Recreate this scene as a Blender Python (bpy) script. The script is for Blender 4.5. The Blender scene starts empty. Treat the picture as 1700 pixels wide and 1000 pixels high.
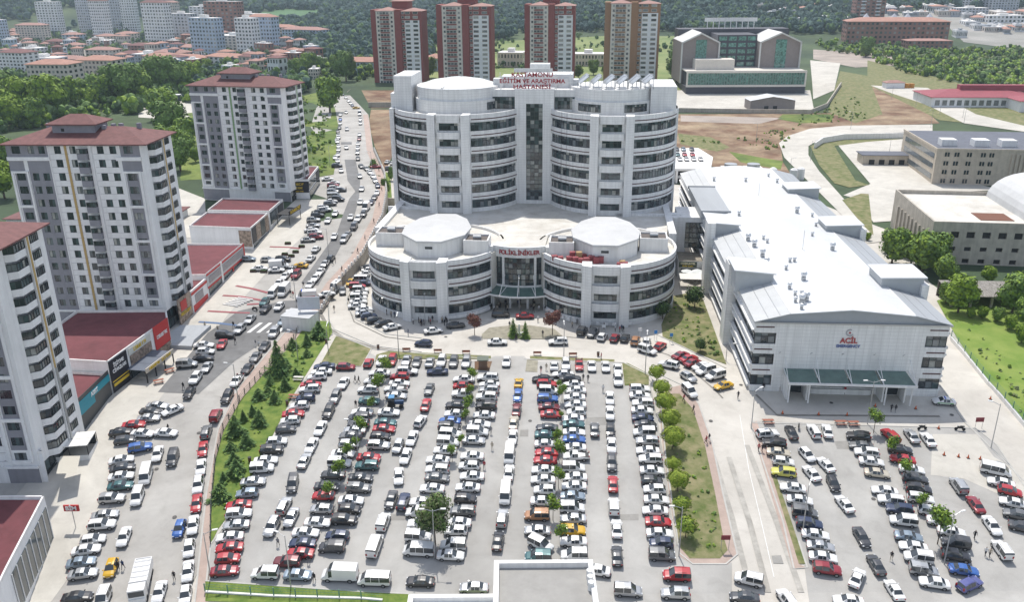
import bpy, bmesh, math, random
from mathutils import Vector, Matrix
R=random.Random(7)
rad=math.radians
scene=bpy.context.scene
COL=scene.collection
# ---------------------------------------------------------------- camera model (used to survey the site: pixel of the photo -> point on the real ground)
F=1416.;PIT=math.atan(542/1416.);ROLL=rad(0.5);CAMH=78.
cp,sp=math.cos(PIT),math.sin(PIT)
def at(px,py,z=0):
    u=px-850;v=500-py;c,s=math.cos(ROLL),math.sin(ROLL)
    u2=u*c+v*s;v2=-u*s+v*c
    d=(u2/F,cp+v2/F*sp,-sp+v2/F*cp);t=(z-CAMH)/d[2]
    return (d[0]*t,d[1]*t)
WALL=[(-47.5,200),(-46.6,214),(-43.2,234),(-42,268),(-44.6,298),(-49,325),(-59.5,369),(-77.5,472),(-86,502),(-109,581),(-109,9000)]
def wallx(y):
    if y<=200: return -47.5
    for (a,b),(c,d) in zip(WALL,WALL[1:]):
        if b<=y<=d: return a+(c-a)*(y-b)/(d-b)
    return -109
KZ=[(-500,-6),(100,-6),(152,0),(190,0),(270,0),(400,2),(600,6),(900,6)]
SZ=[(-500,-6),(100,-6),(152,0),(190,0),(270,5),(400,8),(600,6),(900,2)]
def lerpz(T,y):
    if y<=T[0][0]: return T[0][1]
    for (a,b),(c,d) in zip(T,T[1:]):
        if a<=y<=c: return b+(d-b)*(y-a)/(c-a)
    return T[-1][1]
def sstep(a,b,x):
    t=max(0,min(1,(x-a)/(b-a)));return t*t*(3-2*t)
def terr(x,y,street=None):
    st=(x<wallx(y)) if street is None else street
    z=lerpz(SZ if st else KZ,y)
    if y>620:
        t=sstep(620,900,y)
        # city side lies low, forest hills rise behind
        w=sstep(-.42,-.20,x/y)
        z=z*(1-t)+t*(w*6+(1-w)*-8)
        z+=w*max(0,y-900)*.035*(1+.25*math.sin(x/310.)+.2*math.sin(y/270.+x/190.))
        z+=(1-w)*max(0,y-1500)*.13
    if not st or y<190:
        pass
    # grassy bank left of the upper street
    if st and y>250:
        e=wallx(y)-34-x
        z+=sstep(0,60,e)*-3*sstep(250,300,y)
    return z
def grd(px,py,dz=0,street=None):
    z=0
    for _ in range(30):
        x,y=at(px,py,z+dz);z=.5*z+.5*terr(x,y,street)
    return x,y,terr(x,y,street)
# ---------------------------------------------------------------- helpers
class MB:
    def __init__(s): s.v=[];s.f=[];s.m=[];s.uv=None
    def vert(s,*p): s.v.append(p);return len(s.v)-1
    def face(s,pts,m=0):
        b=len(s.v);s.v.extend([tuple(p) for p in pts]);s.f.append(list(range(b,b+len(pts))));s.m.append(m)
    def box(s,x0,x1,y0,y1,z0,z1,m=0,bottom=True):
        b=len(s.v)
        s.v+=[(x0,y0,z0),(x1,y0,z0),(x1,y1,z0),(x0,y1,z0),(x0,y0,z1),(x1,y0,z1),(x1,y1,z1),(x0,y1,z1)]
        for q in ((0,1,5,4),(1,2,6,5),(2,3,7,6),(3,0,4,7),(4,5,6,7),(3,2,1,0)):
            s.f.append([b+i for i in q]);s.m.append(m)
    def obox(s,c,size,ang=0,m=0,pitch=0):
        hx,hy,hz=size[0]/2,size[1]/2,size[2]/2
        M=Matrix.Translation(c)@Matrix.Rotation(ang,4,'Z')@Matrix.Rotation(pitch,4,'X')
        b=len(s.v)
        for p in ((-hx,-hy,-hz),(hx,-hy,-hz),(hx,hy,-hz),(-hx,hy,-hz),(-hx,-hy,hz),(hx,-hy,hz),(hx,hy,hz),(-hx,hy,hz)):
            s.v.append(tuple(M@Vector(p)))
        for q in ((0,1,5,4),(1,2,6,5),(2,3,7,6),(3,0,4,7),(4,5,6,7),(3,2,1,0)):
            s.f.append([b+i for i in q]);s.m.append(m)
    def bar(s,a,b_,w,m=0,n=6,w2=None):
        a=Vector(a);b_=Vector(b_);d=(b_-a)
        if d.length<1e-6: return
        d.normalize();u=d.cross(Vector((0,0,1)))
        if u.length<1e-3: u=Vector((1,0,0))
        u.normalize();v=d.cross(u);w2=w if w2 is None else w2
        k=len(s.v)
        for P_,r in ((a,w),(b_,w2)):
            for i in range(n):
                t=2*math.pi*i/n;s.v.append(tuple(P_+u*(r*math.cos(t))+v*(r*math.sin(t))))
        for i in range(n):
            j=(i+1)%n;s.f.append([k+i,k+j,k+n+j,k+n+i]);s.m.append(m)
        s.f.append([k+i for i in range(n)][::-1]);s.m.append(m)
        s.f.append([k+n+i for i in range(n)]);s.m.append(m)
    def prism(s,poly,z0,z1,m=0,mt=None):
        a=sum(poly[i][0]*poly[(i+1)%len(poly)][1]-poly[(i+1)%len(poly)][0]*poly[i][1] for i in range(len(poly)))
        if a<0: poly=poly[::-1]
        n=len(poly);b=len(s.v)
        s.v+=[(x,y,z0) for x,y in poly]+[(x,y,z1) for x,y in poly]
        for i in range(n):
            j=(i+1)%n;s.f.append([b+i,b+j,b+n+j,b+n+i]);s.m.append(m)
        s.f.append([b+n+i for i in range(n)]);s.m.append(m if mt is None else mt)
    def arcprof(s,cx,cy,a0,a1,prof,step=3.4,m=0):
        "extrude profile [(radius,z)] round an arc given in degrees"
        n=max(1,round(abs(a1-a0)/step));k=len(s.v);q=len(prof)
        for i in range(n+1):
            t=rad(a0+(a1-a0)*i/n)
            for r,z in prof: s.v.append((cx+r*math.cos(t),cy+r*math.sin(t),z))
        for i in range(n):
            for j in range(q-1):
                a=k+i*q+j;s.f.append([a,a+q,a+q+1,a+1]);s.m.append(m)
        return n
    def arcbox(s,cx,cy,a0,a1,r0,r1,z0,z1,step=3.4,m=0):
        s.arcprof(cx,cy,a0,a1,[(r0,z0),(r1,z0),(r1,z1),(r0,z1),(r0,z0)],step,m)
        for a in (a0,a1):
            t=rad(a);c,w=math.cos(t),math.sin(t)
            s.face([(cx+r0*c,cy+r0*w,z0),(cx+r1*c,cy+r1*w,z0),(cx+r1*c,cy+r1*w,z1),(cx+r0*c,cy+r0*w,z1)],m)
    def mesh(s,name,mats,smooth=False):
        me=bpy.data.meshes.new(name);me.from_pydata(s.v,[],s.f)
        for m in mats: me.materials.append(m)
        if len(mats)>1: me.polygons.foreach_set('material_index',s.m)
        if smooth: me.polygons.foreach_set('use_smooth',[True]*len(me.polygons))
        me.update();return me
    def build(s,name,mats,parent=None,loc=(0,0,0),rz=0,smooth=False):
        if not isinstance(mats,(list,tuple)): mats=[mats]
        return link(name,s.mesh(name,mats,smooth),parent,loc,rz)
def link(name,data,parent=None,loc=(0,0,0),rz=0):
    o=bpy.data.objects.new(name,data);COL.objects.link(o);o.location=loc;o.rotation_euler=(0,0,rz)
    if parent is not None: o.parent=parent
    return o
def tag(o,label=None,cat=None,group=None,kind=None):
    if label: o['label']=label
    if cat: o['category']=cat
    if group: o['group']=group
    if kind: o['kind']=kind
    return o
def thing(name,label,cat,loc=(0,0,0),rz=0,group=None):
    o=link(name,None,None,loc,rz);o.empty_display_size=.5
    return tag(o,label,cat,group)
# ---------------------------------------------------------------- materials
MATS={}
def mat(name,col,rough=.8,var=.0,scale=1.,metal=0,spec=.4,bump=0,col2=None,coat=0,stretch=None,detail=6,streak=0,spot=0,ss=.05):
    if name in MATS: return MATS[name]
    m=bpy.data.materials.new(name);m.use_nodes=True;nt=m.node_tree;N=nt.nodes;L=nt.links
    b=N['Principled BSDF'];b.inputs['Roughness'].default_value=rough;b.inputs['Metallic'].default_value=metal
    b.inputs['Specular IOR Level'].default_value=spec;b.inputs['Base Color'].default_value=(*col,1)
    if coat: b.inputs['Coat Weight'].default_value=coat;b.inputs['Coat Roughness'].default_value=.05
    if var or col2 or bump:
        g=N.new('ShaderNodeNewGeometry')
        vec=g.outputs['Position']
        if stretch:
            mp=N.new('ShaderNodeMapping');mp.inputs['Scale'].default_value=stretch;L.new(vec,mp.inputs['Vector']);vec=mp.outputs[0]
        n=N.new('ShaderNodeTexNoise');n.inputs['Scale'].default_value=scale;n.inputs['Detail'].default_value=detail;n.inputs['Roughness'].default_value=.62
        L.new(vec,n.inputs['Vector'])
        if var or col2:
            r=N.new('ShaderNodeValToRGB');r.color_ramp.elements[0].position=.34;r.color_ramp.elements[1].position=.66
            c2=col2 if col2 else tuple(min(1,c*(1+var)) for c in col)
            c1=col if col2 else tuple(c*(1-var) for c in col)
            r.color_ramp.elements[0].color=(*c1,1);r.color_ramp.elements[1].color=(*c2,1)
            L.new(n.outputs['Fac'],r.inputs['Fac']);last=r.outputs['Color']
            if streak:
                mp=N.new('ShaderNodeMapping');mp.inputs['Scale'].default_value=(1.3,1.3,.07);L.new(g.outputs['Position'],mp.inputs['Vector'])
                n2=N.new('ShaderNodeTexNoise');n2.inputs['Scale'].default_value=1;n2.inputs['Detail'].default_value=5;L.new(mp.outputs[0],n2.inputs['Vector'])
                r2=N.new('ShaderNodeValToRGB');r2.color_ramp.elements[0].position=.35;r2.color_ramp.elements[0].color=(1-streak,1-streak,1-streak,1);r2.color_ramp.elements[1].position=.62;r2.color_ramp.elements[1].color=(1,1,1,1)
                L.new(n2.outputs['Fac'],r2.inputs['Fac'])
                mx=N.new('ShaderNodeMix');mx.data_type='RGBA';mx.blend_type='MULTIPLY';mx.inputs[0].default_value=1
                L.new(last,mx.inputs[6]);L.new(r2.outputs['Color'],mx.inputs[7]);last=mx.outputs[2]
            for sc,am,lo_,hi_ in (((ss,spot,.40,.60),(ss*7,spot*.6,.36,.5)) if spot else ()):
                n2=N.new('ShaderNodeTexNoise');n2.inputs['Scale'].default_value=sc;n2.inputs['Detail'].default_value=8;n2.inputs['Roughness'].default_value=.7;n2.inputs['Distortion'].default_value=.6;L.new(g.outputs['Position'],n2.inputs['Vector'])
                r2=N.new('ShaderNodeValToRGB');r2.color_ramp.elements[0].position=lo_;r2.color_ramp.elements[0].color=(1-am,1-am*1.02,1-am*1.05,1);r2.color_ramp.elements[1].position=hi_;r2.color_ramp.elements[1].color=(1,1,1,1)
                L.new(n2.outputs['Fac'],r2.inputs['Fac'])
                mx=N.new('ShaderNodeMix');mx.data_type='RGBA';mx.blend_type='MULTIPLY';mx.inputs[0].default_value=1
                L.new(last,mx.inputs[6]);L.new(r2.outputs['Color'],mx.inputs[7]);last=mx.outputs[2]
            L.new(last,b.inputs['Base Color'])
        if bump:
            bp=N.new('ShaderNodeBump');bp.inputs['Strength'].default_value=bump;bp.inputs['Distance'].default_value=.1
            L.new(n.outputs['Fac'],bp.inputs['Height']);L.new(bp.outputs[0],b.inputs['Normal'])
    MATS[name]=m;return m
def panelmat(name,col,w,h,line=.55,rough=.6,var=.05,mw=.02,streak=.1):
    "wall cladding in panels: joints follow height and the wall's run"
    m=mat(name,col,rough,var,.35,streak=streak)
    nt=m.node_tree;N=nt.nodes;L=nt.links;b=N['Principled BSDF']
    src=b.inputs['Base Color'].links[0].from_socket
    tc=N.new('ShaderNodeTexCoord');sx=N.new('ShaderNodeSeparateXYZ');L.new(tc.outputs['Object'],sx.inputs[0])
    ad=N.new('ShaderNodeMath');ad.operation='ADD';L.new(sx.outputs[0],ad.inputs[0]);L.new(sx.outputs[1],ad.inputs[1])
    facs=[]
    for sock,p in ((sx.outputs[2],h),(ad.outputs[0],w)):
        d=N.new('ShaderNodeMath');d.operation='DIVIDE';L.new(sock,d.inputs[0]);d.inputs[1].default_value=p
        fr=N.new('ShaderNodeMath');fr.operation='FRACT';L.new(d.outputs[0],fr.inputs[0])
        lt=N.new('ShaderNodeMath');lt.operation='LESS_THAN';L.new(fr.outputs[0],lt.inputs[0]);lt.inputs[1].default_value=mw/p*2
        facs.append(lt)
    mxx=N.new('ShaderNodeMath');mxx.operation='MAXIMUM';L.new(facs[0].outputs[0],mxx.inputs[0]);L.new(facs[1].outputs[0],mxx.inputs[1])
    mx=N.new('ShaderNodeMix');mx.data_type='RGBA';L.new(mxx.outputs[0],mx.inputs[0]);L.new(src,mx.inputs[6]);mx.inputs[7].default_value=(*[c*line for c in col],1)
    L.new(mx.outputs[2],b.inputs['Base Color']);return m
def glassmat(name,col,rough=.06,spec=.9,var=.3):
    return mat(name,col,rough,var,.8,spec=spec)
W=panelmat('white_cladding',(.80,.80,.79),1.5,.74,.72,mw=.025,streak=.13,var=.05)
WP=mat('white_plaster',(.78,.78,.77),.8,.05,.3,streak=.12)
WC=mat('parapet_white',(.80,.79,.77),.8,.05,.5,streak=.1)
ROOFC=mat('roof_screed',(.60,.57,.51),.9,.10,.22,col2=(.72,.70,.65),spot=0.16)
BROWN=mat('brown_band',(.10,.05,.05),.6)
FRAME=mat('dark_frame',(.05,.055,.06),.5)
G1=glassmat('glass_dark',(.025,.035,.042));G2=glassmat('glass_teal',(.06,.09,.095));G3=glassmat('glass_pale',(.32,.33,.31),.25,.6,.25);G4=glassmat('glass_grey',(.14,.16,.17))  # paler panes: curtains, and reflections put into the glass colour
GL=[G1,G2,G4,G3]
METALW=mat('white_metal_roof',(.64,.655,.665),.55,.05,.08,spec=.3,spot=.08,ss=.06,stretch=(1,.06,1))
METALG=mat('grey_metal_roof',(.36,.38,.40),.55,.06,.3,stretch=(1,.1,1))
GREYW=mat('grey_render',(.27,.27,.30),.85,.06,.4,streak=.08)
RENDW=mat('white_render',(.82,.82,.82),.85,.04,.4,streak=.08)
TILE=mat('maroon_tile',(.19,.085,.08),.8,.16,.9,bump=.15,spot=0.12)
REDROOF=mat('red_membrane',(.17,.05,.058),.85,.10,.5,spot=0.2)
CONC=mat('raw_concrete',(.47,.43,.37),.9,.14,.35,streak=.15)
STEEL=mat('grey_steel',(.42,.43,.44),.4,metal=.6)
DARK=mat('black_trim',(.02,.02,.022),.6)
REDP=mat('red_paint',(.28,.06,.07),.5,.1,1)
LETR=mat('letter_red',(.33,.02,.03),.5)
CANG=mat('green_glass',(.10,.17,.15),.12,.15,.6,spec=.8)
STONE=mat('beige_stone',(.56,.49,.40),.85,.10,.5,streak=.12)
# grounds
ASPH=mat('street_asphalt',(.40,.385,.36),.92,.08,.12,col2=(.49,.475,.445),spot=0.16)
ASPD=mat('patched_asphalt',(.205,.205,.205),.92,.10,.3,spot=0.2)
PAVE=mat('lot_pavers',(.38,.37,.35),.92,.08,.10,col2=(.47,.46,.435),detail=10,spot=0.12)
CONCR=mat('ring_road_concrete',(.54,.51,.46),.92,.08,.08,col2=(.64,.61,.555),spot=0.13)
CREAM=mat('cream_paving',(.58,.555,.50),.9,.06,.2,spot=0.14)
PINK=mat('pink_pavers',(.46,.36,.31),.9,.08,.6,spot=0.12)
KERB=mat('kerb_stone',(.46,.45,.42),.9,.08,.8)
GRASS=mat('lawn_green',(.07,.14,.02),.95,.3,.5,col2=(.20,.25,.055),detail=12,bump=.5)
DRYG=mat('dry_grass',(.10,.135,.035),.95,.3,.45,col2=(.27,.24,.13),detail=12,bump=.5)
SOIL=mat('brown_soil',(.17,.085,.05),.95,.3,.07,col2=(.42,.32,.21),detail=14,bump=1.0,spot=0.3)
FIELD=mat('bright_field',(.13,.22,.03),.95,.2,.15,col2=(.24,.30,.07),detail=10)
WHITEP=mat('road_paint',(.72,.72,.70),.8,.1,2)
FAR=mat('hill_grass',(.04,.075,.04),.95,.3,.006,col2=(.10,.14,.06),detail=12,spot=0.3,ss=.012)
BANK=mat('bank_grass',(.07,.13,.025),.95,.3,.06,col2=(.24,.29,.07),detail=12,bump=.5,spot=0.3)
# ---------------------------------------------------------------- ground sheets
YC=sorted(set([y for y,_ in KZ]+[y for y,_ in SZ]+list(range(100,200,4))+list(range(200,620,10))))
def sheet(name,poly,lift,m,street=None,fine=False):
    "flat outline draped on the terrain"
    bm=bmesh.new();vs=[bm.verts.new((x,y,0)) for x,y in poly]
    e=[bm.edges.new((vs[i],vs[(i+1)%len(vs)])) for i in range(len(vs))]
    bmesh.ops.triangle_fill(bm,use_beauty=True,edges=e)
    y0=min(p[1] for p in poly);y1=max(p[1] for p in poly);x0=min(p[0] for p in poly);x1=max(p[0] for p in poly)
    ys=[y for y in YC if y0<y<y1]
    if y1>620: ys+=list(range(640,int(min(y1,3000)),40))
    for y in ys:
        g=bm.verts[:]+bm.edges[:]+bm.faces[:];bmesh.ops.bisect_plane(bm,geom=g,plane_co=(0,y,0),plane_no=(0,1,0))
    if fine:
        for x in range(int(x0)//15*15,int(x1),15):
            g=bm.verts[:]+bm.edges[:]+bm.faces[:];bmesh.ops.bisect_plane(bm,geom=g,plane_co=(x,0,0),plane_no=(1,0,0))
    for v in bm.verts: v.co.z=terr(v.co.x,v.co.y,street)+lift
    bmesh.ops.recalc_face_normals(bm,faces=bm.faces[:])
    me=bpy.data.meshes.new(name);bm.to_mesh(me);bm.free();me.materials.append(m)
    if me.polygons and sum(p.normal.z*p.area for p in me.polygons)<0: me.flip_normals()
    o=link(name,me);o['kind']='structure';return o
def psheet(name,px,lift,m,street=None,**k): return sheet(name,[grd(a,b,0,street)[:2] for a,b in px],lift,m,street,**k)
def strip(name,line,w,lift,m,street=None):
    "ribbon of width w (centre line in world xy)"
    L_=[];R_=[]
    for i,p in enumerate(line):
        a=line[max(0,i-1)];b=line[min(len(line)-1,i+1)];dx,dy=b[0]-a[0],b[1]-a[1];l=math.hypot(dx,dy);nx,ny=-dy/l,dx/l
        L_.append((p[0]+nx*w/2,p[1]+ny*w/2));R_.append((p[0]-nx*w/2,p[1]-ny*w/2))
    return sheet(name,L_+R_[::-1],lift,m,street)
def solidstrip(name,line,w,h,m,base=0,street=None):
    "kerb or low wall following the ground"
    mb=MB();pr=None
    pts=[]
    for a,b in zip(line,line[1:]):
        n=max(1,int(math.hypot(b[0]-a[0],b[1]-a[1])/4))
        for i in range(n): pts.append((a[0]+(b[0]-a[0])*i/n,a[1]+(b[1]-a[1])*i/n))
    pts.append(line[-1]);k=len(pts)
    for i,p in enumerate(pts):
        a=pts[max(0,i-1)];b=pts[min(k-1,i+1)];dx,dy=b[0]-a[0],b[1]-a[1];l=math.hypot(dx,dy) or 1;nx,ny=-dy/l*w/2,dx/l*w/2
        z=terr(p[0],p[1],street)
        mb.v+=[(p[0]+nx,p[1]+ny,z+base),(p[0]-nx,p[1]-ny,z+base),(p[0]-nx,p[1]-ny,z+h),(p[0]+nx,p[1]+ny,z+h)]
    for i in range(k-1):
        q=4*i
        for a,b in ((0,1),(1,2),(2,3),(3,0)): mb.f.append([q+a,q+b,q+4+b,q+4+a]);mb.m.append(0)
    mb.f.append([0,1,2,3]);mb.m.append(0);mb.f.append([4*k-4+i for i in (3,2,1,0)]);mb.m.append(0)
    return mb,pts
def kerb(line,street=None,px=True,w=.28,h=.13,m=None):
    if px: line=[grd(a,b,0,street)[:2] for a,b in line]
    mb,_=solidstrip('kerb',line,w,h,m or KERB,-.2,street);o=mb.build('kerb',m or KERB);o['kind']='structure';return o
def grid(name,xs,ys,fn,m,kind='structure'):
    mb=MB();n=len(xs)
    for y in ys:
        for i in range(n):
            X=xs[i](y) if callable(xs[i]) else xs[i];mb.v.append((X,y,fn(X,y)))
    for j in range(len(ys)-1):
        for i in range(n-1):
            a=j*n+i;mb.f.append([a,a+1,a+n+1,a+n]);mb.m.append(0)
    o=mb.build(name,m,smooth=True);o['kind']=kind;return o
ysA=[-120,0,60]+YC+list(range(640,1000,20))+list(range(1000,2600,50))+[2800,3200,4000,6000]
ysA=sorted(set(ysA))
offs=[0,4,10,20,34,40,50,60,75,95,120,160,220,300,380,460,560,680,820,1000,1300,1800,2600,4000,6000]
grid('street_side_ground',[(lambda y,o=o:wallx(y)-o) for o in reversed(offs)],ysA,lambda x,y:terr(x,y,True),FAR)
grid('hospital_side_ground',[(lambda y,o=o:wallx(y)+o) for o in offs],ysA,lambda x,y:terr(x,y,False),FAR)
# near grounds
def wl(y,o=0): return (wallx(y)+o,y)
wy=[200,214,234,268,298,325,369,472,502,560]
# concrete surface of the hospital plateau, and the street district
sheet('hospital_yard',[(-47.5,60)]+[wl(y,.1) for y in wy[:7]]+[(-30,369),(60,330),(110,300),(122,263),(112,215),(112,205),(115,160),(125,60)],.02,CONCR,False)
sheet('street_district',[(-130,60),(-47.5,60)]+[wl(y,-.1) for y in wy]+[(-118,560),(-112,500),(-100,430),(-80,369),(-75,330),(-72,300),(-120,290),(-135,240),(-140,120)],.02,ASPH,True)
sheet('shop_forecourt_paving',[(-90,60),(-70,60),(-66,110),(-70,150),(-70,195),(-66,235),(-62,262),(-62,290),(-75,290),(-78,240),(-80,200),(-84,120)],.05,CREAM,True)
psheet('patched_asphalt',[(262,652),(345,553),(395,517),(470,500),(520,498),(450,560),(390,600),(330,655)],.06,ASPD,True)
psheet('patched_asphalt',[(500,470),(560,385),(580,330),(590,318),(577,300),(572,265),(590,265),(598,300),(596,330),(586,370),(560,420),(528,475)],.06,ASPD,True)
psheet('patched_asphalt',[(566,236),(584,236),(584,240),(566,240)],.09,ASPD,True)
# pink pavement along the fence
psheet('pink_pavement',[(322,1010),(330,940),(336,880),(343,820),(350,770),(362,715),(378,675),(398,642),(430,602),(470,556),(486,530),(500,510),(520,502),(540,497),(546,503),(520,530),(495,562),(440,620),(398,668),(372,715),(358,762),(352,820),(349,900),(345,1010)],.07,PINK,True)
strip('pink_pavement',[wl(y,-1.6) for y in wy[:8]],2.6,.07,PINK,True)
# car park paving
LOT=[(343,966),(350,905),(400,835),(436,765),(474,690),(508,628),(530,606),(596,611),(612,586),(640,600),(800,600),(822,592),(870,592),(878,600),(1030,603),(1038,642),(1080,642),(1092,700),(1103,770),(1118,880),(1130,925),(1150,936),(1215,936),(1215,1010),(815,1005),(818,992),(600,984)]
psheet('car_park_paving',LOT,.07,PAVE)
RL=[(1248,700),(1620,712),(1655,740),(1720,840),(1720,1010),(1345,1010),(1335,938),(1285,790)]
psheet('car_park_paving',RL,.07,PAVE)
psheet('bare_concrete_patch',[(1548,722),(1622,722),(1650,760),(1720,800),(1720,850),(1600,796),(1545,790)],.09,CREAM)
# green areas
VERGE=[(350,905),(351,830),(358,762),(372,715),(398,668),(440,620),(487,570),(500,552),(520,532),(548,535),(552,553),(505,628),(470,690),(432,765),(396,835),(362,880)]
psheet('conifer_lawn',VERGE,.10,GRASS)
psheet('clinic_lawn',[(558,559),(617,579),(600,609),(533,604)],.12,DRYG)
psheet('clinic_lawn',[(625,590),(645,584),(815,592),(815,597),(640,597),(622,602)],.12,DRYG)
psheet('clinic_lawn',[(880,592),(1020,598),(1020,602),(880,598)],.12,DRYG)
psheet('clinic_lawn',[(1033,604),(1042,604),(1077,622),(1077,640),(1037,641)],.12,DRYG)
ISL=[(1128,655),(1150,680),(1170,740),(1187,820),(1200,890),(1208,915),(1195,929),(1145,929),(1124,905),(1114,830),(1105,760),(1098,700),(1094,655)]
psheet('island_pavement',[(1092,650),(1132,640),(1160,672),(1182,735),(1200,820),(1220,900),(1224,922),(1208,939),(1150,939),(1128,925),(1112,830),(1100,740)],.09,PINK)
psheet('island_lawn',ISL,.12,DRYG)
psheet('kerb_lawn',[(1281,790),(1288,790),(1318,880),(1337,938),(1326,938)],.12,DRYG)
psheet('right_lot_pavement',[(1246,705),(1256,700),(1285,780),(1326,938),(1338,944),(1316,946)],.10,PINK)
psheet('bottom_lawn',[(341,966),(600,985),(820,993),(815,1015),(341,1000)],.12,GRASS)
psheet('cafe_lawn',[(1118,492),(1160,484),(1168,500),(1190,560),(1206,606),(1150,585),(1100,560),(1098,540)],.12,DRYG)
psheet('meadow_field',[(1555,500),(1640,470),(1800,520),(1800,800),(1700,700),(1650,650),(1590,565)],.12,FIELD)
psheet('forecourt_bed',[(800,556),(812,545),(850,541),(880,541),(920,547),(935,560),(930,564),(800,563)],.12,mat('bed_gravel',(.30,.28,.22),.95,.2,.8))
psheet('forecourt_bed',[(788,601),(817,601),(812,617),(788,615)],.12,SOIL)
psheet('forecourt_bed',[(875,598),(893,600),(892,619),(872,618)],.12,mat('bed_gravel',(.3,.3,.3)))
psheet('bank_grass_slope',[(494,162),(540,150),(556,180),(563,215),(560,250),(554,290),(535,293),(505,300),(495,290),(300,300),(280,190)],.12,BANK,True)
psheet('tower_side_lawn',[(616,182),(655,182),(655,250),(640,285),(622,243),(612,205)],.12,SOIL,False)
psheet('tower_side_lawn',[(600,150),(690,150),(690,178),(616,180)],.12,SOIL,False)
psheet('wall_side_lawn',[(634,378),(652,352),(648,290),(640,285),(641,320),(640,350)],.10,GRASS,False)
psheet('dirt_slope',[(1120,190),(1380,188),(1440,140),(1500,150),(1560,205),(1400,212),(1340,218),(1295,235),(1300,270),(1320,300),(1240,290),(1120,262)],.14,SOIL,False)
psheet('dirt_slope',[(1350,82),(1500,92),(1500,108),(1420,112),(1350,98)],.14,mat('pale_dirt',(.36,.31,.27),.95,.2,.05),False)
psheet('slope_grass',[(1125,222),(1180,228),(1212,245),(1190,252),(1130,240)],.17,DRYG,False)
psheet('slope_grass',[(1300,190),(1385,190),(1380,203),(1330,205),(1290,198)],.17,BANK,False)
psheet('slope_grass',[(1210,252),(1262,262),(1300,268),(1296,282),(1230,270)],.17,BANK,False)
psheet('pale_dirt_track',[(1130,192),(1300,196),(1260,206),(1190,204),(1130,202)],.17,mat('pale_dirt',(.36,.31,.27),.95,.2,.05),False)
psheet('slope_grass',[(1395,118),(1440,126),(1465,190),(1420,205),(1375,186)],.18,DRYG,False)
LOOP=[(1293,238),(1308,226),(1345,214),(1400,209),(1548,207),(1548,218),(1420,224),(1360,232),(1342,243),(1342,258),(1360,285),(1400,330),(1440,375),(1480,400),(1440,405),(1395,355),(1340,300),(1302,262)]
psheet('industrial_ground',[(1255,8),(1720,4),(1720,82),(1600,70),(1570,40),(1400,36),(1260,26)],.25,mat('estate_ground',(.24,.24,.22),.95,.2,.02,col2=(.36,.35,.33)),False)
psheet('city_ground',[(-30,140),(-30,62),(200,52),(400,70),(520,92),(500,118),(350,120),(200,135)],.25,mat('quarter_ground',(.17,.18,.15),.95,.2,.02,col2=(.36,.33,.29),detail=12),True)
psheet('slope_grass',[(1440,100),(1600,140),(1720,165),(1720,215),(1560,200),(1480,160),(1440,140)],.16,DRYG,False)
psheet('loop_road',LOOP,.18,CREAM,False)
psheet('loop_bed_grass',[(1345,243),(1365,236),(1420,230),(1540,222),(1540,228),(1440,236),(1385,243),(1420,300),(1443,308),(1410,312),(1385,305),(1360,275)],.20,DRYG,False)
psheet('service_yard_paving',[(1390,240),(1545,226),(1600,300),(1660,316),(1520,322),(1520,365),(1450,370),(1420,330),(1400,325),(1430,312),(1445,306)],.18,CREAM,False)
psheet('loop_bed_grass',[(1398,333),(1430,322),(1442,323),(1450,392),(1430,372)],.22,DRYG,False)
psheet('upper_service_road',[(1445,142),(1540,146),(1620,190),(1720,214),(1720,222),(1600,205),(1540,175),(1480,155)],.2,CREAM,False)
psheet('upper_car_park',[(1122,150),(1345,150),(1352,186),(1122,184)],.16,CREAM,False)
psheet('upper_car_park',[(1345,100),(1395,105),(1385,150),(1350,165)],.2,CREAM,False)
psheet('scrub_pasture',[(1120,60),(1150,50),(1150,150),(1000,150),(700,140),(700,75),(1000,60)],.3,mat('pasture',(.13,.19,.055),.95,.3,.02,col2=(.25,.28,.11),detail=12),False)
psheet('hill_field',[(402,28),(470,16),(540,17),(530,28),(430,38),(402,36)],1.5,mat('hill_crop',(.07,.16,.06),.9,.1,.01),True,fine=True)
psheet('left_yard_ground',[(230,180),(320,165),(322,190),(300,200),(230,195)],.15,CREAM,True)
psheet('left_yard_ground',[(290,310),(340,330),(345,395),(310,395)],.08,CREAM,True)
# kerbs
kerb([(343,966),(350,905),(400,835),(436,765),(474,690),(508,628),(533,604),(600,610),(617,580)])
kerb([(552,553),(617,580),(700,588),(815,597)]);kerb([(870,597),(1035,603),(1080,625),(1095,650),(1105,760),(1118,850),(1128,920),(1150,938),(1205,938),(1224,922),(1200,820),(1182,735),(1160,672),(1132,640),(1090,620)])
kerb([(1246,705),(1300,868),(1318,946),(1340,944),(1326,900)]);kerb([(341,966),(600,984),(818,993)])
kerb([(1250,703),(1620,712),(1655,740),(1720,838)])
kerb([(322,1010),(336,880),(343,820),(362,715),(398,642),(470,556),(500,510),(520,502)],True)
kerb([(560,480),(548,500),(545,530),(556,548),(620,575),(700,585)])
kerb([(610,455),(577,485),(575,505),(590,530),(640,555),(700,562)])
kerb([(1090,556),(1130,575),(1205,612)])
kerb([(1560,640),(1600,700),(1700,800)])
for a in ('west','east'): pass
def zebra():
    a=grd(432,532,0,True);d=Vector((1,.12,0))
    mb=MB()
    for i in range(6):
        x,y,z=grd(424+i*16,545,0,True)
        q=[(x-1.3,y-3),(x-.4,y-3),(x+1.0,y+3),(x+.1,y+3)]
        mb.face([(px,py,terr(px,py,True)+.10) for px,py in q])
    mb.build('zebra_crossing',WHITEP)['kind']='structure'
zebra()

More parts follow.
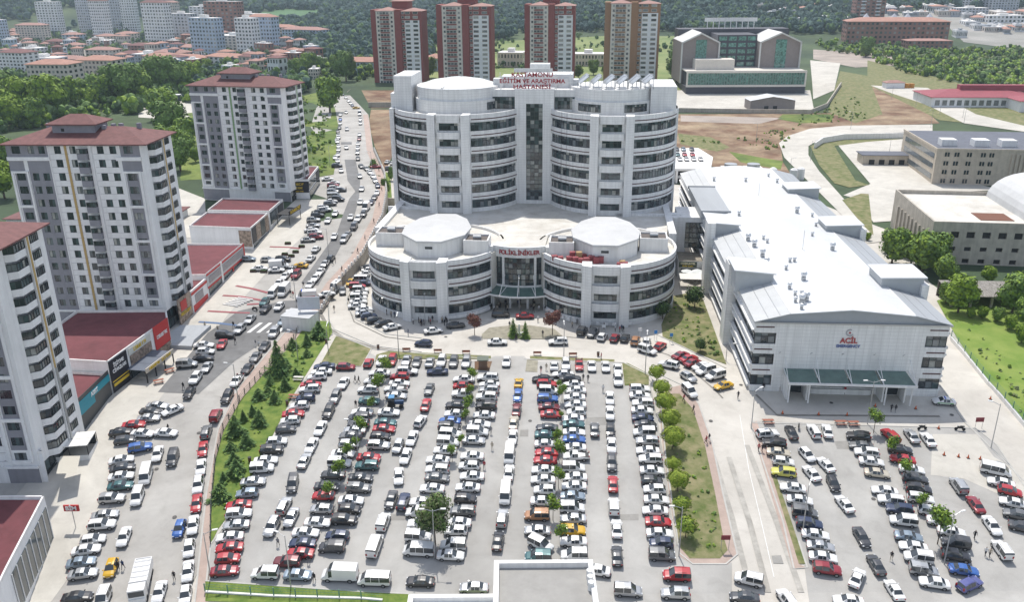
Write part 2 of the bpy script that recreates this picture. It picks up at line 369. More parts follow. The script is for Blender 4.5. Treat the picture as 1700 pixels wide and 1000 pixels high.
# ================================================================ text
def textmesh(s,size,ext=.06,bold=.02):
    cu=bpy.data.curves.new('lettering','FONT');cu.body=s;cu.size=size;cu.extrude=ext;cu.offset=bold;cu.align_x='CENTER';cu.align_y='CENTER'
    o=bpy.data.objects.new('lettering_tmp',cu);COL.objects.link(o)
    dg=bpy.context.evaluated_depsgraph_get();me=bpy.data.meshes.new_from_object(o.evaluated_get(dg))
    bpy.data.objects.remove(o);bpy.data.curves.remove(cu);return me
def text(s,size,m,parent,loc,face=0,width=None,ext=.06,bold=.02,name='lettering'):
    "upright text whose front looks along -Y turned by face degrees"
    if s.startswith('~'):
        # lettering too far off to read: broken strokes of the same height
        mb=MB();q=random.Random(len(s)*7);x=0
        for ch in s[1:]:
            if ch==' ': x+=size*.4;continue
            wd=size*q.uniform(.38,.62);t=size*.13
            mb.box(x,x+t,-size*.36,size*.36,-ext,ext)
            if q.random()<.7: mb.box(x+t,x+wd,size*.36-t,size*.36,-ext,ext)
            if q.random()<.6: mb.box(x+t,x+wd,-size*.36,-size*.36+t,-ext,ext)
            if q.random()<.5: mb.box(x+t,x+wd*.8,-t/2,t/2,-ext,ext)
            if q.random()<.4: mb.box(x+wd-t,x+wd,-size*.3,size*.3,-ext*.99,ext*.99)
            x+=wd+size*.14
        mb.v=[(a-x/2,b,c) for a,b,c in mb.v];me=mb.mesh('lettering',[m])
    else: me=textmesh(s,size,ext,bold)
    xs=[v.co.x for v in me.vertices];w=max(xs)-min(xs)
    k=(width/w) if width else 1
    me.transform(Matrix.Scale(k,4,(1,0,0))@Matrix.Rotation(0,4,'X'));me.transform(Matrix.Rotation(rad(face),4,'Z')@Matrix.Rotation(rad(90),4,'X'))
    me.materials.clear();me.materials.append(m)
    return link(name,me,parent,loc)
# ================================================================ curved window bands
def panes(mb,fn,n,z0,z1,split=.68,tw=.07,rnd=R,pale=.27):
    "fn(t,off)->(x,y): n panes along a run, glass material 1..4, frame material 0"
    zs=z0+(z1-z0)*split
    for i in range(n):
        a,b=fn(i/n,0),fn((i+1)/n,0)
        for q0,q1 in ((z0,zs),(zs,z1)):
            r=rnd.random();g=4 if r<pale*.45 else (3 if r<pale else (2 if r<.62 else 1))
            mb.face([(a[0],a[1],q0),(b[0],b[1],q0),(b[0],b[1],q1),(a[0],a[1],q1)],g)
    for i in range(n+1):
        t=i/n;a=fn(t,.09);l=fn(min(1,t+.5*tw/max(.01,1)/n),.09);
        c=fn(t,0);dx,dy=a[0]-c[0],a[1]-c[1];L_=math.hypot(dx,dy) or 1;nx,ny=-dy/L_*tw/2,dx/L_*tw/2
        p=[(c[0]+nx,c[1]+ny),(a[0]+nx,a[1]+ny),(a[0]-nx,a[1]-ny),(c[0]-nx,c[1]-ny)]
        for u in range(3): mb.face([(*p[u],z0),(*p[u+1],z0),(*p[u+1],z1),(*p[u],z1)],0)
    for i in range(n):
        a,b=fn(i/n,.08),fn((i+1)/n,.08)
        for zc in (z0+.05,zs,z1-.05):
            mb.face([(a[0],a[1],zc-.05),(b[0],b[1],zc-.05),(b[0],b[1],zc+.05),(a[0],a[1],zc+.05)],0)
def arcfn(cx,cy,a0,a1,r):
    def f(t,off):
        a=rad(a0+(a1-a0)*t);return (cx+(r+off)*math.cos(a),cy+(r+off)*math.sin(a))
    return f
def linefn(p,q,side=-1):
    dx,dy=q[0]-p[0],q[1]-p[1];l=math.hypot(dx,dy);nx,ny=dy/l,-dx/l
    def f(t,off): return (p[0]+dx*t+nx*off,p[1]+dy*t+ny*off)
    return f
MW=[FRAME,G1,G2,G4,G3]
def drum(parent,cx,cy,Rr,segs,ztop,z0,n,sh,blindz=None):
    """curved clinic drum: segs = list of (a0,a1,windows?) ; n storeys of height sh counted down from the parapet"""
    wall=MB();band=MB()
    for a0,a1,win in segs:
        prof=[(Rr,z0)]
        for k in range(n-1,-1,-1):
            if win: 
                zt=ztop-2.2-sh*k;zb=zt-2.45
                prof+=[(Rr,zb),(Rr-.4,zb),(Rr-.4,zt),(Rr,zt)]
        prof+=[(Rr,ztop),(Rr-.55,ztop),(Rr-.55,ztop-.9)]
        wall.arcprof(cx,cy,a0,a1,prof,3.0)
        for a in (a0,a1):
            t=rad(a);c,w=math.cos(t),math.sin(t)
            wall.face([(cx+(Rr-.55)*c,cy+(Rr-.55)*w,z0),(cx+Rr*c,cy+Rr*w,z0),(cx+Rr*c,cy+Rr*w,ztop),(cx+(Rr-.55)*c,cy+(Rr-.55)*w,ztop)])
        wall.build('drum_wall',W,parent);wall=MB()
        for k in range(n):
            if win:
                band.arcbox(cx,cy,a0+.8,a1-.8,Rr-.05,Rr+.05,ztop-1.55-sh*k,ztop-1.28-sh*k,3)
    band.build('brown_line',BROWN,parent)
    for a0,a1,win in segs:
        if not win: continue
        L_=rad(abs(a1-a0))*Rr;nn=max(3,int(L_/1.15))
        for k in range(n):
            zt=ztop-2.2-sh*k;zb=zt-2.45
            mb=MB();panes(mb,arcfn(cx,cy,a0+.3,a1-.3,Rr-.36),nn,zb,zt)
            mb.build('window_band',MW,parent)
def bay(parent,cx,yf,ztop,z0,n,sh,w=11.2):
    "projecting bay with two piers and balconies; front plane at yf"
    h=w/2;pw=2.3
    mb=MB()
    for s in (-1,1):
        x0,x1=sorted((cx+s*h,cx+s*(h-pw)))
        # pier splayed toward the drum
        pl=[(x0,yf+(.9 if s<0 else 0)),(x1,yf+(0 if s<0 else .9)),(x1,yf+4.2),(x0,yf+4.2)]
        mb.prism(pl,z0,ztop)
    mb.build('pier',W,parent)
    wl_=MB();x0,x1=cx-h+pw+.01,cx+h-pw-.01;y=yf+1.5
    zs=[z0]
    for k in range(n-1,-1,-1):
        zt=ztop-2.25-sh*k;zb=zt-2.15
        wl_.box(x0,x1,y,y+.5,zs[-1],zb);
        wl_.box(x0,cx-2.65,y+.002,y+.5,zb,zt);wl_.box(cx+2.65,x1,y+.002,y+.5,zb,zt)
        zs.append(zt)
        m2=MB();panes(m2,linefn((cx-2.65,y+.3),(cx+2.65,y+.3)),5,zb,zt,.6);m2.build('bay_window',MW,parent)
    wl_.box(x0,x1,y,y+.5,zs[-1],ztop-.02);wl_.build('bay_wall',W,parent)
    for k in range(n):
        zt=ztop-sh*k+(.02 if k==0 else 0);b=MB()
        zb=zt-2.2 if k==0 else zt-2.25
        zt2=zt if k==0 else zt-.35
        if k==n: break
        P_=[];R2=13
        b.arcprof(cx,yf+.95+R2-.6,270-14.5,270+14.5,[(R2-.3,zb),(R2,zb),(R2,zt2),(R2-.3,zt2),(R2-.3,zb)],5)
        q=[(cx-3.2,y),(cx+3.2,y),(cx+3.2,yf+1.1),(cx,yf+.6),(cx-3.2,yf+1.1)]
        b.prism(q,zb,zb+.25)
        if k==0: b.prism(q,ztop-1.0,ztop-.8)
        b.build('balcony',W,parent)
# ================================================================ hospital
H=thing('hospital','white hospital with twin round towers, drum clinics and roof lettering','hospital',(.75,189.6,0),rad(-6))
for s in (-1,1):
    cx=-21.7 if s<0 else 21.3
    if s<0: segs=[(150,251,True),(289,331,True)]
    else: segs=[(209,251,True),(289,372,True)]
    drum(H,cx,16.5,17.25,segs,15,-.6,3,4.45)
    bay(H,cx,-2.1,15.1,-.6,3,4.45)
    # ground-floor plinth behind air conditioners
    tx=-23 if s<0 else 22.2
    if s<0: segs=[(150,252,True),(288,352,True)]
    else: segs=[(188,252,True),(288,386,True)]
    drum(H,tx,66,19.3 if s<0 else 18.9,segs,42,13,6,4.4)
    bay(H,tx,45.0,42.1,13,6,4.4,12)
base=MB()
# podium roof slab and the rear body
def disc(cx,cy,r,a0=0,a1=360,n=48): return [(cx+r*math.cos(rad(a0+(a1-a0)*i/n)),cy+r*math.sin(rad(a0+(a1-a0)*i/n))) for i in range(n)]
for s in (-1,1):
    base.prism(disc(-21.7 if s<0 else 21.3,16.5,16.7),-.6,14.2)
mid=[(-21,24),(-7.2,12.6),(7.2,12.6),(21,24),(37.0,27),(39.6,58),(39.6,80),(-41,80),(-41,58),(-38.0,27)]
base.prism(mid,-.6,14.23,0,0)
base.build('podium_roof',ROOFC,H)
tb=MB()
for s in (-1,1): tb.prism(disc(-23 if s<0 else 22.2,66,18.3),14,41.0)
tb.prism([(-30,62),(30,62),(30,88),(-30,88)],0,41.03)
tb.build('tower_roof',ROOFC,H)
side=MB()
side.box(-42.3,-41.05,58,88,-.5,42);side.box(40.0,41.1,62,88,-.5,42)
side.box(-40.4,-38.4,27,58,-.5,15);side.box(37.6,39.4,27,58,-.5,15)
side.box(-42,41,88,89,-.5,42)
side.box(24,42.25,46.5,47.3,-.5,14.9);side.box(-42.2,-30,49.5,50.3,-.5,14.9)
side.build('side_wall',W,H)
# low parapets on the podium
pp=MB()
pp.arcbox(-21.7,16.5,10,84,16.8,17.25,13.9,14.9,4);pp.arcbox(21.3,16.5,96,170,16.8,17.25,13.9,14.9,4)
pp.arcbox(-21.7,16.5,84,150,16.75,17.25,-.5,15.1,4);pp.arcbox(21.3,16.5,12,96,16.75,17.25,-.5,15.1,4)
pp.box(-6.2,6.2,23.5,23.9,14.2,14.8)
pp.build('roof_parapet',WC,H)
# centre block with the tall glazed slot
c=MB()
c.box(-13,-5.6,60.4,70,14,47.2);c.box(5.6,13,60.4,70,14,47.2)
c.box(-5.61,-2.4,58.6,70,14,47.5);c.box(2.4,5.61,58.6,70,14,47.5);c.box(-2.41,2.41,58.605,70,43.5,47.49);c.box(-2.41,2.41,58.6,59.4,14,15.2)
c.box(-13,13,70,76,40,47);c.build('centre_block',W,H)
rs=MB();rs.box(-12.8,12.8,60.6,75.8,47.0,47.23);rs.build('centre_roof',WC,H)
g=MB()
for k in range(12): panes(g,linefn((-2.4,59.3),(2.4,59.3)),4,15.2+k*2.36,15.2+(k+1)*2.36,.5,pale=.35)
g.build('glazed_slot',MW,H)
# penthouse drums
for s in (-1,1):
    d=MB();cx=-23 if s<0 else 22.2
    d.arcprof(cx,66,150,390,[(12.8,41),(12.8,44.7),(12.2,44.7),(12.2,48.0),(11.7,48.0)],5)
    d.prism(disc(cx,66,12.15),41,47.8 if s>0 else 47.7);d.prism(disc(cx,66,12.7),41,44.65)
    d.build('penthouse_drum',W,H)
    if s>0:
        for a0,a1 in ((222,255),(285,318)):
            w_=MB();panes(w_,arcfn(cx,66,a0,a1,12.86),10,41.9,44.0);w_.build('penthouse_window',MW,H)
    else:
        w_=MB();panes(w_,arcfn(cx,66,318,345,12.86),8,41.9,44.0);w_.build('penthouse_window',MW,H)
    bx=MB()
    if s<0: bx.box(-41.0,-35.8,60,75,41,51);bx.box(-42.25,-41.0,60.5,80,41,46)
    else: bx.box(32.8,39.99,58,76,41,48.5)
    bx.build('stair_block',W,H)
    w_=MB();panes(w_,linefn((s*9.2-3.4,60.3),(s*9.2+3.4,60.3)),8,41.8,45.2);w_.build('centre_window',MW,H)
dome=MB();n=40
for i in range(n):
    a,b=rad(360*i/n),rad(360*(i+1)/n)
    for r0,z0,r1,z1 in ((12.25,47.8,8,49.2),(8,49.2,3,50),(3,50,0,50.1)):
        dome.face([(-23+r0*math.cos(a),66+r0*math.sin(a),z0),(-23+r0*math.cos(b),66+r0*math.sin(b),z0),(-23+r1*math.cos(b),66+r1*math.sin(b),z1),(-23+r1*math.cos(a),66+r1*math.sin(a),z1)])
dome.build('dome_roof',mat('dome_membrane',(.62,.63,.62),.6,.1,.4),H)
sm=MB();sm.bar((-26,54.6,48.1),(-22.5,66,50.1),.3);sm.bar((-22.5,66,50.1),(-19,77.4,48.1),.3);sm.build('dome_seam',WC,H)
# octagonal pavilions on the clinic roofs
for s in (-1,1):
    cx=-21.2 if s<0 else 21.0;pts=[(cx-7.6,10.5),(cx-2.9,4.6),(cx+2.9,4.6),(cx+7.6,10.5),(cx+8.2,17),(cx+6,24.5),(cx+2.5,29),(cx-2.5,29),(cx-6,24.5),(cx-8.2,17)]
    o=MB();o.prism(pts,14,18.3);o.build('pavilion_wall',WP,H)
    r=MB();ex=[(cx+(x-cx)*1.04,16.8+(y-16.8)*1.04) for x,y in pts]
    k=len(ex)
    for i in range(k):
        j=(i+1)%k;r.face([(*ex[i],18.0),(*ex[j],18.0),(*ex[j],18.5),(*ex[i],18.5)]);r.face([(*ex[i],18.5),(*ex[j],18.5),(cx,16.8,19.6)])
    r.build('pavilion_roof',mat('bright_roof_sheet',(.57,.575,.575),.6,.04,.3,spot=.09),H)
    v=MB();v.box(cx-1.0,cx+.8,4.5,4.58,16.4,17.0);v.build('vent_grille',FRAME,H)
# plant boxes with roof units
def plant(x0,x1,y0,y1,zt,parent=H):
    m_=MB();m_.box(x0,x1,y0,y1,13.9,zt-.5)
    for a in ((x0,x0+.35,y0,y1),(x1-.35,x1,y0,y1),(x0+.35,x1-.35,y0,y0+.35),(x0+.35,x1-.35,y1-.35,y1)): m_.box(*a,zt-.5,zt)
    m_.build('plant_box',WC,parent)
    f_=MB();f_.box(x0+.36,x1-.36,y0+.36,y1-.36,zt-.5,zt-.44);f_.build('plant_floor',mat('dark_screed',(.14,.12,.11),.9,.1,1),parent)
    u_=MB();cx,cy=(x0+x1)/2,(y0+y1)/2;u_.box(cx-.9,cx+.9,cy-.8,cy+.8,zt-.44,zt+.7);u_.bar((cx-.9,cy-.8,zt+.3),(cx+1.1,cy-.8,zt+.3),.5,n=10);u_.build('roof_unit',STEEL,parent)
plant(-36.6,-29.6,13.5,19.5,17.6);plant(-13.5,-7.4,8.5,14.5,17.6);plant(7.4,13.5,8.5,14.5,17.6);plant(29.4,36.2,13.5,19.5,17.6)
# clinic entrance
e=MB();cx,cy,Re=0,23,13.1
hw=32
prof=lambda a0,a1,zs:e.arcprof(cx,cy,a0,a1,zs,4)
e.arcbox(cx,cy,270-hw,270+hw,Re-.5,Re,12.9,15.6,4)
e.arcbox(cx,cy,270-hw,270+hw,Re-.5,Re,4.3,5.6,4)
for a0,a1 in ((238,242),(251,253.5),(286.5,289),(298,302)): e.arcbox(cx,cy,a0,a1,Re-.5,Re,5.6,12.9,4)
e.box(-8.0,-6.5,10.6,13,-.5,15.59);e.box(6.5,8.0,10.6,13,-.5,15.59)
e.build('entrance_wall',W,H)
er=MB();er.prism([(math.sin(rad(a))*12.7,23-math.cos(rad(a))*12.7) for a in range(-31,32,3)]+[(6.3,23.4),(-6.3,23.4)],14,14.9);er.build('entrance_roof',ROOFC,H)
for a0,a1,nn in ((242,251,3),(253.5,286.5,7),(289,298,3)):
    g=MB()
    for k in range(5): panes(g,arcfn(cx,cy,a0,a1,Re-.4),nn,5.6+k*1.46,5.6+(k+1)*1.46,.97,pale=.2)
    g.build('entrance_window',MW,H)
de=MB();panes(de,linefn((-6.6,13.2),(6.6,13.2)),9,0,4.3,.7,pale=.05);de.build('entrance_door',MW,H)
cl=MB()
for x in (-6.4,-2.2,2.2,6.4): cl.bar((x,9.2,-.3),(x,9.2,4.3),.32,n=12)
cl.build('entrance_column',WP,H)
can=MB();A0,A1=270-38,270+38
can.arcprof(0,20.5,A0,A1,[(10.6,5.2),(15.2,4.35),(15.2,4.25),(10.6,5.1)],4);can.build('entrance_canopy',CANG,H)
ce=MB();ce.arcbox(0,20.5,A0,A1,15.2,15.4,4.1,4.5,4)
for a in (236,253,270,287,304):
    t=rad(a);c_,s_=math.cos(t),math.sin(t);ce.bar((15.3*c_,20.5+15.3*s_,4.4),(12.2*c_,22+12.2*s_,8.4),.1);ce.bar((15.3*c_,20.5+15.3*s_,4.45),(10.6*c_,20.5+10.6*s_,5.3),.1)
ce.build('canopy_frame',WP,H)
sgn='POLİKLİNİKLER'
for i,chh in enumerate(sgn):
    a=rad(270-20.5+41*i/(len(sgn)-1));text(chh,1.5,LETR,H,((Re+.12)*math.cos(a),23+(Re+.12)*math.sin(a),14.2),math.degrees(a)-270,ext=.05,bold=.03,name='sign_letter')
# roof lettering on its frame
fr=MB()
for x in range(-10,11,4): fr.bar((x,60.9,47.2),(x,60.9,52.0),.08);fr.bar((x,63.4,47.2),(x,60.9,50.5),.06)
for z in (47.6,49.2,50.8): fr.bar((-10.5,60.9,z),(10.5,60.9,z),.07)
fr.box(-6,5,61.0,61.15,52.0,53.1)
fr.build('sign_frame',WP,H)
text('KASTAMONU',1.7,LETR,H,(-.8,60.75,51.3),width=11.8,bold=.04);text('EĞİTİM VE ARAŞTIRMA',1.6,LETR,H,(-.8,60.75,49.55),width=18.8,bold=.04);text('HASTANESİ',1.6,LETR,H,(-.8,60.75,47.95),width=10.8,bold=.04)
hu=MB();hu.box(-10.2,-3.6,65,72,47.2,50.3);hu.box(-3.5,3.4,67,75,47.2,50.9);hu.box(3.5,10.6,65,73,47.2,51.0);hu.box(-12.5,-10.3,66,72,47.2,49);hu.box(-3,3,80,84,41,52.5)
for x,y,w,d,h in ((-11,66,3,3,2.6),(-7,69,2,3,2.2),(8,66,3,3,2.8),(11.3,68,2,4,2.2),(4.5,70,2,2,1.8),(-3,72,5,2,2)): hu.box(x-w/2,x+w/2,y-d/2,y+d/2,47.2,47.2+h)
hu.build('roof_unit',mat('unit_grey',(.68,.69,.69),.6,.1,1),H)
# solar panels
for i in range(6):
    p=MB();x=23-9.2+i*3.6;y0=57.5+abs(i-2.5)*.8
    for j in range(2):
        yy=y0+j*4.4
        M=Matrix.Translation((x,yy,50.3))@Matrix.Rotation(rad(14),4,'Z')@Matrix.Rotation(rad(-38),4,'Y')
        q=[M@Vector(v) for v in ((-1.5,-2,0),(1.5,-2,0),(1.5,2,0),(-1.5,2,0))];p.face(q,0)
        q2=[v-Vector((0,0,.12)) for v in q];p.face(q2[::-1],1)
        for a,b in zip(q,q[1:]+q[:1]): p.bar(a,b,.09,1)
        for v in q: p.bar(v,(v.x,v.y,47.8),.07,1)
    p.build('solar_panel',[mat('solar_glass',(.30,.32,.34),.25,.1,1,spec=.8),STEEL],H)
# air conditioners at the clinic foot and roof clutter
for i in range(26):
    s=-1 if i%2 else 1;a=rad(270+s*(22+i*2.3)*(1 if s>0 else 1));cxx=22 if s>0 else -22
    if s<0: a=rad(290+ (i%13)*2.9)
    else: a=rad(215+(i%13)*6)
    o=MB();o.obox((cxx+18.0*math.cos(a),16.5+18.0*math.sin(a),.9),(.95,.4,.75),a+math.pi/2);o.build('air_conditioner',WP,H)
# red crates and sheets on the right-hand clinic roof
cr=thing('crate_heap','','crate')
bpy.data.objects.remove(cr)
for i,(x,y,hh,col) in enumerate([(9,5.4,1.1,0),(10.4,5.0,1,0),(12.5,5.2,1,0),(14,4.2,1.2,0),(15.4,3.6,1.1,0),(16.6,3.2,1.4,0),(13.2,6.4,1.8,0),(14.8,5.8,2,1),(17.8,4.4,1.6,0),(18.9,3.6,1.5,0),(20,4.1,1.5,0),(16,6.4,1.3,0),(24.4,1.6,.9,0),(25.6,1.8,1.0,0),(25,2.6,1.1,1)]):
    o=MB();o.obox((0,0,hh/2),(1.35,1.2,hh),R.uniform(-.4,.4));w=Matrix.Rotation(rad(-6),4,'Z')@Vector((x,y,0))
    q=o.build('packing_crate',REDP if not col else mat('tan_carton',(.42,.28,.14),.8),None,(w.x+.75,w.y+189.6,14.21))
    tag(q,'red packing crate in the heap on the right clinic roof' if not col else 'tan carton lying on the red crates on the clinic roof','crate','crates heaped on the clinic roof')
# ================================================================ link wing and cafe
LK=thing('link_wing','white link wing with a gridded window joining clinic and emergency wing','building',(.75,189.6,0),rad(-6))
l=MB();l.box(38.0,41.2,44,50,-.5,14.6);l.box(41.2,41.9+9,44.4,56,7.2,14.7);l.box(41.2,43.6,44.402,56,-.5,7.2);l.box(48.4,51,44.402,56,-.5,7.2)
l.build('wall',W,LK);g=MB()
for k in range(4): panes(g,linefn((43.6,44.9),(48.4,44.9)),5,1.2+k*1.5+6,1.2+(k+1)*1.5+6,.97,pale=.25)
l2=MB();l2.box(41.2,51.2,36,44.3,-.3,4.6);l2.build('cafe_block',WP,LK)
l3=MB();l3.box(41.3,51.1,36.1,44.2,4.6,4.7);l3.build('cafe_roof',mat('gravel_roof',(.30,.27,.22),.95,.2,1.2),LK)
for o in list(LK.children):
    pass
g=MB()
for k in range(5): panes(g,linefn((43.4,44.3),(48.6,44.3)),5,6.0+k*1.45,6.0+(k+1)*1.45,.97,pale=.25)
g.build('window',MW,LK)
db=MB();panes(db,linefn((42,35.9),(50.5,35.9)),8,0,2.6,.7,pale=.1);db.build('cafe_glazing',MW,LK)
sb=MB();sb.box(41.4,46.2,35.7,35.9,3.0,4.5);sb.build('sign_board',mat('sign_dark',(.03,.05,.03),.5),LK)
text('COŞKUNYEL',.7,mat('sign_cream',(.75,.7,.5),.5),LK,(43.8,35.62,4.05),width=4);text('Köf Cafe',.6,mat('sign_yellow',(.7,.5,.05),.5),LK,(43.8,35.62,3.35),width=2.9)
def wloc(u,v,O=(.75,189.6),a=-6):
    w=Matrix.Rotation(rad(a),4,'Z')@Vector((u,v,0));return (O[0]+w.x,O[1]+w.y)
for i,(u,v,cc) in enumerate([(43.4,33.8,0),(46.3,34.2,0),(45,32.2,0),(47.8,32.3,0),(49.8,33,1)]):
    x,y=wloc(u,v);t=thing('cafe_parasol',['white cafe parasol nearest the sign board','white cafe parasol between the sign and the awning','white cafe parasol set forward of the cafe door','pale cafe parasol beside the blue one','blue cafe parasol against the emergency wing'][i],'parasol',(x,y,0),0,'parasols outside the cafe')
    m_=MB()
    for k in range(8):
        a,b=rad(45*k),rad(45*k+45);m_.face([(1.6*math.cos(a),1.6*math.sin(a),2.5),(1.6*math.cos(b),1.6*math.sin(b),2.5),(0,0,3.1)])
    m_.build('canopy',mat('parasol_white',(.72,.75,.75),.7) if not cc else mat('parasol_blue',(.12,.35,.55),.7),t)
    m_=MB();m_.bar((0,0,0),(0,0,3),.04);m_.build('pole',STEEL,t)
x,y=wloc(45.6,28.5);t=thing('cafe_awning','white fabric awning roof over the cafe tables beside the lawn','awning',(x,y,0),rad(-6))
m_=MB();m_.face([(-4.6,-1.8,2.7),(4.6,-1.8,2.7),(4.6,1.8,3.1),(-4.6,1.8,3.1)]);m_.build('canopy',mat('awning_white',(.75,.74,.70),.8,.05,2),t)
for a in (-4.5,0,4.5):
    for b in (-1.7,1.7): m_=MB();m_.bar((a,b,-.2),(a,b,2.75),.06);m_.build('pole',STEEL,t)
# ================================================================ emergency wing
EM=thing('emergency_wing','long white emergency building with a bright low metal roof and ACİL sign','building',(47.2,152.5,0),rad(-4.4))
PR=[(0,15.1),(6.3,16.8),(17.8,17.8),(29.6,16.8),(36.4,15.1)]
V1=131
f_=MB()
wz=[(12.6,10.25),(8.15,5.8),(3.6,1.3)]
# front wall with corner windows cut
f_.box(4.1,32.3,0,.6,-.6,15.0)
for x0,x1 in ((0,4.1),(32.3,36.4)):
    zs=15.0
    for zt,zb in wz: f_.box(x0,x1,.001,.6,zt,zs);zs=zb
    f_.box(x0,x1,.001,.6,-.6,zs)
f_.build('front_wall',W,EM)
fc=MB();fc.face([(0,-.02,15.0),(36.4,-.02,15.0)]+[(u,-.02,z) for u,z in PR[::-1]]);fc.build('gable_fascia',METALG,EM)
gu=MB();gu.box(-.3,36.7,-.5,.2,14.75,15.05);gu.build('gutter',STEEL,EM)
bl=MB()
for x0,x1 in ((.15,3.6),(32.8,36.2)):
    for z in (13.7,9.0,4.55): bl.box(x0,x1,-.06,0,z,z+.25)
bl.build('brown_line',BROWN,EM)
for p0,p1 in ((.05,3.9),(32.5,36.3)):
    for zt,zb in wz:
        m_=MB();panes(m_,linefn((p0,.35),(p1,.35)),3,zb,zt,.66,pale=.35);m_.build('corner_window',MW,EM)
# long sides
sl=MB();sr=MB();wsl=[(0,22.5),(28.5,55),(60.5,72),(104,V1)]
for sx,mb in ((0,sl),(36.4,sr)):
    o=1 if sx==0 else -1
    a,b=sorted((sx,sx+o*.6))
    zs=15.0
    for zt,zb in wz:
        mb.box(a,b,.6,V1,zt,zs)
        # projecting sill ledge
        c0,c1=sorted((sx-o*.55,sx));mb.box(c0,c1,.6,V1,zb-.55,zb-.1);mb.box(c0,c1,.6,V1,zt+.15,zt+.45)
        zs=zb
    mb.box(a,b,.6,V1,-.6,zs)
sl.build('side_wall',W,EM);sr.build('side_wall',W,EM)
for sx,fn in ((0,lambda v0,v1:linefn((.3,v1),(.3,v0))),(36.4,lambda v0,v1:linefn((36.1,v0),(36.1,v1)))):
    for v0,v1 in ((.6,22),(28,55),(60,95),(95,V1)):
        for zt,zb in wz:
            m_=MB();panes(m_,fn(v0,v1),int((v1-v0)/1.2),zb,zt,.66,pale=.2);m_.build('side_window_band',MW,EM)
bk=MB();bk.box(0,36.4,V1,V1+.5,-.6,15);bk.build('rear_wall',W,EM)
for i,(a,b) in enumerate(zip(PR,PR[1:])):
    m_=MB();ov=.6
    x0=a[0]-(.35 if i==0 else 0);x1=b[0]+(.35 if i==3 else 0);z0=a[1]-(.09 if i==0 else 0);z1=b[1]-(.09 if i==3 else 0)
    m_.face([(x0,-.4,z0+.05),(x1,-.4,z1+.05),(x1,V1+.5,z1+.05),(x0,V1+.5,z0+.05)])
    m_.face([(x0,-.4,z0-.15),(x1,-.4,z1-.15),(x1,-.4,z1+.05),(x0,-.4,z0+.05)])
    m_.build('roof',METALW if i in (1,2) else (mat('side_roof_left',(.50,.51,.51),.6,.05,.3) if i==0 else METALG),EM)
se=MB()
se.bar((17.8,0,17.87),(17.8,V1,17.87),.10)
for u,z in ((6.3,16.87),(29.6,16.87)): se.bar((u,0,z),(u,V1,z),.08)
se.build('roof_seam',WC,EM)
sd=MB()
for u in (2.2,4.4,31.8,34.2):
    z=15.1+1.7*(u/6.3 if u<10 else (36.4-u)/6.8)
    sd.box(u-.05,u+.05,0,V1,z+.03,z+.12)
sd.build('roof_rib',STEEL,EM)
# shaft dormers
def dormer(u0,u1,v0,v1,zo,zi,side):
    t=MB()
    t.box(u0,u1,v0,v1,14.6,16.2)
    # shed body
    zl,zr=(zo,zi)
    t.face([(u0,v0,16.2),(u1,v0,16.2),(u1,v0,zr),(u0,v0,zl)]);t.face([(u1,v1,16.2),(u0,v1,16.2),(u0,v1,zl),(u1,v1,zr)])
    t.face([(u0,v1,16.2),(u0,v0,16.2),(u0,v0,zl),(u0,v1,zl)]);t.face([(u1,v0,16.2),(u1,v1,16.2),(u1,v1,zr),(u1,v0,zr)])
    t.build('dormer_wall',mat('dormer_grey',(.45,.47,.48),.6,.04,.5),EM)
    r=MB();r.face([(u0-.5,v0-.6,zl+.05),(u1+.4,v0-.6,zr+.05),(u1+.4,v1+.4,zr+.05),(u0-.5,v1+.4,zl+.05)]);r.face([(u0-.5,v0-.6,zl-.2),(u1+.4,v0-.6,zr-.2),(u1+.4,v0-.6,zr+.05),(u0-.5,v0-.6,zl+.05)])
    r.build('dormer_roof',METALW,EM)
dormer(-1.2,6.6,17.5,26,19.6,18.9,0);dormer(-1.2,6.2,57,66,18.9,18.3,0)
dormer(28.3,36.8,16,24,18.9,19.1,1);dormer(28,36.6,57,65,18.4,18.7,1);dormer(27.5,36.4,97,105,18.2,18.6,1)
fl=MB();fl.box(-.8,6.9,74,103,15.0,17.1);fl.box(-1.1,7.1,73.7,74.0,16.5,17.4);fl.box(-1.1,7.1,103.0,103.3,16.5,17.4);fl.build('side_roof_raised',METALG,EM)
ps=MB()
for v0 in (22.6,55.2): ps.box(-1.8,.2,v0,v0+4.6,-.6,19.0)
ps.box(36.2,37.6,15,24,-.6,17.6);ps.box(36.2,37.6,56,65,-.6,17.6)
ps.build('stair_shaft',W,EM)
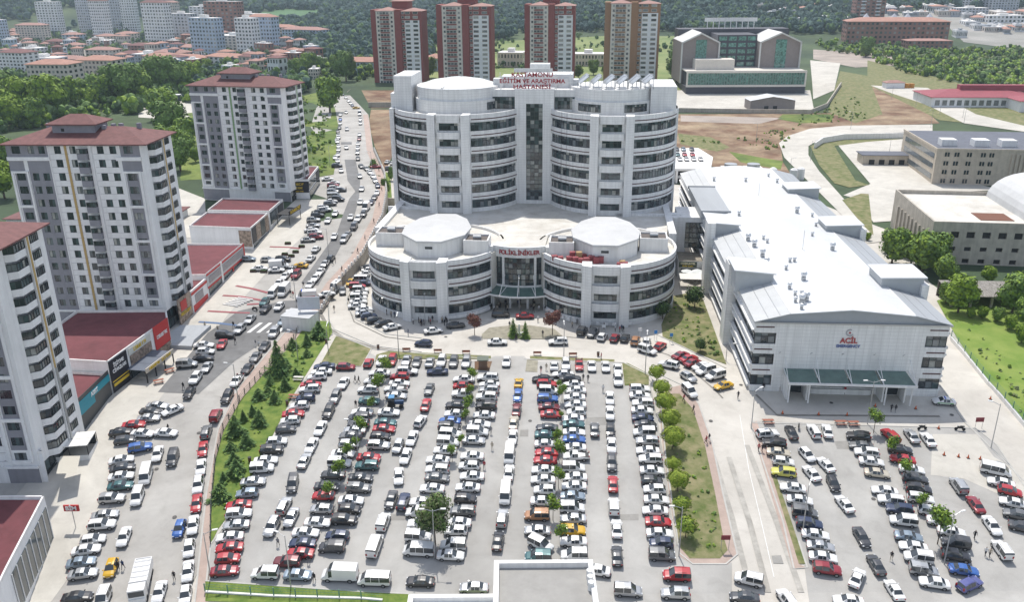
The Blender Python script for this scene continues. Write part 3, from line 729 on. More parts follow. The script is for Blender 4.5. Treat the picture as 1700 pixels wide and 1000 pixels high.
# roof ventilators
def vent(u,v,big):
    z=17.8-abs(u-17.8)*1.0/11.6
    m_=MB();r=.45*big;m_.bar((0,0,-.1),(0,0,.5*big),r*.7,1,10)
    k=8
    for i in range(k):
        for j in range(4):
            a0,a1=math.pi*2*i/k,math.pi*2*(i+1)/k;b0,b1=math.pi*(j/4-.5),math.pi*((j+1)/4-.5)
            P_=lambda a,b:(r*math.cos(b)*math.cos(a),r*math.cos(b)*math.sin(a),.5*big+r*.9+r*.9*math.sin(b))
            m_.face([P_(a0,b0),P_(a1,b0),P_(a1,b1),P_(a0,b1)])
    m_.build('roof_ventilator',[mat('vent_metal',(.68,.69,.70),.4,metal=.3),STEEL],EM,(u,v,z))
for u,v in [(8.6,70.4),(24.4,73),(27.8,70.3),(26.3,60.6),(6.9,47.7),(7.4,42.5),(10.6,47.9),(10.9,44.9),(22.9,50.7),(24.8,39.8),(7.8,34.8),(7.4,28.5),(12.8,29.8),(13.8,29.8),(10.9,24.9),(12.9,17.7),(9.0,13.1),(9.2,9.1),(10.4,8.9),(8.4,5.4),(9.5,4.8),(10.6,5.8),(8.7,1.6),(8,112),(17,108),(26,118),(27,110)]:
    vent(u,v,R.choice((1,1.2,1.6)))
am=MB();am.bar((17.5,38,17.8),(17.5,38,22.5),.05);am.bar((17.5,90,17.8),(17.5,90,21.5),.05);am.build('roof_mast',STEEL,EM)
# canopy
ca=MB()
for i in range(4):
    u0=6.2+i*5.85;ca.face([(u0+.1,0-.02,5.1),(u0+5.75,-.02,5.1),(u0+5.75+(.5 if i==3 else 0),-4.6,4.2),(u0+.1-(0 if i else -.2),-4.6,4.2)])
ca.build('canopy_glass',CANG,EM)
cf=MB();cf.box(6.2,30.3,-4.9,-4.6,3.85,4.3)
for i in range(5):
    u=6.2+i*5.95;cf.bar((u,-.1,5.2),(u,-4.7,4.35),.1);cf.bar((u,-.1,7.6),(u,-4.6,4.4),.07)
for u in (6.6,10.4,24.8,29.6): cf.bar((u,-4.3,-.2),(u,-4.3,4.0),.16)
cf.build('canopy_frame',WP,EM)
po=MB()
for u0,u1 in ((6.4,10.5),(24.6,29)): po.box(u0,u1,-3.2,-.02,3.0,4.0);po.box(u0,u0+.3,-3.19,-.02,-.2,3.0);po.box(u1-.3,u1,-3.19,-.02,-.2,3.0)
po.box(11.8,23.4,-.5,-.02,-.1,1.0);po.build('entrance_portal',WP,EM)
do=MB()
for u0,u1 in ((6.8,10.1),(25,28.6)): do.box(u0,u1,-.12,-.03,0,3)
do.box(11,24,-.1,-.03,1.3,3.2);do.build('entrance_door',G1,EM)
text('ACİL',1.5,mat('letter_scarlet',(.42,.07,.07),.5),EM,(17.9,-.12,11.3),width=3.3,bold=.04)
text('EMERGENCY',.8,mat('letter_blue',(.13,.18,.38),.5),EM,(17.9,-.12,10.15),width=4.5,bold=.02)
lg=MB();lg.arcprof(0,0,60,330,[(.5,0),(.78,0)],12);lo=lg.mesh('emblem',[mat('emblem_grey',(.40,.40,.42),.5)])
lo.transform(Matrix.Rotation(rad(90),4,'X'));link('emblem',lo,EM,(17.9,-.08,13.0))
st=MB()
for k in range(5):
    a=math.pi/2+2*math.pi*k/5;b=a+math.pi/5;c_=a-math.pi/5;st.face([(0,0,0),(.15*math.cos(c_),0,.15*math.sin(c_)),(.3*math.cos(a),0,.3*math.sin(a)),(.15*math.cos(b),0,.15*math.sin(b))])
st.build('emblem_star',LETR,EM,(17.9,-.1,13.0))
fl_=MB()
for u in (5.0,11,17,23,28.5): fl_.bar((u,-.1,8.4),(u+.2,-.5,8.8),.06)
fl_.build('facade_lamp',STEEL,EM)
# dark ceramic apron line

# ================================================================ apartment towers
def unit_window(w,h,double,curt):
    mb=MB();t=.07
    n=3 if w>1.8 else 2
    mb.box(-w/2,w/2,-.05,.0,0,t);mb.box(-w/2,w/2,-.05,0,h-t,h);mb.box(-w/2,-w/2+t,-.052,0,t,h-t);mb.box(w/2-t,w/2,-.052,0,t,h-t)
    for i in range(1,n): x=-w/2+w*i/n;mb.box(x-.04,x+.04,-.051,0,t,h-t)
    for i in range(n):
        a=-w/2+w*i/n;b=a+w/n;g=curt[i%len(curt)];mb.face([(a,-.02,t),(b,-.02,t),(b,-.02,h-t),(a,-.02,h-t)],g)
    return mb.mesh('window',MW)
WINM={}
def winmesh(w,h,k):
    key=(w,h,k)
    if key not in WINM: WINM[key]=unit_window(w,h,0,[[1,2],[4,1],[2,1],[1,1],[3,1],[4,3]][k])
    return WINM[key]
# openings are cut as recesses by building the wall in courses
def course_wall(mb,x0,x1,y,dep,z0,z1,holes,m=0):
    "front wall (facing -y) with rectangular holes [(xa,xb,za,zb)] all sharing rows"
    rows={}
    for h in holes: rows.setdefault((h[2],h[3]),[]).append((h[0],h[1]))
    z=z0
    for (za,zb) in sorted(rows):
        mb.box(x0,x1,y,y+dep,z,za,m)
        x=x0
        for a,b in sorted(rows[(za,zb)]):
            mb.box(x,a,y+.0,y+dep,za,zb,m);x=b
        mb.box(x,x1,y,y+dep,za,zb,m);z=zb
    mb.box(x0,x1,y,y+dep,z,z1,m)
def hiproof(mb,x0,x1,y0,y1,z,h,m=0,ov=.8,th=.25):
    x0-=ov;x1+=ov;y0-=ov;y1+=ov;d=min(x1-x0,y1-y0)/2
    if x1-x0>y1-y0: a,b=(x0+d,(y0+y1)/2),(x1-d,(y0+y1)/2)
    else: a,b=((x0+x1)/2,y0+d),((x0+x1)/2,y1-d)
    A=(x0,y0,z+th);B=(x1,y0,z+th);C=(x1,y1,z+th);D=(x0,y1,z+th);P_=(*a,z+h);Q=(*b,z+h)
    if x1-x0>y1-y0: fs=[[A,B,Q,P_],[B,C,Q],[C,D,P_,Q],[D,A,P_]]
    else: fs=[[A,B,P_],[B,C,Q,P_],[C,D,Q],[D,A,P_,Q]]
    for f in fs: mb.face(f,m)
    mb.box(x0,x1,y0,y1,z,z+th,m)
def aptower(loc,rz,w,dep,H_,label,stripe,keep=100):
    T=thing('apartment_tower',label,'apartment tower',loc,rz)
    S=w/30.;nf=13;base=5.0*H_/44;fh=(H_-base)/nf
    rr=random.Random(int(abs(loc[0])*10))
    # u of window centres (front)
    cols=[(2.2,2.0),(5.6,1.5),(8.0,1.5),(11.6,1.5),(15.0,1.35),(21.2,1.5),(24.0,1.5),(27.4,2.1)]
    wh=1.68*fh/3
    wall=MB();holes=[];wins=[]
    for f in range(nf):
        z=base+f*fh+fh*.33
        for u,ww in cols:
            uu=u*S;holes.append((uu-ww/2,uu+ww/2,z,z+wh));wins.append((uu,.14,z,0,ww))
    course_wall(wall,0,w,0,.3,base,H_,holes);
    wall.box(0,w,dep-.3,dep,0,H_);wall.box(0,.3,.3,dep-.3,0,H_);wall.box(w-.3,w,.3,dep-.3,base,H_)
    wall.box(.3,w-.3,.3,dep-.3,H_-.3,H_-.02)
    wall.box(0,w,0,.3,0,base)
    wall.build('wall',RENDW,T)
    dk=MB();dk.box(.31,w-.31,.6,dep-.31,.1,H_-.31);dk.build('interior',DARK,T)
    # grey coloured fields (thin render coats)
    gr=MB();e=-.035
    def field(u0,u1,z0,z1):
        hs=[h for h in holes if h[0]>u0-.2 and h[1]<u1+.2 and h[2]>z0-.1 and h[3]<z1+.1]
        g1=MB();course_wall(g1,u0,u1,e,.034,z0,z1,hs);g1.build('grey_panel',GREYW,T)
    top=H_-fh
    field(.02,9.3*S,top+.35,H_-.02)
    field(4.3*S,9.3*S,base+.1,top-.55)
    field(.95*S,3.5*S,base+fh+.2,top-fh-.3);field(.02,3.4*S,top-fh+.1,top-.55)
    field(26.1*S,28.8*S,base+fh+.2,top-fh-.3);field(25.6*S,w-.02,top+.35,H_-.02);field(25.6*S,w-.02,top-fh+.05,top-.55)
    gr.box(.02,9*S,e,-.001,.2,base-.3);gr.box(24.6*S,w-.02,e,-.001,.2,base-.3)
    gr.build('grey_panel',GREYW,T)
    # raised white frames
    rf=MB()
    for u0,u1 in ((.55*S,3.85*S),(25.7*S,29.2*S)):
        for x in (u0-.25,u1-.1): rf.box(x,x+.4,-.30,e-.001,base+.9,top-fh+.1)
        for k in range(0,nf-1,3):
            z=base+.9+(top-fh+.1-base-.9)*k/(nf-1.);rf.box(u0+.15,u1-.1,-.295,e-.002,z-.25,z+.35)
        rf.box(u0-.25,u1+.3,-.31,e-.003,top-fh-.3,top-fh+.15)
    rf.box(-.05,9.6*S,-.35,e-.004,top-.5,top+.3);rf.box(24.5*S,w+.05,-.35,e-.004,top-.5,top+.3)
    rf.box(-.05,w*.5,-.32,e-.004,base-.35,base+.1);rf.box(24*S,w+.05,-.32,e-.004,base-.35,base+.1)
    rf.box(18.6*S,19.3*S,-.30,e,base,H_-.05);rf.box(9.35*S,9.6*S,-.12,e,base,H_-.05)
    rf.build('white_frame',RENDW,T)
    for xa,xb in ((9.7*S,14*S),(19.5*S,25*S)):
        jl=MB()
        for f in range(nf):
            z=base+f*fh+fh*.33
            for zz in (z-.03,z+wh): jl.box(xa,xb,-.012,-.001,zz,zz+.05)
        jl.build('render_joint',GREYW,T)
    sp_=MB();sp_.box(13.2*S,13.7*S,-.14,-.001,base-.1,H_-.05);sp_.build('colour_stripe',stripe,T)
    # enclosed balcony column
    for f in range(nf):
        z=base+f*fh
        b=MB();b.box(16.3*S,18.5*S,-1.0,-.002,z-.25,z+fh*.38,0 if f<nf-1 else 0);b.build('balcony',GREYW,T)
        g=MB();x0,x1=16.35*S,18.45*S
        panes(g,linefn((x0,-.92),(x1,-.92)),3,z+fh*.38,z+fh*.75,.99,rnd=rr,pale=.1);g.face([(x1,-.92,z+fh*.38),(x1,0,z+fh*.38),(x1,0,z+fh*.75),(x1,-.92,z+fh*.75)],1);g.build('balcony_glazing',MW,T)
    # right side: windows, corner balconies
    for f in range(nf):
        z=base+f*fh
        for v,ww in ((1.6,1.2),):
            wins.append((w+.03,v,z+fh*.33,90,ww))
        for v0,v1,pr in ((3.6,7.6,1.5),(9.3,12.4,1.2)):
            b=MB();b.prism([(w-.01,v0-.2),(w+pr,v0+.7),(w+pr,v1),(w-.01,v1+.2)],z-.15,z+fh*.36);b.build('balcony',RENDW,T)
            g=MB();panes(g,linefn((w,v0),(w+pr-.1,v0+.8)),2,z+fh*.36,z+fh*.82,.98,rnd=rr,pale=.3);panes(g,linefn((w+pr-.1,v0+.8),(w+pr-.1,v1)),4,z+fh*.36,z+fh*.82,.98,rnd=rr,pale=.15)
            g.build('balcony_glazing',MW,T)
    pr_=MB();pr_.box(w,w+1.65,7.9,8.9,base-1,H_-.03);pr_.box(w,w+.9,12.9,dep,0,H_-.03);pr_.box(w,w+.25,.02,3.3,base,H_-.03);pr_.build('corner_pier',RENDW,T)
    s2=MB();s2.box(w+1.66,w+1.72,8.1,8.6,H_*.45,H_-.1);s2.build('colour_stripe',stripe,T);pipe=MB();pipe.bar((w+1.8,8.35,base),(w+1.8,8.35,H_*.45),.2,n=8);pipe.build('drain_pipe',STEEL,T)
    gl=MB()
    for k in range(2): panes(gl,linefn((w+.02,.3),(w+.02,dep-.5)),9,.3+k*base*.5,base*.5*(k+1),.9,rnd=rr,pale=.2)
    gl.build('shop_glazing',MW,T)
    # windows: the nearest hundred as parts, the rest as one
    def campos(wn): return -wn[2]
    wins.sort(key=campos)
    rest=[]
    for i,(u,v,z,a,ww) in enumerate(wins):
        k=rr.choice((0,0,1,2,3,4,5));me=winmesh(ww,round(wh,2),k)
        if i<keep: link('window',me,T,(u,v,z),rad(a))
        else: rest.append((me,u,v,z,a))
    if rest:
        mb=MB()
        for me,u,v,z,a in rest:
            M=Matrix.Translation((u,v,z))@Matrix.Rotation(rad(a),4,'Z');b=len(mb.v)
            mb.v+=[tuple(M@vv.co) for vv in me.vertices]
            for p in me.polygons: mb.f.append([b+i for i in p.vertices]);mb.m.append(p.material_index)
        o=mb.build('windows',MW,T);o['kind']='stuff'
    r=MB();hiproof(r,0,w+1.3,-.3,dep,H_,2.9);r.build('roof',TILE,T)
    cb=MB();x0,x1=w*.30,w*.62;cb.box(x0,x1,4,10,H_+.3,H_+3.7);cb.build('roof_cabin',mat('cabin_grey',(.28,.28,.32),.8,.1,.6),T)
    r2=MB();hiproof(r2,x0,x1,4,10,H_+3.7,2.0,ov=1.0);r2.build('cabin_roof',TILE,T)
    hat=MB();hat.box(x0+2,x0+2.7,3.96,4,H_+2.2,H_+2.9);hat.build('cabin_hatch',DARK,T)
    for x,y in ((w*.66,6),(w*.7,8),(w*.75,8.5),(w*.88,9),(w*.18,9)):
        c=MB();c.box(x-.45,x+.45,y-.35,y+.35,H_+.8,H_+3.3);c.build('chimney',mat('cabin_grey',(0,0,0)),T)
    return T
OCH=mat('ochre_stripe',(.48,.33,.13),.8);GRN=mat('green_stripe',(.22,.35,.18),.8)
aptower((-111.6,188.4,-.3),rad(-2.8),30.2,14.5,44.2,'grey and white apartment tower with an ochre stripe and the widest maroon roof',OCH)
aptower((-108.3,294.7,4.6),rad(-13),33.5,13.5,39.4,'grey and white apartment tower with a green stripe, behind the ochre striped one',GRN)
aptower((-111.0,126.0,-4.6),rad(0),30,14.5,43.4,'apartment tower cut off by the picture edge, with corner balconies above the red roofs',OCH)
# ================================================================ shops along the street
SHOPG=mat('shop_glass',(.05,.07,.08),.1,.3,.5,spec=.8)
def shop(name,label,corners,z0,z1,facade,roof=REDROOF,par=.5,wallm=RENDW):
    "corners in world xy; facade = (i,j) edge index pair that faces the street"
    cx=sum(c[0] for c in corners)/len(corners);cy=sum(c[1] for c in corners)/len(corners)
    T=thing(name,label,'shop',(cx,cy,0));c=[(x-cx,y-cy) for x,y in corners]
    m_=MB();m_.prism(c,z0,z1);m_.build('wall',wallm,T)
    r=MB();cc=[(x*.97,y*.97) for x,y in c];r.prism(cc,z1,z1+.06);r.build('roof',roof,T)
    p=MB();n=len(c)
    for i in range(n):
        a,b=c[i],c[(i+1)%n];A=Vector((*a,0));B=Vector((*b,0));d=(B-A).normalized();nn=Vector((d.y,-d.x,0))
        if nn.dot((A+B)/2)<0: nn=-nn
        ang=math.atan2(d.y,d.x);mid=(A+B)/2-nn*.13;p.obox((mid.x,mid.y,z1+par/2+.03),((B-A).length,.26,par),ang)
    p.build('parapet',WC,T)
    return T,c
def onwall(T,a,b,t0,t1,z0,z1,m,name='sign_board',off=.12,th=.1,txt=None,tm=None,size=1,width=None):
    A=Vector((*a,0));B=Vector((*b,0));d=(B-A).normalized();nn=Vector((d.y,-d.x,0));L_=(B-A).length
    if nn.dot(A+B)<0: nn=-nn;A,B=B,A;d=-d;t0,t1=1-t1,1-t0
    P0=A+d*L_*t0+nn*off;P1=A+d*L_*t1+nn*off;mid=(P0+P1)/2;ang=math.atan2(d.y,d.x)
    mb=MB();mb.obox((mid.x,mid.y,(z0+z1)/2),((P1-P0).length,th,z1-z0),ang);o=mb.build(name,m,T)
    if txt:
        for s,sz,dz,w_ in (txt if isinstance(txt,list) else [(txt,size,0,width)]):
            q=mid+nn*(th/2+.03);text(s,sz,tm,T,(q.x,q.y,(z0+z1)/2+dz),math.degrees(ang),width=w_)
    return mid,nn,ang
BLK=mat('sign_black',(.012,.012,.02),.5);WHT=mat('letter_white',(.8,.8,.8),.5);TEAL=mat('sign_teal',(.01,.25,.33),.5);YEL=mat('letter_yellow',(.6,.42,.03),.5);SRED=mat('sign_red',(.50,.03,.03),.5);PHOTO=mat('sign_photo',(.10,.07,.05),.5,col2=(.45,.35,.28),scale=1.3)
# big red-roofed shop below the ochre tower
T,c=shop('shop_block','low shop block with a dark red roof, black hearing shop board and red restaurant board',[(-92.5,155.5),(-80.2,153.6),(-76.8,176.5),(-79.0,181.5),(-99.5,181.5),(-100,169)],-.5,6.6,0)
a,b=c[1],c[2]
onwall(T,a,b,.0,.27,.1,6.9,BLK,txt=[('İŞİTME',1.05,2.1,3.6),('CİHAZLARI',1.05,.9,4.6)],tm=WHT)
onwall(T,a,b,.01,.26,2.3,2.5,YEL,'sign_stripe',.2);onwall(T,a,b,.02,.25,1.3,1.9,YEL,'sign_stripe',.2)
onwall(T,a,b,.31,.66,2.5,5.0,PHOTO,'picture_panel');onwall(T,a,b,.30,.66,5.2,6.6,mat('sign_cream2',(.6,.6,.55),.5),txt='~abcd ef',tm=YEL,size=1.0)
onwall(T,a,b,.72,.985,2.0,7.4,SRED,txt='~abcdefg',tm=WHT,size=1.1,width=4.2);onwall(T,a,b,.74,.98,.1,1.9,PHOTO,'picture_panel')
onwall(T,a,b,.30,.70,.1,2.3,SHOPG,'shop_window',.08)
x,y=-76.4,163.5;t=thing('restaurant_canopy','black framed restaurant terrace with grey panels and yellow lettered sign','canopy',(x,y,-.3),rad(80))
m_=MB();
for k in range(3): m_.box(-5+k*3.35,-1.75+k*3.35,-2.2,2.4,3.0,3.12)
m_.build('roof_panel',mat('panel_blue_grey',(.12,.14,.18),.5,.1,1),t)
m_=MB();m_.box(-5.2,5.2,-2.45,-2.25,2.6,3.6);m_.build('sign_board',mat('sign_pale',(.55,.5,.42),.5),t)
text('~abcdefg hijklm',.8,YEL,t,(0,-2.5,3.1),width=8)
for a_ in (-5,-1.7,1.7,5):
    for b_ in (-2.2,2.3): m_=MB();m_.box(a_-.1,a_+.1,b_-.1,b_+.1,0,3);m_.build('post',DARK,t)
m_=MB();m_.box(-4.8,4.8,2.2,2.3,0,2.9);m_.build('glazing',G1,t)
# teal shop
T,c=shop('shop_block','low shop with pale red roof and black front crossed by a teal stripe',[(-92,154.9),(-80.4,153.2),(-80.6,140),(-85,138.4),(-96,139)],-3,4.2,0)
a,b=c[1],c[2]
onwall(T,a,b,-.0,1,-1.2,5.4,mat('cladding_charcoal',(.045,.05,.055),.4));onwall(T,a,b,0,.98,3.2,4.6,TEAL,'sign_stripe',.2,txt='ASIST',tm=WHT,size=1.1);onwall(T,a,b,.5,.95,1.9,3.2,TEAL,'sign_stripe',.21)
onwall(T,a,b,.05,.95,-2.8,-.9,SHOPG,'shop_window',.2)
# small shop at the foot of the near tower with terrace
T,c=shop('shop_block','narrow shop with brown lettered fascia between the teal shop and the near tower',[(-92,138.8),(-84,138),(-82.8,131),(-80,126.2),(-92,126)],-3.5,2.6,0)
onwall(T,c[1],c[2],.1,.95,.8,2.6,mat('sign_brown',(.16,.10,.06),.5));
x,y,z=grd(140,758,0,True);t=thing('terrace_pavilion','small cafe terrace pavilion with white fabric roof above the parked cars','pavilion',(x-2,y+1,z-.2),rad(8))
for k in range(2): m_=MB();m_.box(-3.2,3.2,-2.6+k*2.6,-.1+k*2.6,3.0,3.15);m_.build('roof_panel',mat('awning_white',(0,0,0)),t)
for a_ in (-3.1,0,3.1):
    for b_ in (-2.5,2.5): m_=MB();m_.bar((a_,b_,0),(a_,b_,3),.08);m_.build('post',DARK,t)
m_=MB();m_.box(-3.2,3.2,-2.6,-2.5,0,1.1);m_.box(3.1,3.2,-2.5,2.5,0,1.1);m_.build('rail_wall',WP,t);m_=MB();m_.box(-3,3,2.3,2.4,.1,2.8);m_.build('glazing',G1,t)
# nearest shop, bottom left
T,c=shop('shop_block','nearest shop with dark red roof and tall white glazed street front',[(-100,113.6),(-73.0,113.2),(-69.3,96),(-66.5,84),(-100,84)],-6,2.4,0)
a,b=c[1],c[2];g=MB()
T2=T
m0,n0,ang=onwall(T,a,b,.03,.97,-4.8,1.2,SHOPG,'shop_window',.05)
fm=MB()
A=Vector((*a,0));B=Vector((*b,0))
for i in range(9):
    p=A+(B-A)*(.03+.94*i/8);fm.box(p.x+.1,p.x+.2,p.y-.08,p.y+.08,-4.8,1.3)
fm.build('window_frame',WP,T)
sg=thing('market_sign','red BİM sign on a pole above the shop steps','sign',(*grd(126,877,0,True)[:2],-5.5))
m_=MB();m_.bar((0,0,0),(0,0,5.2),.07);m_.build('pole',STEEL,sg);m_=MB();m_.box(-1.2,1.2,-.12,.12,4.4,5.5);m_.build('sign_panel',SRED,sg);text('BİM',1.0,WHT,sg,(0,-.16,4.95),bold=.03)
# red and white shop
T,c=shop('shop_block','long shop with maroon roof and red and white panelled street front',[(-95,233.6),(-76.4,232.6),(-78.2,206),(-95,206)],-.5,6.6,0)
a,b=c[1],c[2]
onwall(T,a,b,0,1,3.4,7.4,mat('panel_pale',(.55,.55,.55),.6,.05,1),'fascia_panel');
for z_ in (3.2,6.6): onwall(T,a,b,0,1,z_,z_+.45,SRED,'sign_stripe',.22)
onwall(T,a,b,.05,.95,4.3,6.1,mat('panel_grey',(.32,.30,.31),.6,.2,2),'fascia_panel',.24);onwall(T,a,b,.03,.97,.1,3.0,SHOPG,'shop_window',.1)
onwall(T,a,b,0,.03,0,7.2,SRED,'corner_post',.25);onwall(T,a,b,.62,.66,0,7.2,WP,'corner_post',.25);onwall(T,a,b,.34,.37,0,3.2,SRED,'corner_post',.25)
T,c=shop('shop_block','small red fronted shop beside the foot of the ochre tower',[(-84,205.9),(-78.3,205.9),(-78.8,196),(-84,196)],-.3,5.6,0)
a,b=c[1],c[2];onwall(T,a,b,0,1,.1,6.2,RENDW,'fascia_panel');onwall(T,a,b,0,1,5.0,5.7,SRED,'sign_stripe',.2);onwall(T,a,b,.05,.95,.2,2.2,SRED,'shop_front',.22);onwall(T,a,b,.3,.8,2.4,4.6,mat('panel_grey',(0,0,0)),'picture_panel',.22)
bb=thing('billboard','black billboard with gold lettering at the corner of the ochre tower','billboard',(-79.2,192.5,-.2),rad(84))
m_=MB();m_.box(-3.2,3.2,-.15,.15,0,6.6);m_.build('sign_panel',PHOTO,bb);text('~abcdefgh',1.0,YEL,bb,(0,-.25,2.6),width=5)
m_=MB();m_.box(-2.2,.8,-.25,-.16,3.4,5.8);m_.build('sign_patch',SRED,bb)
# double shop with posters
T,c=shop('shop_block','white walled shop with red roof and portrait posters on its corner',[(-95,258.5),(-75.4,256.6),(-76.0,240),(-95,243)],1,9.2,0)
a,b=c[1],c[2]
for t0,t1,m in ((.02,.22,PHOTO),(.25,.48,mat('sign_dusk',(.04,.05,.05),.4)),(.5,.74,PHOTO),(.76,.98,BLK)): onwall(T,a,b,t0,t1,4.6,9.3,m,'picture_panel')
onwall(T,a,b,.05,.95,1.6,4.3,SHOPG,'shop_window');onwall(T,c[2],c[3],.0,.20,4.0,8.8,PHOTO,'picture_panel')
T,c=shop('shop_block','shop with red roof and black döner restaurant sign below the green striped tower',[(-95,275),(-74.6,272.5),(-75.2,257.5),(-95,259.5)],2,9.6,0)
a,b=c[1],c[2]
onwall(T,a,b,.5,.98,5.6,9.4,SHOPG,'shop_window');onwall(T,a,b,.05,.45,5.4,9.4,BLK,'fascia_panel')
x,y,z=grd(487,372,0,True);t=thing('restaurant_canopy','dark restaurant canopy with gold lettering in front of the double shop','canopy',(x-2,y+3,z),rad(80))
m_=MB();m_.box(-4.5,4.5,-2.2,2,3.3,3.5);m_.build('roof_panel',DARK,t);m_=MB();m_.box(-4.6,4.6,-2.4,-2.2,3.2,4.6);m_.build('sign_board',BLK,t);text('DÖNERCİSİ',1.2,YEL,t,(0,-2.45,3.9),width=7.5)
for a_ in (-4.3,4.3):
    for b_ in (-2.1,1.9): m_=MB();m_.bar((a_,b_,-.3),(a_,b_,3.3),.1);m_.build('post',DARK,t)
x,y,z=grd(522,333,0,True);T,c=shop('shop_block','narrow glass shop with black and gold board beyond the green striped tower',[(x-12,y+26),(x-3,y+24),(x-2,y+2),(x-12,y+2)],z-.5,z+6.5,0)
a,b=c[1],c[2];onwall(T,a,b,.0,.35,z+3,z+6.2,BLK);onwall(T,a,b,.35,1,z+3.4,z+6.2,SHOPG,'shop_window');onwall(T,a,b,.02,.98,z+.3,z+2.8,SHOPG,'shop_window')
onwall(T,c[2],c[3],.0,.8,z+2.4,z+6.3,BLK,txt=[('~abcdef',1.1,1.0,5),('~abcde',.9,-.3,4),('~abcdefg',.7,-1.5,4.4)],tm=YEL)
# white guard cabin by the ring road
x,y,z=grd(497,545,0);t=thing('guard_cabin','white flat-roofed cabin with a board beside the pavement fence','cabin',(x,y,z),rad(-15))
m_=MB();m_.box(-3.6,3.6,-1.6,3.4,-.3,3.3);m_.build('wall',WP,t);m_=MB();m_.box(-3.75,3.75,-1.75,3.55,3.3,3.45);m_.build('roof',mat('cabin_roof_grey',(.5,.51,.52),.7,.06,1),t)
x,y,z=grd(516,540,0);t=thing('notice_board','large pale notice board on posts over the guard cabin','notice board',(x,y,z),rad(5))
m_=MB();m_.box(-2.6,2.6,-.1,.1,4.0,7.2);m_.build('panel',mat('board_pale',(.55,.57,.62),.5,.06,1.2),t)
for a_ in (-2.2,2.2): m_=MB();m_.bar((a_,0,-.3),(a_,0,4.0),.1);m_.build('post',STEEL,t)
# foreground structure at the lower edge
x0,x1=-2.8,10.9
fs=thing('gatehouse_roof','flat white-rimmed roof of the building at the lower edge of the car park','building',(0,0,0))
m_=MB();m_.box(x0,x1,84,97.9,-7,1.0);m_.build('wall',WP,fs)
m_=MB()
for q in ((x0,x0+.7,84,97.9),(x1-.7,x1,84,97.9),(x0+.7,x1-.7,97.2,97.9)): m_.box(*q,1.0,1.9)
m_.build('parapet',WC,fs);m_=MB();m_.box(x0+.7,x1-.7,84,97.2,1.0,1.05);m_.build('roof',mat('screed_grey',(.33,.32,.30),.9,.08,.5),fs)
m_=MB()
for k in range(3): m_.bar((10.2,95-k*1.2,1.1),(10.2,95-k*1.2,2.4),.42,n=14)
m_.build('water_tank',WP,fs)
fs=thing('low_roof_wing','lower white-rimmed roof wing beside the car park edge','building',(0,0,0))
m_=MB();m_.box(-14.5,x0-.02,80,94.6,-7,-1.8);m_.build('wall',WP,fs);m_=MB();m_.box(-14.5,-13.8,80,94.6,-1.8,-1.1);m_.box(-13.8,x0-.02,93.9,94.6,-1.8,-1.1);m_.build('parapet',WC,fs)
# ================================================================ background buildings
def block(name,label,px0,px1,base,H_,dep,wm,z=None,st=False,rows=5,cols=8,roof=None,rh=2.5,group=None,cat='apartment building',ww=.5,wh=.5,gm=None,balc=None,maxh=None,side=3):
    a=grd(px0[0],px0[1],0,st) if z is None else (*at(px0[0],px0[1],z),z)
    b=grd(px1[0],px1[1],0,st) if z is None else (*at(px1[0],px1[1],z),z)
    w=math.hypot(b[0]-a[0],b[1]-a[1]);rz=math.atan2(b[1]-a[1],b[0]-a[0]);rz=max(-.5,min(.5,rz))
    T=thing(name,label,cat,(a[0],a[1],a[2]-base),rz,group);H_+=base
    m_=MB();m_.box(0,w,0,dep,0,H_);m_.build('wall',wm,T)
    g=MB();fh=(H_-base)/rows;cw=w/cols;rr=random.Random(int(px0[0]*7+px0[1]))
    for i in range(rows):
        for j in range(cols):
            x=cw*(j+.5);z0=base+fh*(i+.3);k=rr.choice((1,1,2,3,4) if gm is None else gm)
            g.box(x-cw*ww/2,x+cw*ww/2,-.12,-.02,z0,z0+fh*wh,k)
        for j in range(side):
            y=dep*(j+.5)/side;z0=base+fh*(i+.3);k=rr.choice((1,1,2,3))
            for X0,X1 in ((-.12,-.02),(w+.02,w+.12)): g.box(X0,X1,y-dep/side*.22,y+dep/side*.22,z0,z0+fh*wh,k)
    n=rows*(cols+2*side)
    o=g.build('windows',MW,T)
    if n>100: o['kind']='stuff'
    if balc:
        q=MB()
        for i in range(rows):
            for j in balc[0]: q.box(cw*j,cw*(j+1),-1.0,-.13,base+fh*i-.1,base+fh*i+fh*.32)
        q.build('balconies',balc[1],T)['kind']='stuff'
    r=MB()
    if roof is TILE or roof in (ORNG,PINKR): hiproof(r,0,w,0,dep,H_,rh,ov=.9);r.build('roof',roof,T)
    else: r.box(.3,w-.3,.3,dep-.3,H_,H_+.25);r.box(w*.35,w*.6,dep*.3,dep*.7,H_+.25,H_+rh);r.build('roof',roof or WC,T)
    return T,w
ORNG=mat('orange_tile',(.40,.22,.17),.85,.12,.3);PINKR=mat('pink_tile',(.36,.21,.18),.85,.1,.3)
C1=mat('far_white',(.74,.75,.77),.8,.05,.2);C2=mat('far_cream',(.62,.56,.51),.8,.06,.2);C3=mat('far_blue',(.42,.51,.62),.8,.06,.2);C4=mat('far_brick',(.30,.16,.13),.8,.1,.2);C5=mat('far_grey',(.46,.49,.54),.8,.08,.2)
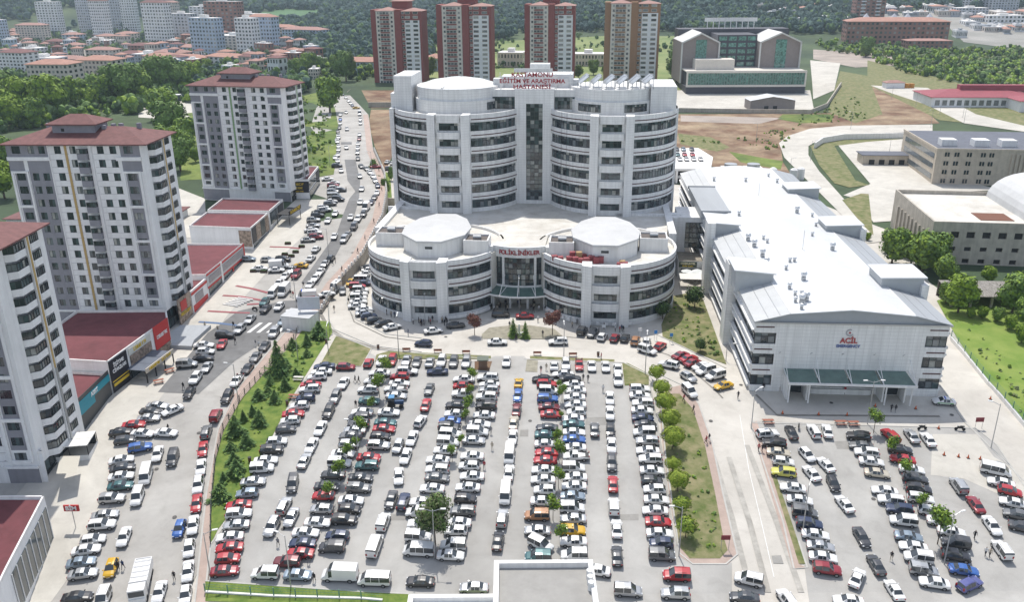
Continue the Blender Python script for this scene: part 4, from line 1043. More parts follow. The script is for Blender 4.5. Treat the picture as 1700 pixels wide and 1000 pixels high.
# four red towers
RB=mat('tower_red',(.26,.075,.065),.85,.06,.5);TB=mat('tower_beige',(.66,.62,.56),.85,.04,.5);OB=mat('tower_ochre',(.32,.18,.10),.85,.06,.5)
def redtower(px,lab,red,w=36,H_=50,dz=0,dx=0):
    x,y,z=grd(px,137,0,False);T=thing('tower_block',lab,'tower block',(x,y+dz,z-1),rad(-6))
    k=w/36
    m_=MB();m_.box(0,4*k,.4,20,0,H_+1);m_.box(17*k,21.5*k,-.6,20,0,H_+1);m_.box(21.5*k,36*k,1.5,22,0,H_-.5);m_.build('red_wall',red,T)
    m_=MB();m_.box(4*k,17*k,-.8,20,0,H_);m_.build('beige_wall',TB,T)
    m_=MB();m_.box(24*k,34.5*k,1.2,1.5,0,H_-6.2);m_.build('white_wall',C1,T)
    wn=[];bal=MB();fl=17;fh=H_/fl;rr=random.Random(px)
    for f in range(fl):
        z0=f*fh+fh*.35
        wins=[(5.6,1.3,-.8),(15.3,1.3,-.8),(7.9,1.9,-1.3),(10.1,1.9,-1.3),(12.3,1.9,-1.3),(22.8,1.5,1.5),(26.2,3.2,1.2),(31.8,3.2,1.2)]
        for u,ww,y0 in wins: wn.append((u*k,ww*k,y0,z0,fh*.48,rr.choice((1,1,2,3,4))))
        bal.box(7*k,13.6*k,-1.25,-.81,f*fh-.1,f*fh+fh*.27)
    wn.sort(key=lambda q:-q[3])
    def wbox(mb,q): u,ww,y0,z0,hh,g=q;mb.box(u-ww/2,u+ww/2,y0-.12,y0-.01,z0,z0+hh,g);mb.box(u-ww/2-.18,u+ww/2+.18,y0-.08,y0-.005,z0-.18,z0+hh+.18,5)
    far=MB()
    for i,q in enumerate(wn):
        if i<100: mb=MB();wbox(mb,q);mb.build('window',MW+[TB],T)
        else: wbox(far,q)
    far.build('windows',MW+[TB],T)['kind']='stuff'
    bal.build('balcony_band',red,T)
    r=MB();hiproof(r,3.5*k,17.5*k,-.6,20,H_+.05,2.4,ov=.5);r.build('roof',PINKR,T);r=MB();hiproof(r,21*k,36*k,1.5,22,H_-.4,2.2,ov=.5);r.build('side_roof',PINKR,T)
    r=MB();r.box(12*k,24*k,16,30,0,H_+6);r.build('rear_core',red,T);r=MB();hiproof(r,11*k,25*k,15,30,H_+6,2,ov=.6);r.build('core_roof',PINKR,T)
redtower(622,'red and beige tower block, the lowest topped and nearest the city side',RB,36,50)
redtower(728,'red and beige tower block rising behind the left penthouse drum',RB,38.5,53)
redtower(871,'red and beige tower block directly behind the roof lettering',RB,35,53)
redtower(1001,'ochre sided beige tower block behind the solar panels',OB,38,54)
# modern grey clinic
x,y,z=grd(1138,156,0,False)
T=thing('modern_clinic','modern grey clinic with two gabled wings and a green glass hall','building',(x,y,z-.5),rad(-2))
GC=mat('taupe_cladding',(.29,.25,.235),.7,.06,.6);DC=mat('slate_cladding',(.07,.07,.085),.6,.1,.6);GG=glassmat('green_glazing',(.12,.26,.22),.08,.8,.6)
WD=76
m_=MB();m_.box(0,WD,0,30,0,5);m_.build('plinth_wall',DC,T)
m_=MB();m_.box(0,WD,-.5,.6,4.9,6.2);m_.box(0,WD,-.5,.6,13.6,15);m_.box(0,1,-.49,.6,6.2,13.6);m_.box(WD-1,WD,-.49,.6,6.2,13.6);m_.box(0,WD,.7,30,14,14.6);m_.build('hall_frame',TB,T)
m_=MB();nn=44
for i in range(nn):
    m_.box(1+(WD-2)*i/nn,1+(WD-2)*(i+1)/nn-.25,.3,.5,6.2,13.6,0)
m_.build('glass_hall',GG,T)
m_=MB()
for i in range(nn+1): u=1+(WD-2)*i/nn;m_.box(u-.3,u+.05,-.3,.55,6.2,13.6)
m_.build('glass_fin',mat('fin_green',(.16,.25,.22),.4),T)
m_=MB();m_.box(1,WD-1,.62,29,5,14);m_.build('hall_back',DC,T)
def gable(u0,u1,v0,v1,z0,ze,zr,name):
    g=MB();um=(u0+u1)/2
    g.prism([(u0,v0),(u1,v0),(u1,v1),(u0,v1)],z0,ze);g.face([(u0,v0,ze),(u1,v0,ze),(um,v0,zr)]);g.face([(u1,v1,ze),(u0,v1,ze),(um,v1,zr)]);g.build('gable_wing',GC,T)
    f=MB()
    for s,(xa,xb) in ((0,(u0,um)),(1,(u1,um))):
        f.face([(xa,v0-1.5,ze+.15),(xb,v0-1.5,zr+.15),(xb,v1,zr+.15),(xa,v1,ze+.15)]);f.face([(xa,v0-1.5,ze-.9),(xb,v0-1.5,zr-.9),(xb,v0-1.5,zr+.15),(xa,v0-1.5,ze+.15)])
    f.box(u0,u0+.8,v0-1.5,v0,z0,ze+.1);f.box(u1-.8,u1,v0-1.5,v0,z0,ze+.1)
    f.build('gable_roof',mat('pale_roof',(.62,.62,.60),.6,.04,.3),T)
    w_=MB();w_.box(um-3,um+4,v0-.3,v0-.05,z0+8,ze+1.5);w_.build('gable_glazing',GG,T)
gable(-1,24,22,60,5,31,37,'a');gable(50,77,22,60,5,31,37,'b')
m_=MB();m_.box(24,50,30,58,0,35);m_.box(2,78,58,75,0,37.2);m_.build('centre_block',DC,T)
m_=MB()
for i in range(5):
    for j in range(4): m_.box(25+j*6.3,30+j*6.3,29.8,29.95,15+i*4.1,17.6+i*4.1)
m_.build('centre_windows',GG,T)
m_=MB();m_.box(7,32,10,22,14.6,21);m_.build('upper_box',TB,T)
m_=MB()
for i in range(9): m_.bar((22+i*4,60,37),(22+i*4,60,42),.3)
m_.box(20,56,59.8,60.2,42,44.5);m_.build('roof_sign_frame',WP,T)
x,y,z=grd(1245,184,0,False)
T=thing('service_hut','taupe service hut with a white gabled roof before the grey clinic','building',(x,y,z-.3),rad(0))
m_=MB();m_.box(0,25.5,0,13,0,6);m_.face([(0,0,6),(25.5,0,6),(12.7,0,8.2)]);m_.build('wall',GC,T);m_=MB();m_.face([(-.5,-.5,6),(12.75,-.5,8.4),(12.75,13,8.4),(-.5,13,6)]);m_.face([(12.75,-.5,8.4),(26,-.5,6),(26,13,6),(12.75,13,8.4)]);m_.build('roof',METALW,T)
m_=MB();m_.box(8,10.4,-.1,0,.3,3);m_.box(13,15.4,-.1,0,.3,3);m_.build('door',DARK,T)
# right-hand compound
x,y=at(1582,303,0);T=thing('compound_building','beige stone block with rooftop cooling units beside the service yard','building',(163,324.5,-.5),rad(-8))
m_=MB();m_.box(0,60,0,44,0,14.5);m_.box(0,60.2,-.2,.2,14.5,15.3);m_.box(-.2,.2,0,44,14.5,15.3);m_.build('wall',STONE,T)
m_=MB();m_.box(.3,59.9,.3,43.7,14.5,14.7);m_.build('roof',mat('slate_roof',(.13,.14,.17),.8,.1,.3),T)
for r_ in range(4):
    for u in (3,6.5,11,16,19): 
        for d in (0,1): m_=MB();m_.box(u+d,u+d+.7,-.12,-.02,2+r_*3.4,3.6+r_*3.4);m_.build('window',G1,T)
for u in (4,16,26): m_=MB();m_.box(u,u+5.5,8,13,14.7,17.2);m_.build('cooling_unit',WP,T)
m_=MB()
for k in range(6): m_.box(27+k*1.6,27.9+k*1.6,-.5,-.01,1,13.5)
m_.build('stone_fin',STONE,T)
m_=MB()
for r_ in range(3): m_.box(-.12,-.02,2,40,3+r_*4,5+r_*4)
m_.build('side_window_band',G4,T)
x,y=at(1431,275,1);T=thing('garage_block','low beige garage with five dark doors on the service yard','garage',(x,y,.2),rad(-5))
m_=MB();m_.box(0,23,0,8,0,5.2);m_.build('wall',STONE,T);m_=MB();m_.box(-.6,23.6,-.6,8.5,5.2,5.45);m_.build('roof',mat('slate_roof',(0,0,0)),T)
for k in range(5): m_=MB();m_.box(2.6+k*4.1,4.9+k*4.1,-.08,0,0,3.4);m_.build('garage_door',DARK,T)
T=thing('concrete_hall','raw concrete hall with a white barrel roof','building',(118.6,231,-.6),rad(-8))
m_=MB();h=[(5+i*4.2,7.2+i*4.2,8.4,10.2) for i in range(5)]+[(5+i*4.2,6.8+i*4.2,4.6,5.8) for i in range(5)]+[(5+i*4.2,6.8+i*4.2,1.0,2.3) for i in range(5)]
course_wall(m_,0,52,0,.5,0,13,h);m_.box(0,.5,.5,38,0,13);m_.box(51.5,52,.5,38,0,13);m_.box(0,52,38,38.5,0,13);m_.build('wall',CONC,T)
m_=MB();m_.box(.5,51.5,.6,38,0,11.8);m_.build('roof',ROOFC,T);m_=MB();m_.box(.6,51,.55,.6,.5,11);m_.build('window_void',DARK,T)
m_=MB();m_.box(15,24,7,15,11.8,11.95);m_.build('roof_well',mat('brick_well',(.18,.08,.05),.9),T)
m_=MB()
for i in range(14):
    a0,a1=math.pi*i/14,math.pi*(i+1)/14
    m_.face([(39-12*math.cos(a0),6,11.8+8*math.sin(a0)),(39-12*math.cos(a1),6,11.8+8*math.sin(a1)),(39-12*math.cos(a1),37,11.8+8*math.sin(a1)),(39-12*math.cos(a0),37,11.8+8*math.sin(a0))])
m_.face([(39-12*math.cos(math.pi*i/14),6,11.8+8*math.sin(math.pi*i/14)) for i in range(15)]);m_.build('barrel_roof',mat('bright_roof_sheet',(0,0,0)),T,smooth=False)
m_=MB()
for k in range(9): m_.box(-.5,-.01,3+k*3.6,3.6+k*3.6,0,9)
m_.build('wall_pier',CONC,T)
x,y=at(1536,497,0);T=thing('ruined_shed','derelict open shed with a weathered plank roof behind the emergency wing','shed',(108.5,196.5,-.3),rad(-4))
m_=MB();m_.face([(0,0,3.4),(19,0,3.2),(18.5,9,4.3),(0,9,4.4)]);m_.face([(0,0,3.2),(19,0,3.0),(19,0,3.2),(0,0,3.4)]);m_.build('roof',mat('weathered_planks',(.16,.145,.13),.95,.3,.9,col2=(.36,.34,.31),stretch=(4,1,1)),T)
for u in (0.4,5,10,15,18.5): m_=MB();m_.box(u-.25,u+.25,.3,.8,-.2,3.3);m_.build('post',CONC,T)
m_=MB();m_.box(0,19,8.4,8.8,0,4);m_.build('rear_wall',mat('dark_stone',(.12,.10,.085),.95,.2,1),T)
x,y,z=grd(1545,178,0,False);T=thing('red_roof_school','low white building with long red roofs and arched ridge','building',(x,y,z-.4),rad(-5))
m_=MB();m_.box(0,60,0,30,0,6);m_.box(42,70,-16,0,0,6);m_.build('wall',C1,T)
m_=MB();hiproof(m_,0,60,0,30,6,3.2);hiproof(m_,42,70,-16,2,6.0,2.6);m_.build('roof',mat('raspberry_roof',(.30,.07,.09),.7,.1,.4),T)
m_=MB();m_.box(20,60,13,18,8,11.5);m_.build('arched_ridge',mat('raspberry_roof',(0,0,0)),T)
m_=MB()
for k in range(14): m_.box(2+k*4.1,4.6+k*4.1,-.1,0,1.5,4.5)
m_.build('window_band',G4,T)
x,y,z=grd(1471,147,0,False);T=thing('gate_lodge','tiny pale lodge with two orange cabins beside the upper service road','lodge',(x,y,z),0)
m_=MB();m_.box(0,12,0,7,0,3.6);m_.build('wall',C1,T);m_=MB();hiproof(m_,0,12,0,7,3.6,1.6,ov=.5);m_.build('roof',PINKR,T);m_=MB();m_.box(13,15.5,0,3,0,3);m_.box(16,18.5,0,3,0,3);m_.build('orange_cabin',mat('cabin_orange',(.45,.2,.03),.6),T)
block('dormitory','long brick and cream dormitory with many small roof cones on the hill',(1403,72),(1572,74),1,22,30,C4,rows=5,cols=22,roof=ORNG,rh=4,cat='building')
for i,(px) in enumerate((1432,1478,1500,1536)):
    x,y,z=grd(px,72,0,False);q=MB();q.bar((x*1.03,y*1.03,z+21),(x*1.03,y*1.03,z+29),7.5,0,8,.3);o=q.build('roof_cone',C5);tag(o,'%s grey roof cone on the brick dormitory, from left'%('first','second','third','fourth')[i],'roof cone')
block('brick_annex','low annex with a pink roof in front of the brick dormitory',(1506,80),(1580,80),1,7,20,C4,rows=2,cols=10,roof=PINKR,rh=2,cat='building')
block('tower_block','lone dark red and white tower block behind the brick dormitory',(1417,42),(1466,42),3,64,26,C4,rows=16,cols=6,cat='tower block',balc=([1,4],C1))
for i,(a,b,yy,hh,m,lab) in enumerate([(1595,1645,14,30,C1,'white flat-roofed block at the top edge above the industrial estate'),(1646,1690,16,34,C5,'grey flat-roofed block in the top corner'),(1590,1640,26,10,C5,'long grey warehouse under the white blocks'),(1640,1700,38,9,C1,'white roofed depot near the industrial estate')]):
    block('city_block',lab,(a,yy),(b,yy),3,hh,24,m,rows=max(2,int(hh/3.2)),cols=9,cat='building')
for i in range(64):
    a=1255+i*7.1+R.uniform(-5,5);yy=R.choice((12,17,20,24,30)) if a<1430 else R.uniform(22,64)
    if 1400<a<1580 and yy>30: yy=R.uniform(14,28)
    T,w=block('warehouse','pale low warehouse in the industrial estate beyond the pines',(a,yy),(a+R.uniform(8,26),yy+.3),2,R.uniform(5,9),R.uniform(16,40),R.choice((C1,C2,C5)),rows=1,cols=8,roof=R.choice((METALG,WC,WC,ORNG)),rh=2,group='warehouses of the industrial estate',cat='warehouse')
block('warehouse','long white warehouse roof just behind the pine belt',(1322,42),(1412,44),2,9,60,C1,rows=1,cols=20,roof=METALW,cat='warehouse',rh=2)
# deck car park and tanks behind the emergency wing
T=thing('parking_deck','two storey concrete parking deck with cars on top behind the round tower','parking deck',(0,0,0))
dp=[(50,331),(78,329),(84,352),(82,372),(50,372)]
m_=MB();m_.prism(dp,5.7,6.6);m_.prism([(50,332),(78,330),(78,331),(50,333)],2.6,3.6);m_.prism([(50,331.2),(78,329.2),(78,330),(50,332)],-.3,.8);m_.build('deck_slab',WC,T)
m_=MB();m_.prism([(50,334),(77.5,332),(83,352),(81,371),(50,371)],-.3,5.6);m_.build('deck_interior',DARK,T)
m_=MB()
for u in (52,58.5,65,71.5,77.5): m_.box(u-.4,u+.4,330.2-(u-50)*.05,332,-.3,5.7)
m_.build('deck_column',WC,T)
for i,(u,v) in enumerate(((88,338),(97,337.5))):
    t=thing('cooling_tower',['white cooling unit nearer the parking deck','white cooling unit farther from the parking deck'][i],'cooling unit',(u,v,-.3))
    m_=MB();m_.box(-3.4,3.4,-3,3,.8,5.6);m_.build('casing',WP,t);m_=MB();m_.bar((0,0,5.6),(0,0,7),2.5,n=20);m_.build('fan_ring',STEEL,t)
    for a_ in (-3,3):
        for b_ in (-2.6,2.6): m_=MB();m_.bar((a_,b_,0),(a_,b_,.9),.2);m_.build('leg',STEEL,t)
for i,(px,py) in enumerate(((1259,283),(1275,281),(1282,285))):
    x,y=at(px,py,0);x,y=104+i*3.5+(i>0)*4,334-(i%2)*2
    t=thing('storage_tank',['white upright tank standing apart from the pair','white upright tank, rear one of the pair','white upright tank, front one of the pair'][i],'tank',(x,y,-.3));m_=MB();m_.bar((0,0,0),(0,0,5.6),1.5,n=18);m_.build('shell',WP,t,smooth=False);m_=MB();m_.bar((0,0,5.6),(0,0,6.2),1.5,n=18,w2=.6);m_.build('cap',WP,t)
# city on the left: (x0,x1,ybase,height m,wall,roof,rows,cols,label)
CITY=[(68,113,62,45,C1,None,14,7,'white slab tower with wavy grey band on the left slope'),(30,73,72,26,C2,PINKR,8,9,'pink roofed block left of the white slab tower'),
(134,172,60,62,C5,None,18,8,'tall blue grey tower, left one of the hillside group'),(157,188,70,48,C1,TILE,14,7,'brown roofed white tower before the tall blue grey tower'),
(185,228,48,75,C5,None,20,8,'tallest tower at the top edge of the city'),(206,236,56,48,C1,None,14,6,'white and navy tower below the tallest tower'),
(244,285,80,48,C1,TILE,14,8,'stepped white tower with maroon caps'),(284,315,74,34,C5,None,10,7,'grey unfinished frame tower beside the stepped one'),(272,300,40,30,C2,PINKR,8,6,'small far tower with a pink cap'),
(320,346,62,36,C1,None,12,6,'dark striped tower left of the brick one'),(346,386,74,44,C4,None,13,8,'brick coloured bare tower'),(375,405,52,26,C2,None,8,6,'beige far tower right of the brick one'),
(322,362,104,38,C3,None,12,8,'pale blue tower in front of the brick one'),(362,395,96,24,C2,None,8,7,'beige block behind the pale blue tower'),(396,420,98,34,C1,None,11,5,'white block with dark bands'),
(418,453,90,32,C3,ORNG,10,8,'blue grey block with tile roof at the wood edge'),(470,525,72,16,C3,PINKR,5,12,'long blue terraced block against the wood'),(440,470,70,18,C2,ORNG,6,7,'cream block between the blue ones'),
(52,120,156,20,C2,ORNG,6,10,'near cream block with orange roof, left one of the pair'),(134,192,146,20,C2,ORNG,6,9,'near cream block with orange roof, right one of the pair'),(82,135,126,16,C2,PINKR,5,9,'pink roofed block behind the near pair'),
(240,322,122,17,C2,ORNG,5,14,'long orange roofed block over the poplars'),(342,378,118,14,C1,ORNG,4,7,'small orange roofed house right of the poplars'),
(5,45,132,24,C1,TILE,8,7,'white balcony block at the left edge'),(40,96,128,18,C5,None,6,8,'grey balcony block with green roof'),(-8,12,78,30,C3,None,9,4,'bluish block cut by the picture edge'),
(0,28,110,12,C4,TILE,4,6,'dark brick houses on the left'),(36,64,100,14,C1,None,4,3,'plain white house with flat gable end'),(76,100,84,12,C4,TILE,4,4,'red brick house under the white slab'),(105,130,74,14,C3,PINKR,4,4,'pale blue house with pink roof'),
(108,130,88,10,C1,PINKR,3,3,'white cottage with steep roof'),(145,180,82,12,C1,None,4,6,'white terraced house with balconies'),(145,190,104,14,C2,PINKR,4,7,'wide house with pink tiles'),(196,236,112,14,C5,TILE,4,7,'grey house with brown tiles'),
(214,258,92,12,C4,TILE,4,8,'brown unfinished terrace above the poplars'),(222,262,116,16,C5,None,5,8,'grey flats behind the poplars'),(258,300,108,14,C2,PINKR,4,8,'beige flats with pink roof'),(280,322,98,14,C3,PINKR,4,8,'bluish flats left of the blue tower'),
(160,185,74,12,C2,PINKR,4,4,'beige house in the trees'),(195,220,72,14,C2,PINKR,4,5,'beige and pink house under the navy tower'),(48,72,16,10,C2,PINKR,3,5,'long cream house high on the slope'),(76,96,13,10,C2,PINKR,3,5,'cream house beside the long one on the slope'),(10,24,28,9,mat('far_yellow',(.5,.4,.2),.8),PINKR,3,3,'yellow house alone on the slope'),(33,46,24,9,C2,PINKR,3,3,'tan house near the yellow one'),
(440,520,112,8,C3,ORNG,2,12,'low orange roofed hall at the wood edge'),(565,632,122,9,C3,ORNG,2,12,'low blue hall with salmon roof left of the red towers'),(700,735,118,10,C3,ORNG,2,8,'low blue hall with salmon roof between the red towers'),(826,868,112,12,C2,None,2,8,'cream flat roofed school between the towers'),(950,1002,110,10,C2,None,2,10,'cream flat hall left of the ochre tower')]
for (a,b,yy,hh,m,rf,rows,cols,lab) in CITY:
    st=a<560
    if hh>=30: b=a+(b-a)*.78;hh*=1.22
    block('city_block' if hh>16 else 'house',lab,(a,yy),(b,yy+.5),4,hh,18 if hh<30 else 12,m,st=st,rows=rows,cols=cols,roof=rf,rh=3.2,cat='apartment building' if hh>16 else 'house',side=3)
for i in range(150):
    px=R.uniform(-10,520);lo=66+ (px>400)*16;py=R.uniform(lo,132)
    w_=R.uniform(7,17);T,w=block('house','small tiled house among the closely built city quarter',(px,py),(px+w_,py+R.uniform(-.8,.8)),3,R.uniform(7,18),R.uniform(8,12),R.choice((C1,C2,C2,C3,C5,C4)),st=True,rows=3,cols=4,roof=R.choice((ORNG,PINKR,PINKR,TILE,None,None)),rh=2.0,group='small houses of the city quarter',cat='house',side=2)
# low roofs behind the near tower and stacks
x,y=at(2,228,5);T=thing('workshop_hall','long workshop with a maroon roof behind the ochre striped tower','building',(-160,262,0),rad(-4))
m_=MB();m_.box(0,52,0,16,-2,7);m_.build('wall',WP,T);m_=MB();hiproof(m_,0,52,0,16,7,1.6);m_.build('roof',TILE,T)
x,y,z=grd(175,190,0,True);T=thing('storage_hall','white barrel roofed storage hall behind the tower roof','building',(-158,318,z),rad(-10))
m_=MB();m_.box(0,26,0,14,0,5);m_.face([(0,0,5),(26,0,5),(13,0,8)]);m_.build('wall',WP,T);m_=MB();m_.face([(-.3,-.3,5),(13,-.3,8.1),(13,14,8.1),(-.3,14,5)]);m_.face([(13,-.3,8.1),(26.3,-.3,5),(26.3,14,5),(13,14,8.1)]);m_.build('roof',METALW,T)
for i,(a,b,yy) in enumerate(((213,240,178),(250,275,175),(275,300,168),(300,318,163))):
    x,y,z=grd(a,yy,0,True);t=thing('material_stack',['grey block stack nearest the storage hall','grey block stack second from the hall','grey block stack third along the yard','grey block stack beside the green striped tower'][i],'material stack',(x,y,z),rad(8),'block stacks in the yard')
    for k in range(3): m_=MB();m_.box(k*5,k*5+4.2,0,5,0,3.2+k%2*.5);m_.build('pallet',mat('stack_grey',(.14,.15,.17),.8,.2,1),t);m_=MB();m_.box(k*5-.1,k*5+4.3,-.1,5.1,3.2+k%2*.5,3.4+k%2*.5);m_.build('cover_sheet',C1,t)
T=thing('dark_hall','low hall with a dark blue grey roof at the left edge below the tower','building',(-152,196,-1),rad(-6))
m_=MB();m_.box(0,38,0,30,0,6);m_.build('wall',C5,T);m_=MB();m_.box(-.5,38.5,-.5,30.5,6,6.3);m_.build('roof',mat('hall_roof',(.10,.12,.16),.7,.1,.3),T)
m_=MB();m_.box(20,24,10,13,6.3,7.2);m_.box(30,33,16,19,6.3,7.2);m_.build('skylight',C1,T)

# ================================================================ vehicles
PAINT={'w':('white',(.72,.72,.71),0,.5),'s':('silver',(.46,.47,.48),.55,.5),'g':('grey',(.17,.175,.18),.4,.5),'d':('dark grey',(.07,.073,.08),.3,.5),'k':('black',(.018,.018,.022),0,.8),'r':('red',(.42,.022,.03),0,.6),
'm':('maroon',(.15,.02,.028),.1,.6),'c':('dark red',(.26,.018,.03),.1,.6),'b':('blue',(.035,.12,.38),.1,.6),'n':('navy blue',(.02,.035,.085),.1,.6),'u':('violet blue',(.10,.11,.30),.2,.6),'t':('teal',(.045,.13,.14),.2,.6),'i':('pale blue',(.24,.30,.36),.3,.5),
'y':('yellow',(.62,.36,.01),0,.5),'l':('lime yellow',(.55,.53,.10),0,.5),'o':('copper orange',(.40,.20,.10),.1,.5),'a':('beige',(.52,.47,.38),.1,.5)}
PM={k:mat('paint_'+v[0].replace(' ','_'),v[1],.32,metal=v[2],spec=.5,coat=v[3],var=.04,scale=.8) for k,v in PAINT.items()}
CARG=mat('car_glass',(.04,.048,.055),.05,spec=.9);TRIM=mat('car_trim',(.03,.03,.032),.6);TYRE=mat('tyre_rubber',(.018,.018,.018),.85);RIM=mat('wheel_rim',(.38,.38,.39),.35,metal=.7)
HLM=mat('headlight_lens',(.65,.67,.68),.15,spec=.9);TLM=mat('taillight_lens',(.28,.01,.012),.3);PLM=mat('plate_white',(.7,.7,.7),.5)
# stations: x, half width, sill z, belt z, top z, top half width  (rear -> front, front = +x); g = greenhouse
def S(L_,wd,pts): return [(x*L_/2,wd*w/2,zl,zb,zt,wd*wt/2,g) for x,w,zl,zb,zt,wt,g in pts]
TYPES={
's':(4.45,1.74,[(-1,.86,.42,.72,.74,.78,0),(-.965,.95,.26,.88,.92,.80,0),(-.80,1,.22,.94,.985,.82,0),(-.66,1,.22,.96,1.0,.82,0),(-.40,1,.20,.955,1.39,.66,1),(-.10,1,.20,.95,1.44,.68,2),(-.065,1,.20,.95,1.44,.68,1),(.16,1,.20,.94,1.40,.68,1),(.46,1,.20,.92,.97,.84,0),(.80,.98,.22,.84,.86,.80,0),(.95,.92,.26,.70,.72,.74,0),(1,.82,.34,.60,.62,.66,0)]),
'h':(3.95,1.72,[(-1,.88,.40,.80,.86,.74,0),(-.97,.95,.28,.92,.97,.78,0),(-.74,1,.22,.97,1.42,.68,1),(-.30,1,.20,.96,1.48,.70,2),(-.26,1,.20,.96,1.48,.70,1),(.10,1,.20,.94,1.46,.70,1),(.50,1,.20,.92,.99,.84,0),(.82,.98,.22,.84,.87,.80,0),(.96,.92,.26,.70,.73,.74,0),(1,.82,.34,.60,.62,.66,0)]),
'e':(4.4,1.82,[(-1,.90,.45,.90,.98,.76,0),(-.975,.96,.32,1.0,1.08,.80,0),(-.86,1,.28,1.06,1.56,.70,1),(-.40,1,.26,1.04,1.64,.72,2),(-.36,1,.26,1.04,1.64,.72,1),(.10,1,.26,1.02,1.60,.72,1),(.42,1,.26,1.0,1.08,.86,0),(.80,.99,.28,.94,.98,.82,0),(.96,.93,.32,.80,.84,.76,0),(1,.84,.42,.66,.70,.68,0)]),
'm':(4.3,1.82,[(-1,.93,.36,1.02,1.55,.84,1),(-.93,.98,.28,1.04,1.80,.84,1),(-.36,1,.24,1.02,1.84,.84,2),(-.32,1,.24,1.02,1.84,.84,1),(.18,1,.24,1.0,1.78,.82,1),(.56,1,.24,.98,1.08,.84,0),(.84,.98,.26,.90,.94,.80,0),(.97,.92,.30,.74,.77,.74,0),(1,.84,.38,.64,.66,.66,0)]),
'v':(5.1,1.92,[(-1,.94,.36,1.10,1.75,.86,1),(-.96,.98,.30,1.12,1.98,.86,1),(-.40,1,.26,1.10,2.02,.86,2),(-.37,1,.26,1.10,2.02,.86,1),(.12,1,.26,1.10,2.02,.86,2),(.15,1,.26,1.10,2.02,.86,1),(.50,1,.26,1.08,1.92,.84,1),(.80,1,.28,1.04,1.18,.84,0),(.96,.95,.32,.86,.90,.76,0),(1,.88,.40,.70,.72,.70,0)]),
'V':(5.7,2.05,[(-1,.96,.40,1.2,2.40,.90,0),(-.98,1,.34,1.2,2.55,.90,0),(-.40,1,.30,1.2,2.60,.90,0),(.28,1,.30,1.2,2.60,.90,0),(.36,1,.30,1.2,2.58,.90,3),(.56,1,.30,1.16,2.20,.86,1),(.76,1,.32,1.1,1.28,.86,0),(.94,.96,.34,.96,1.0,.80,0),(1,.90,.42,.76,.80,.72,0)]),
'p':(4.95,1.82,[(-1,.94,.55,.96,.98,.92,0),(-.16,1,.32,1.0,1.02,.90,0),(-.12,1,.30,1.02,1.60,.72,1),(.10,1,.28,1.0,1.66,.72,2),(.13,1,.28,1.0,1.66,.72,1),(.28,1,.28,1.0,1.62,.72,1),(.50,1,.28,.98,1.06,.84,0),(.82,.98,.30,.92,.95,.80,0),(.97,.92,.34,.78,.80,.74,0),(1,.84,.42,.66,.68,.66,0)]),
}
TYPES['A']=TYPES['V']
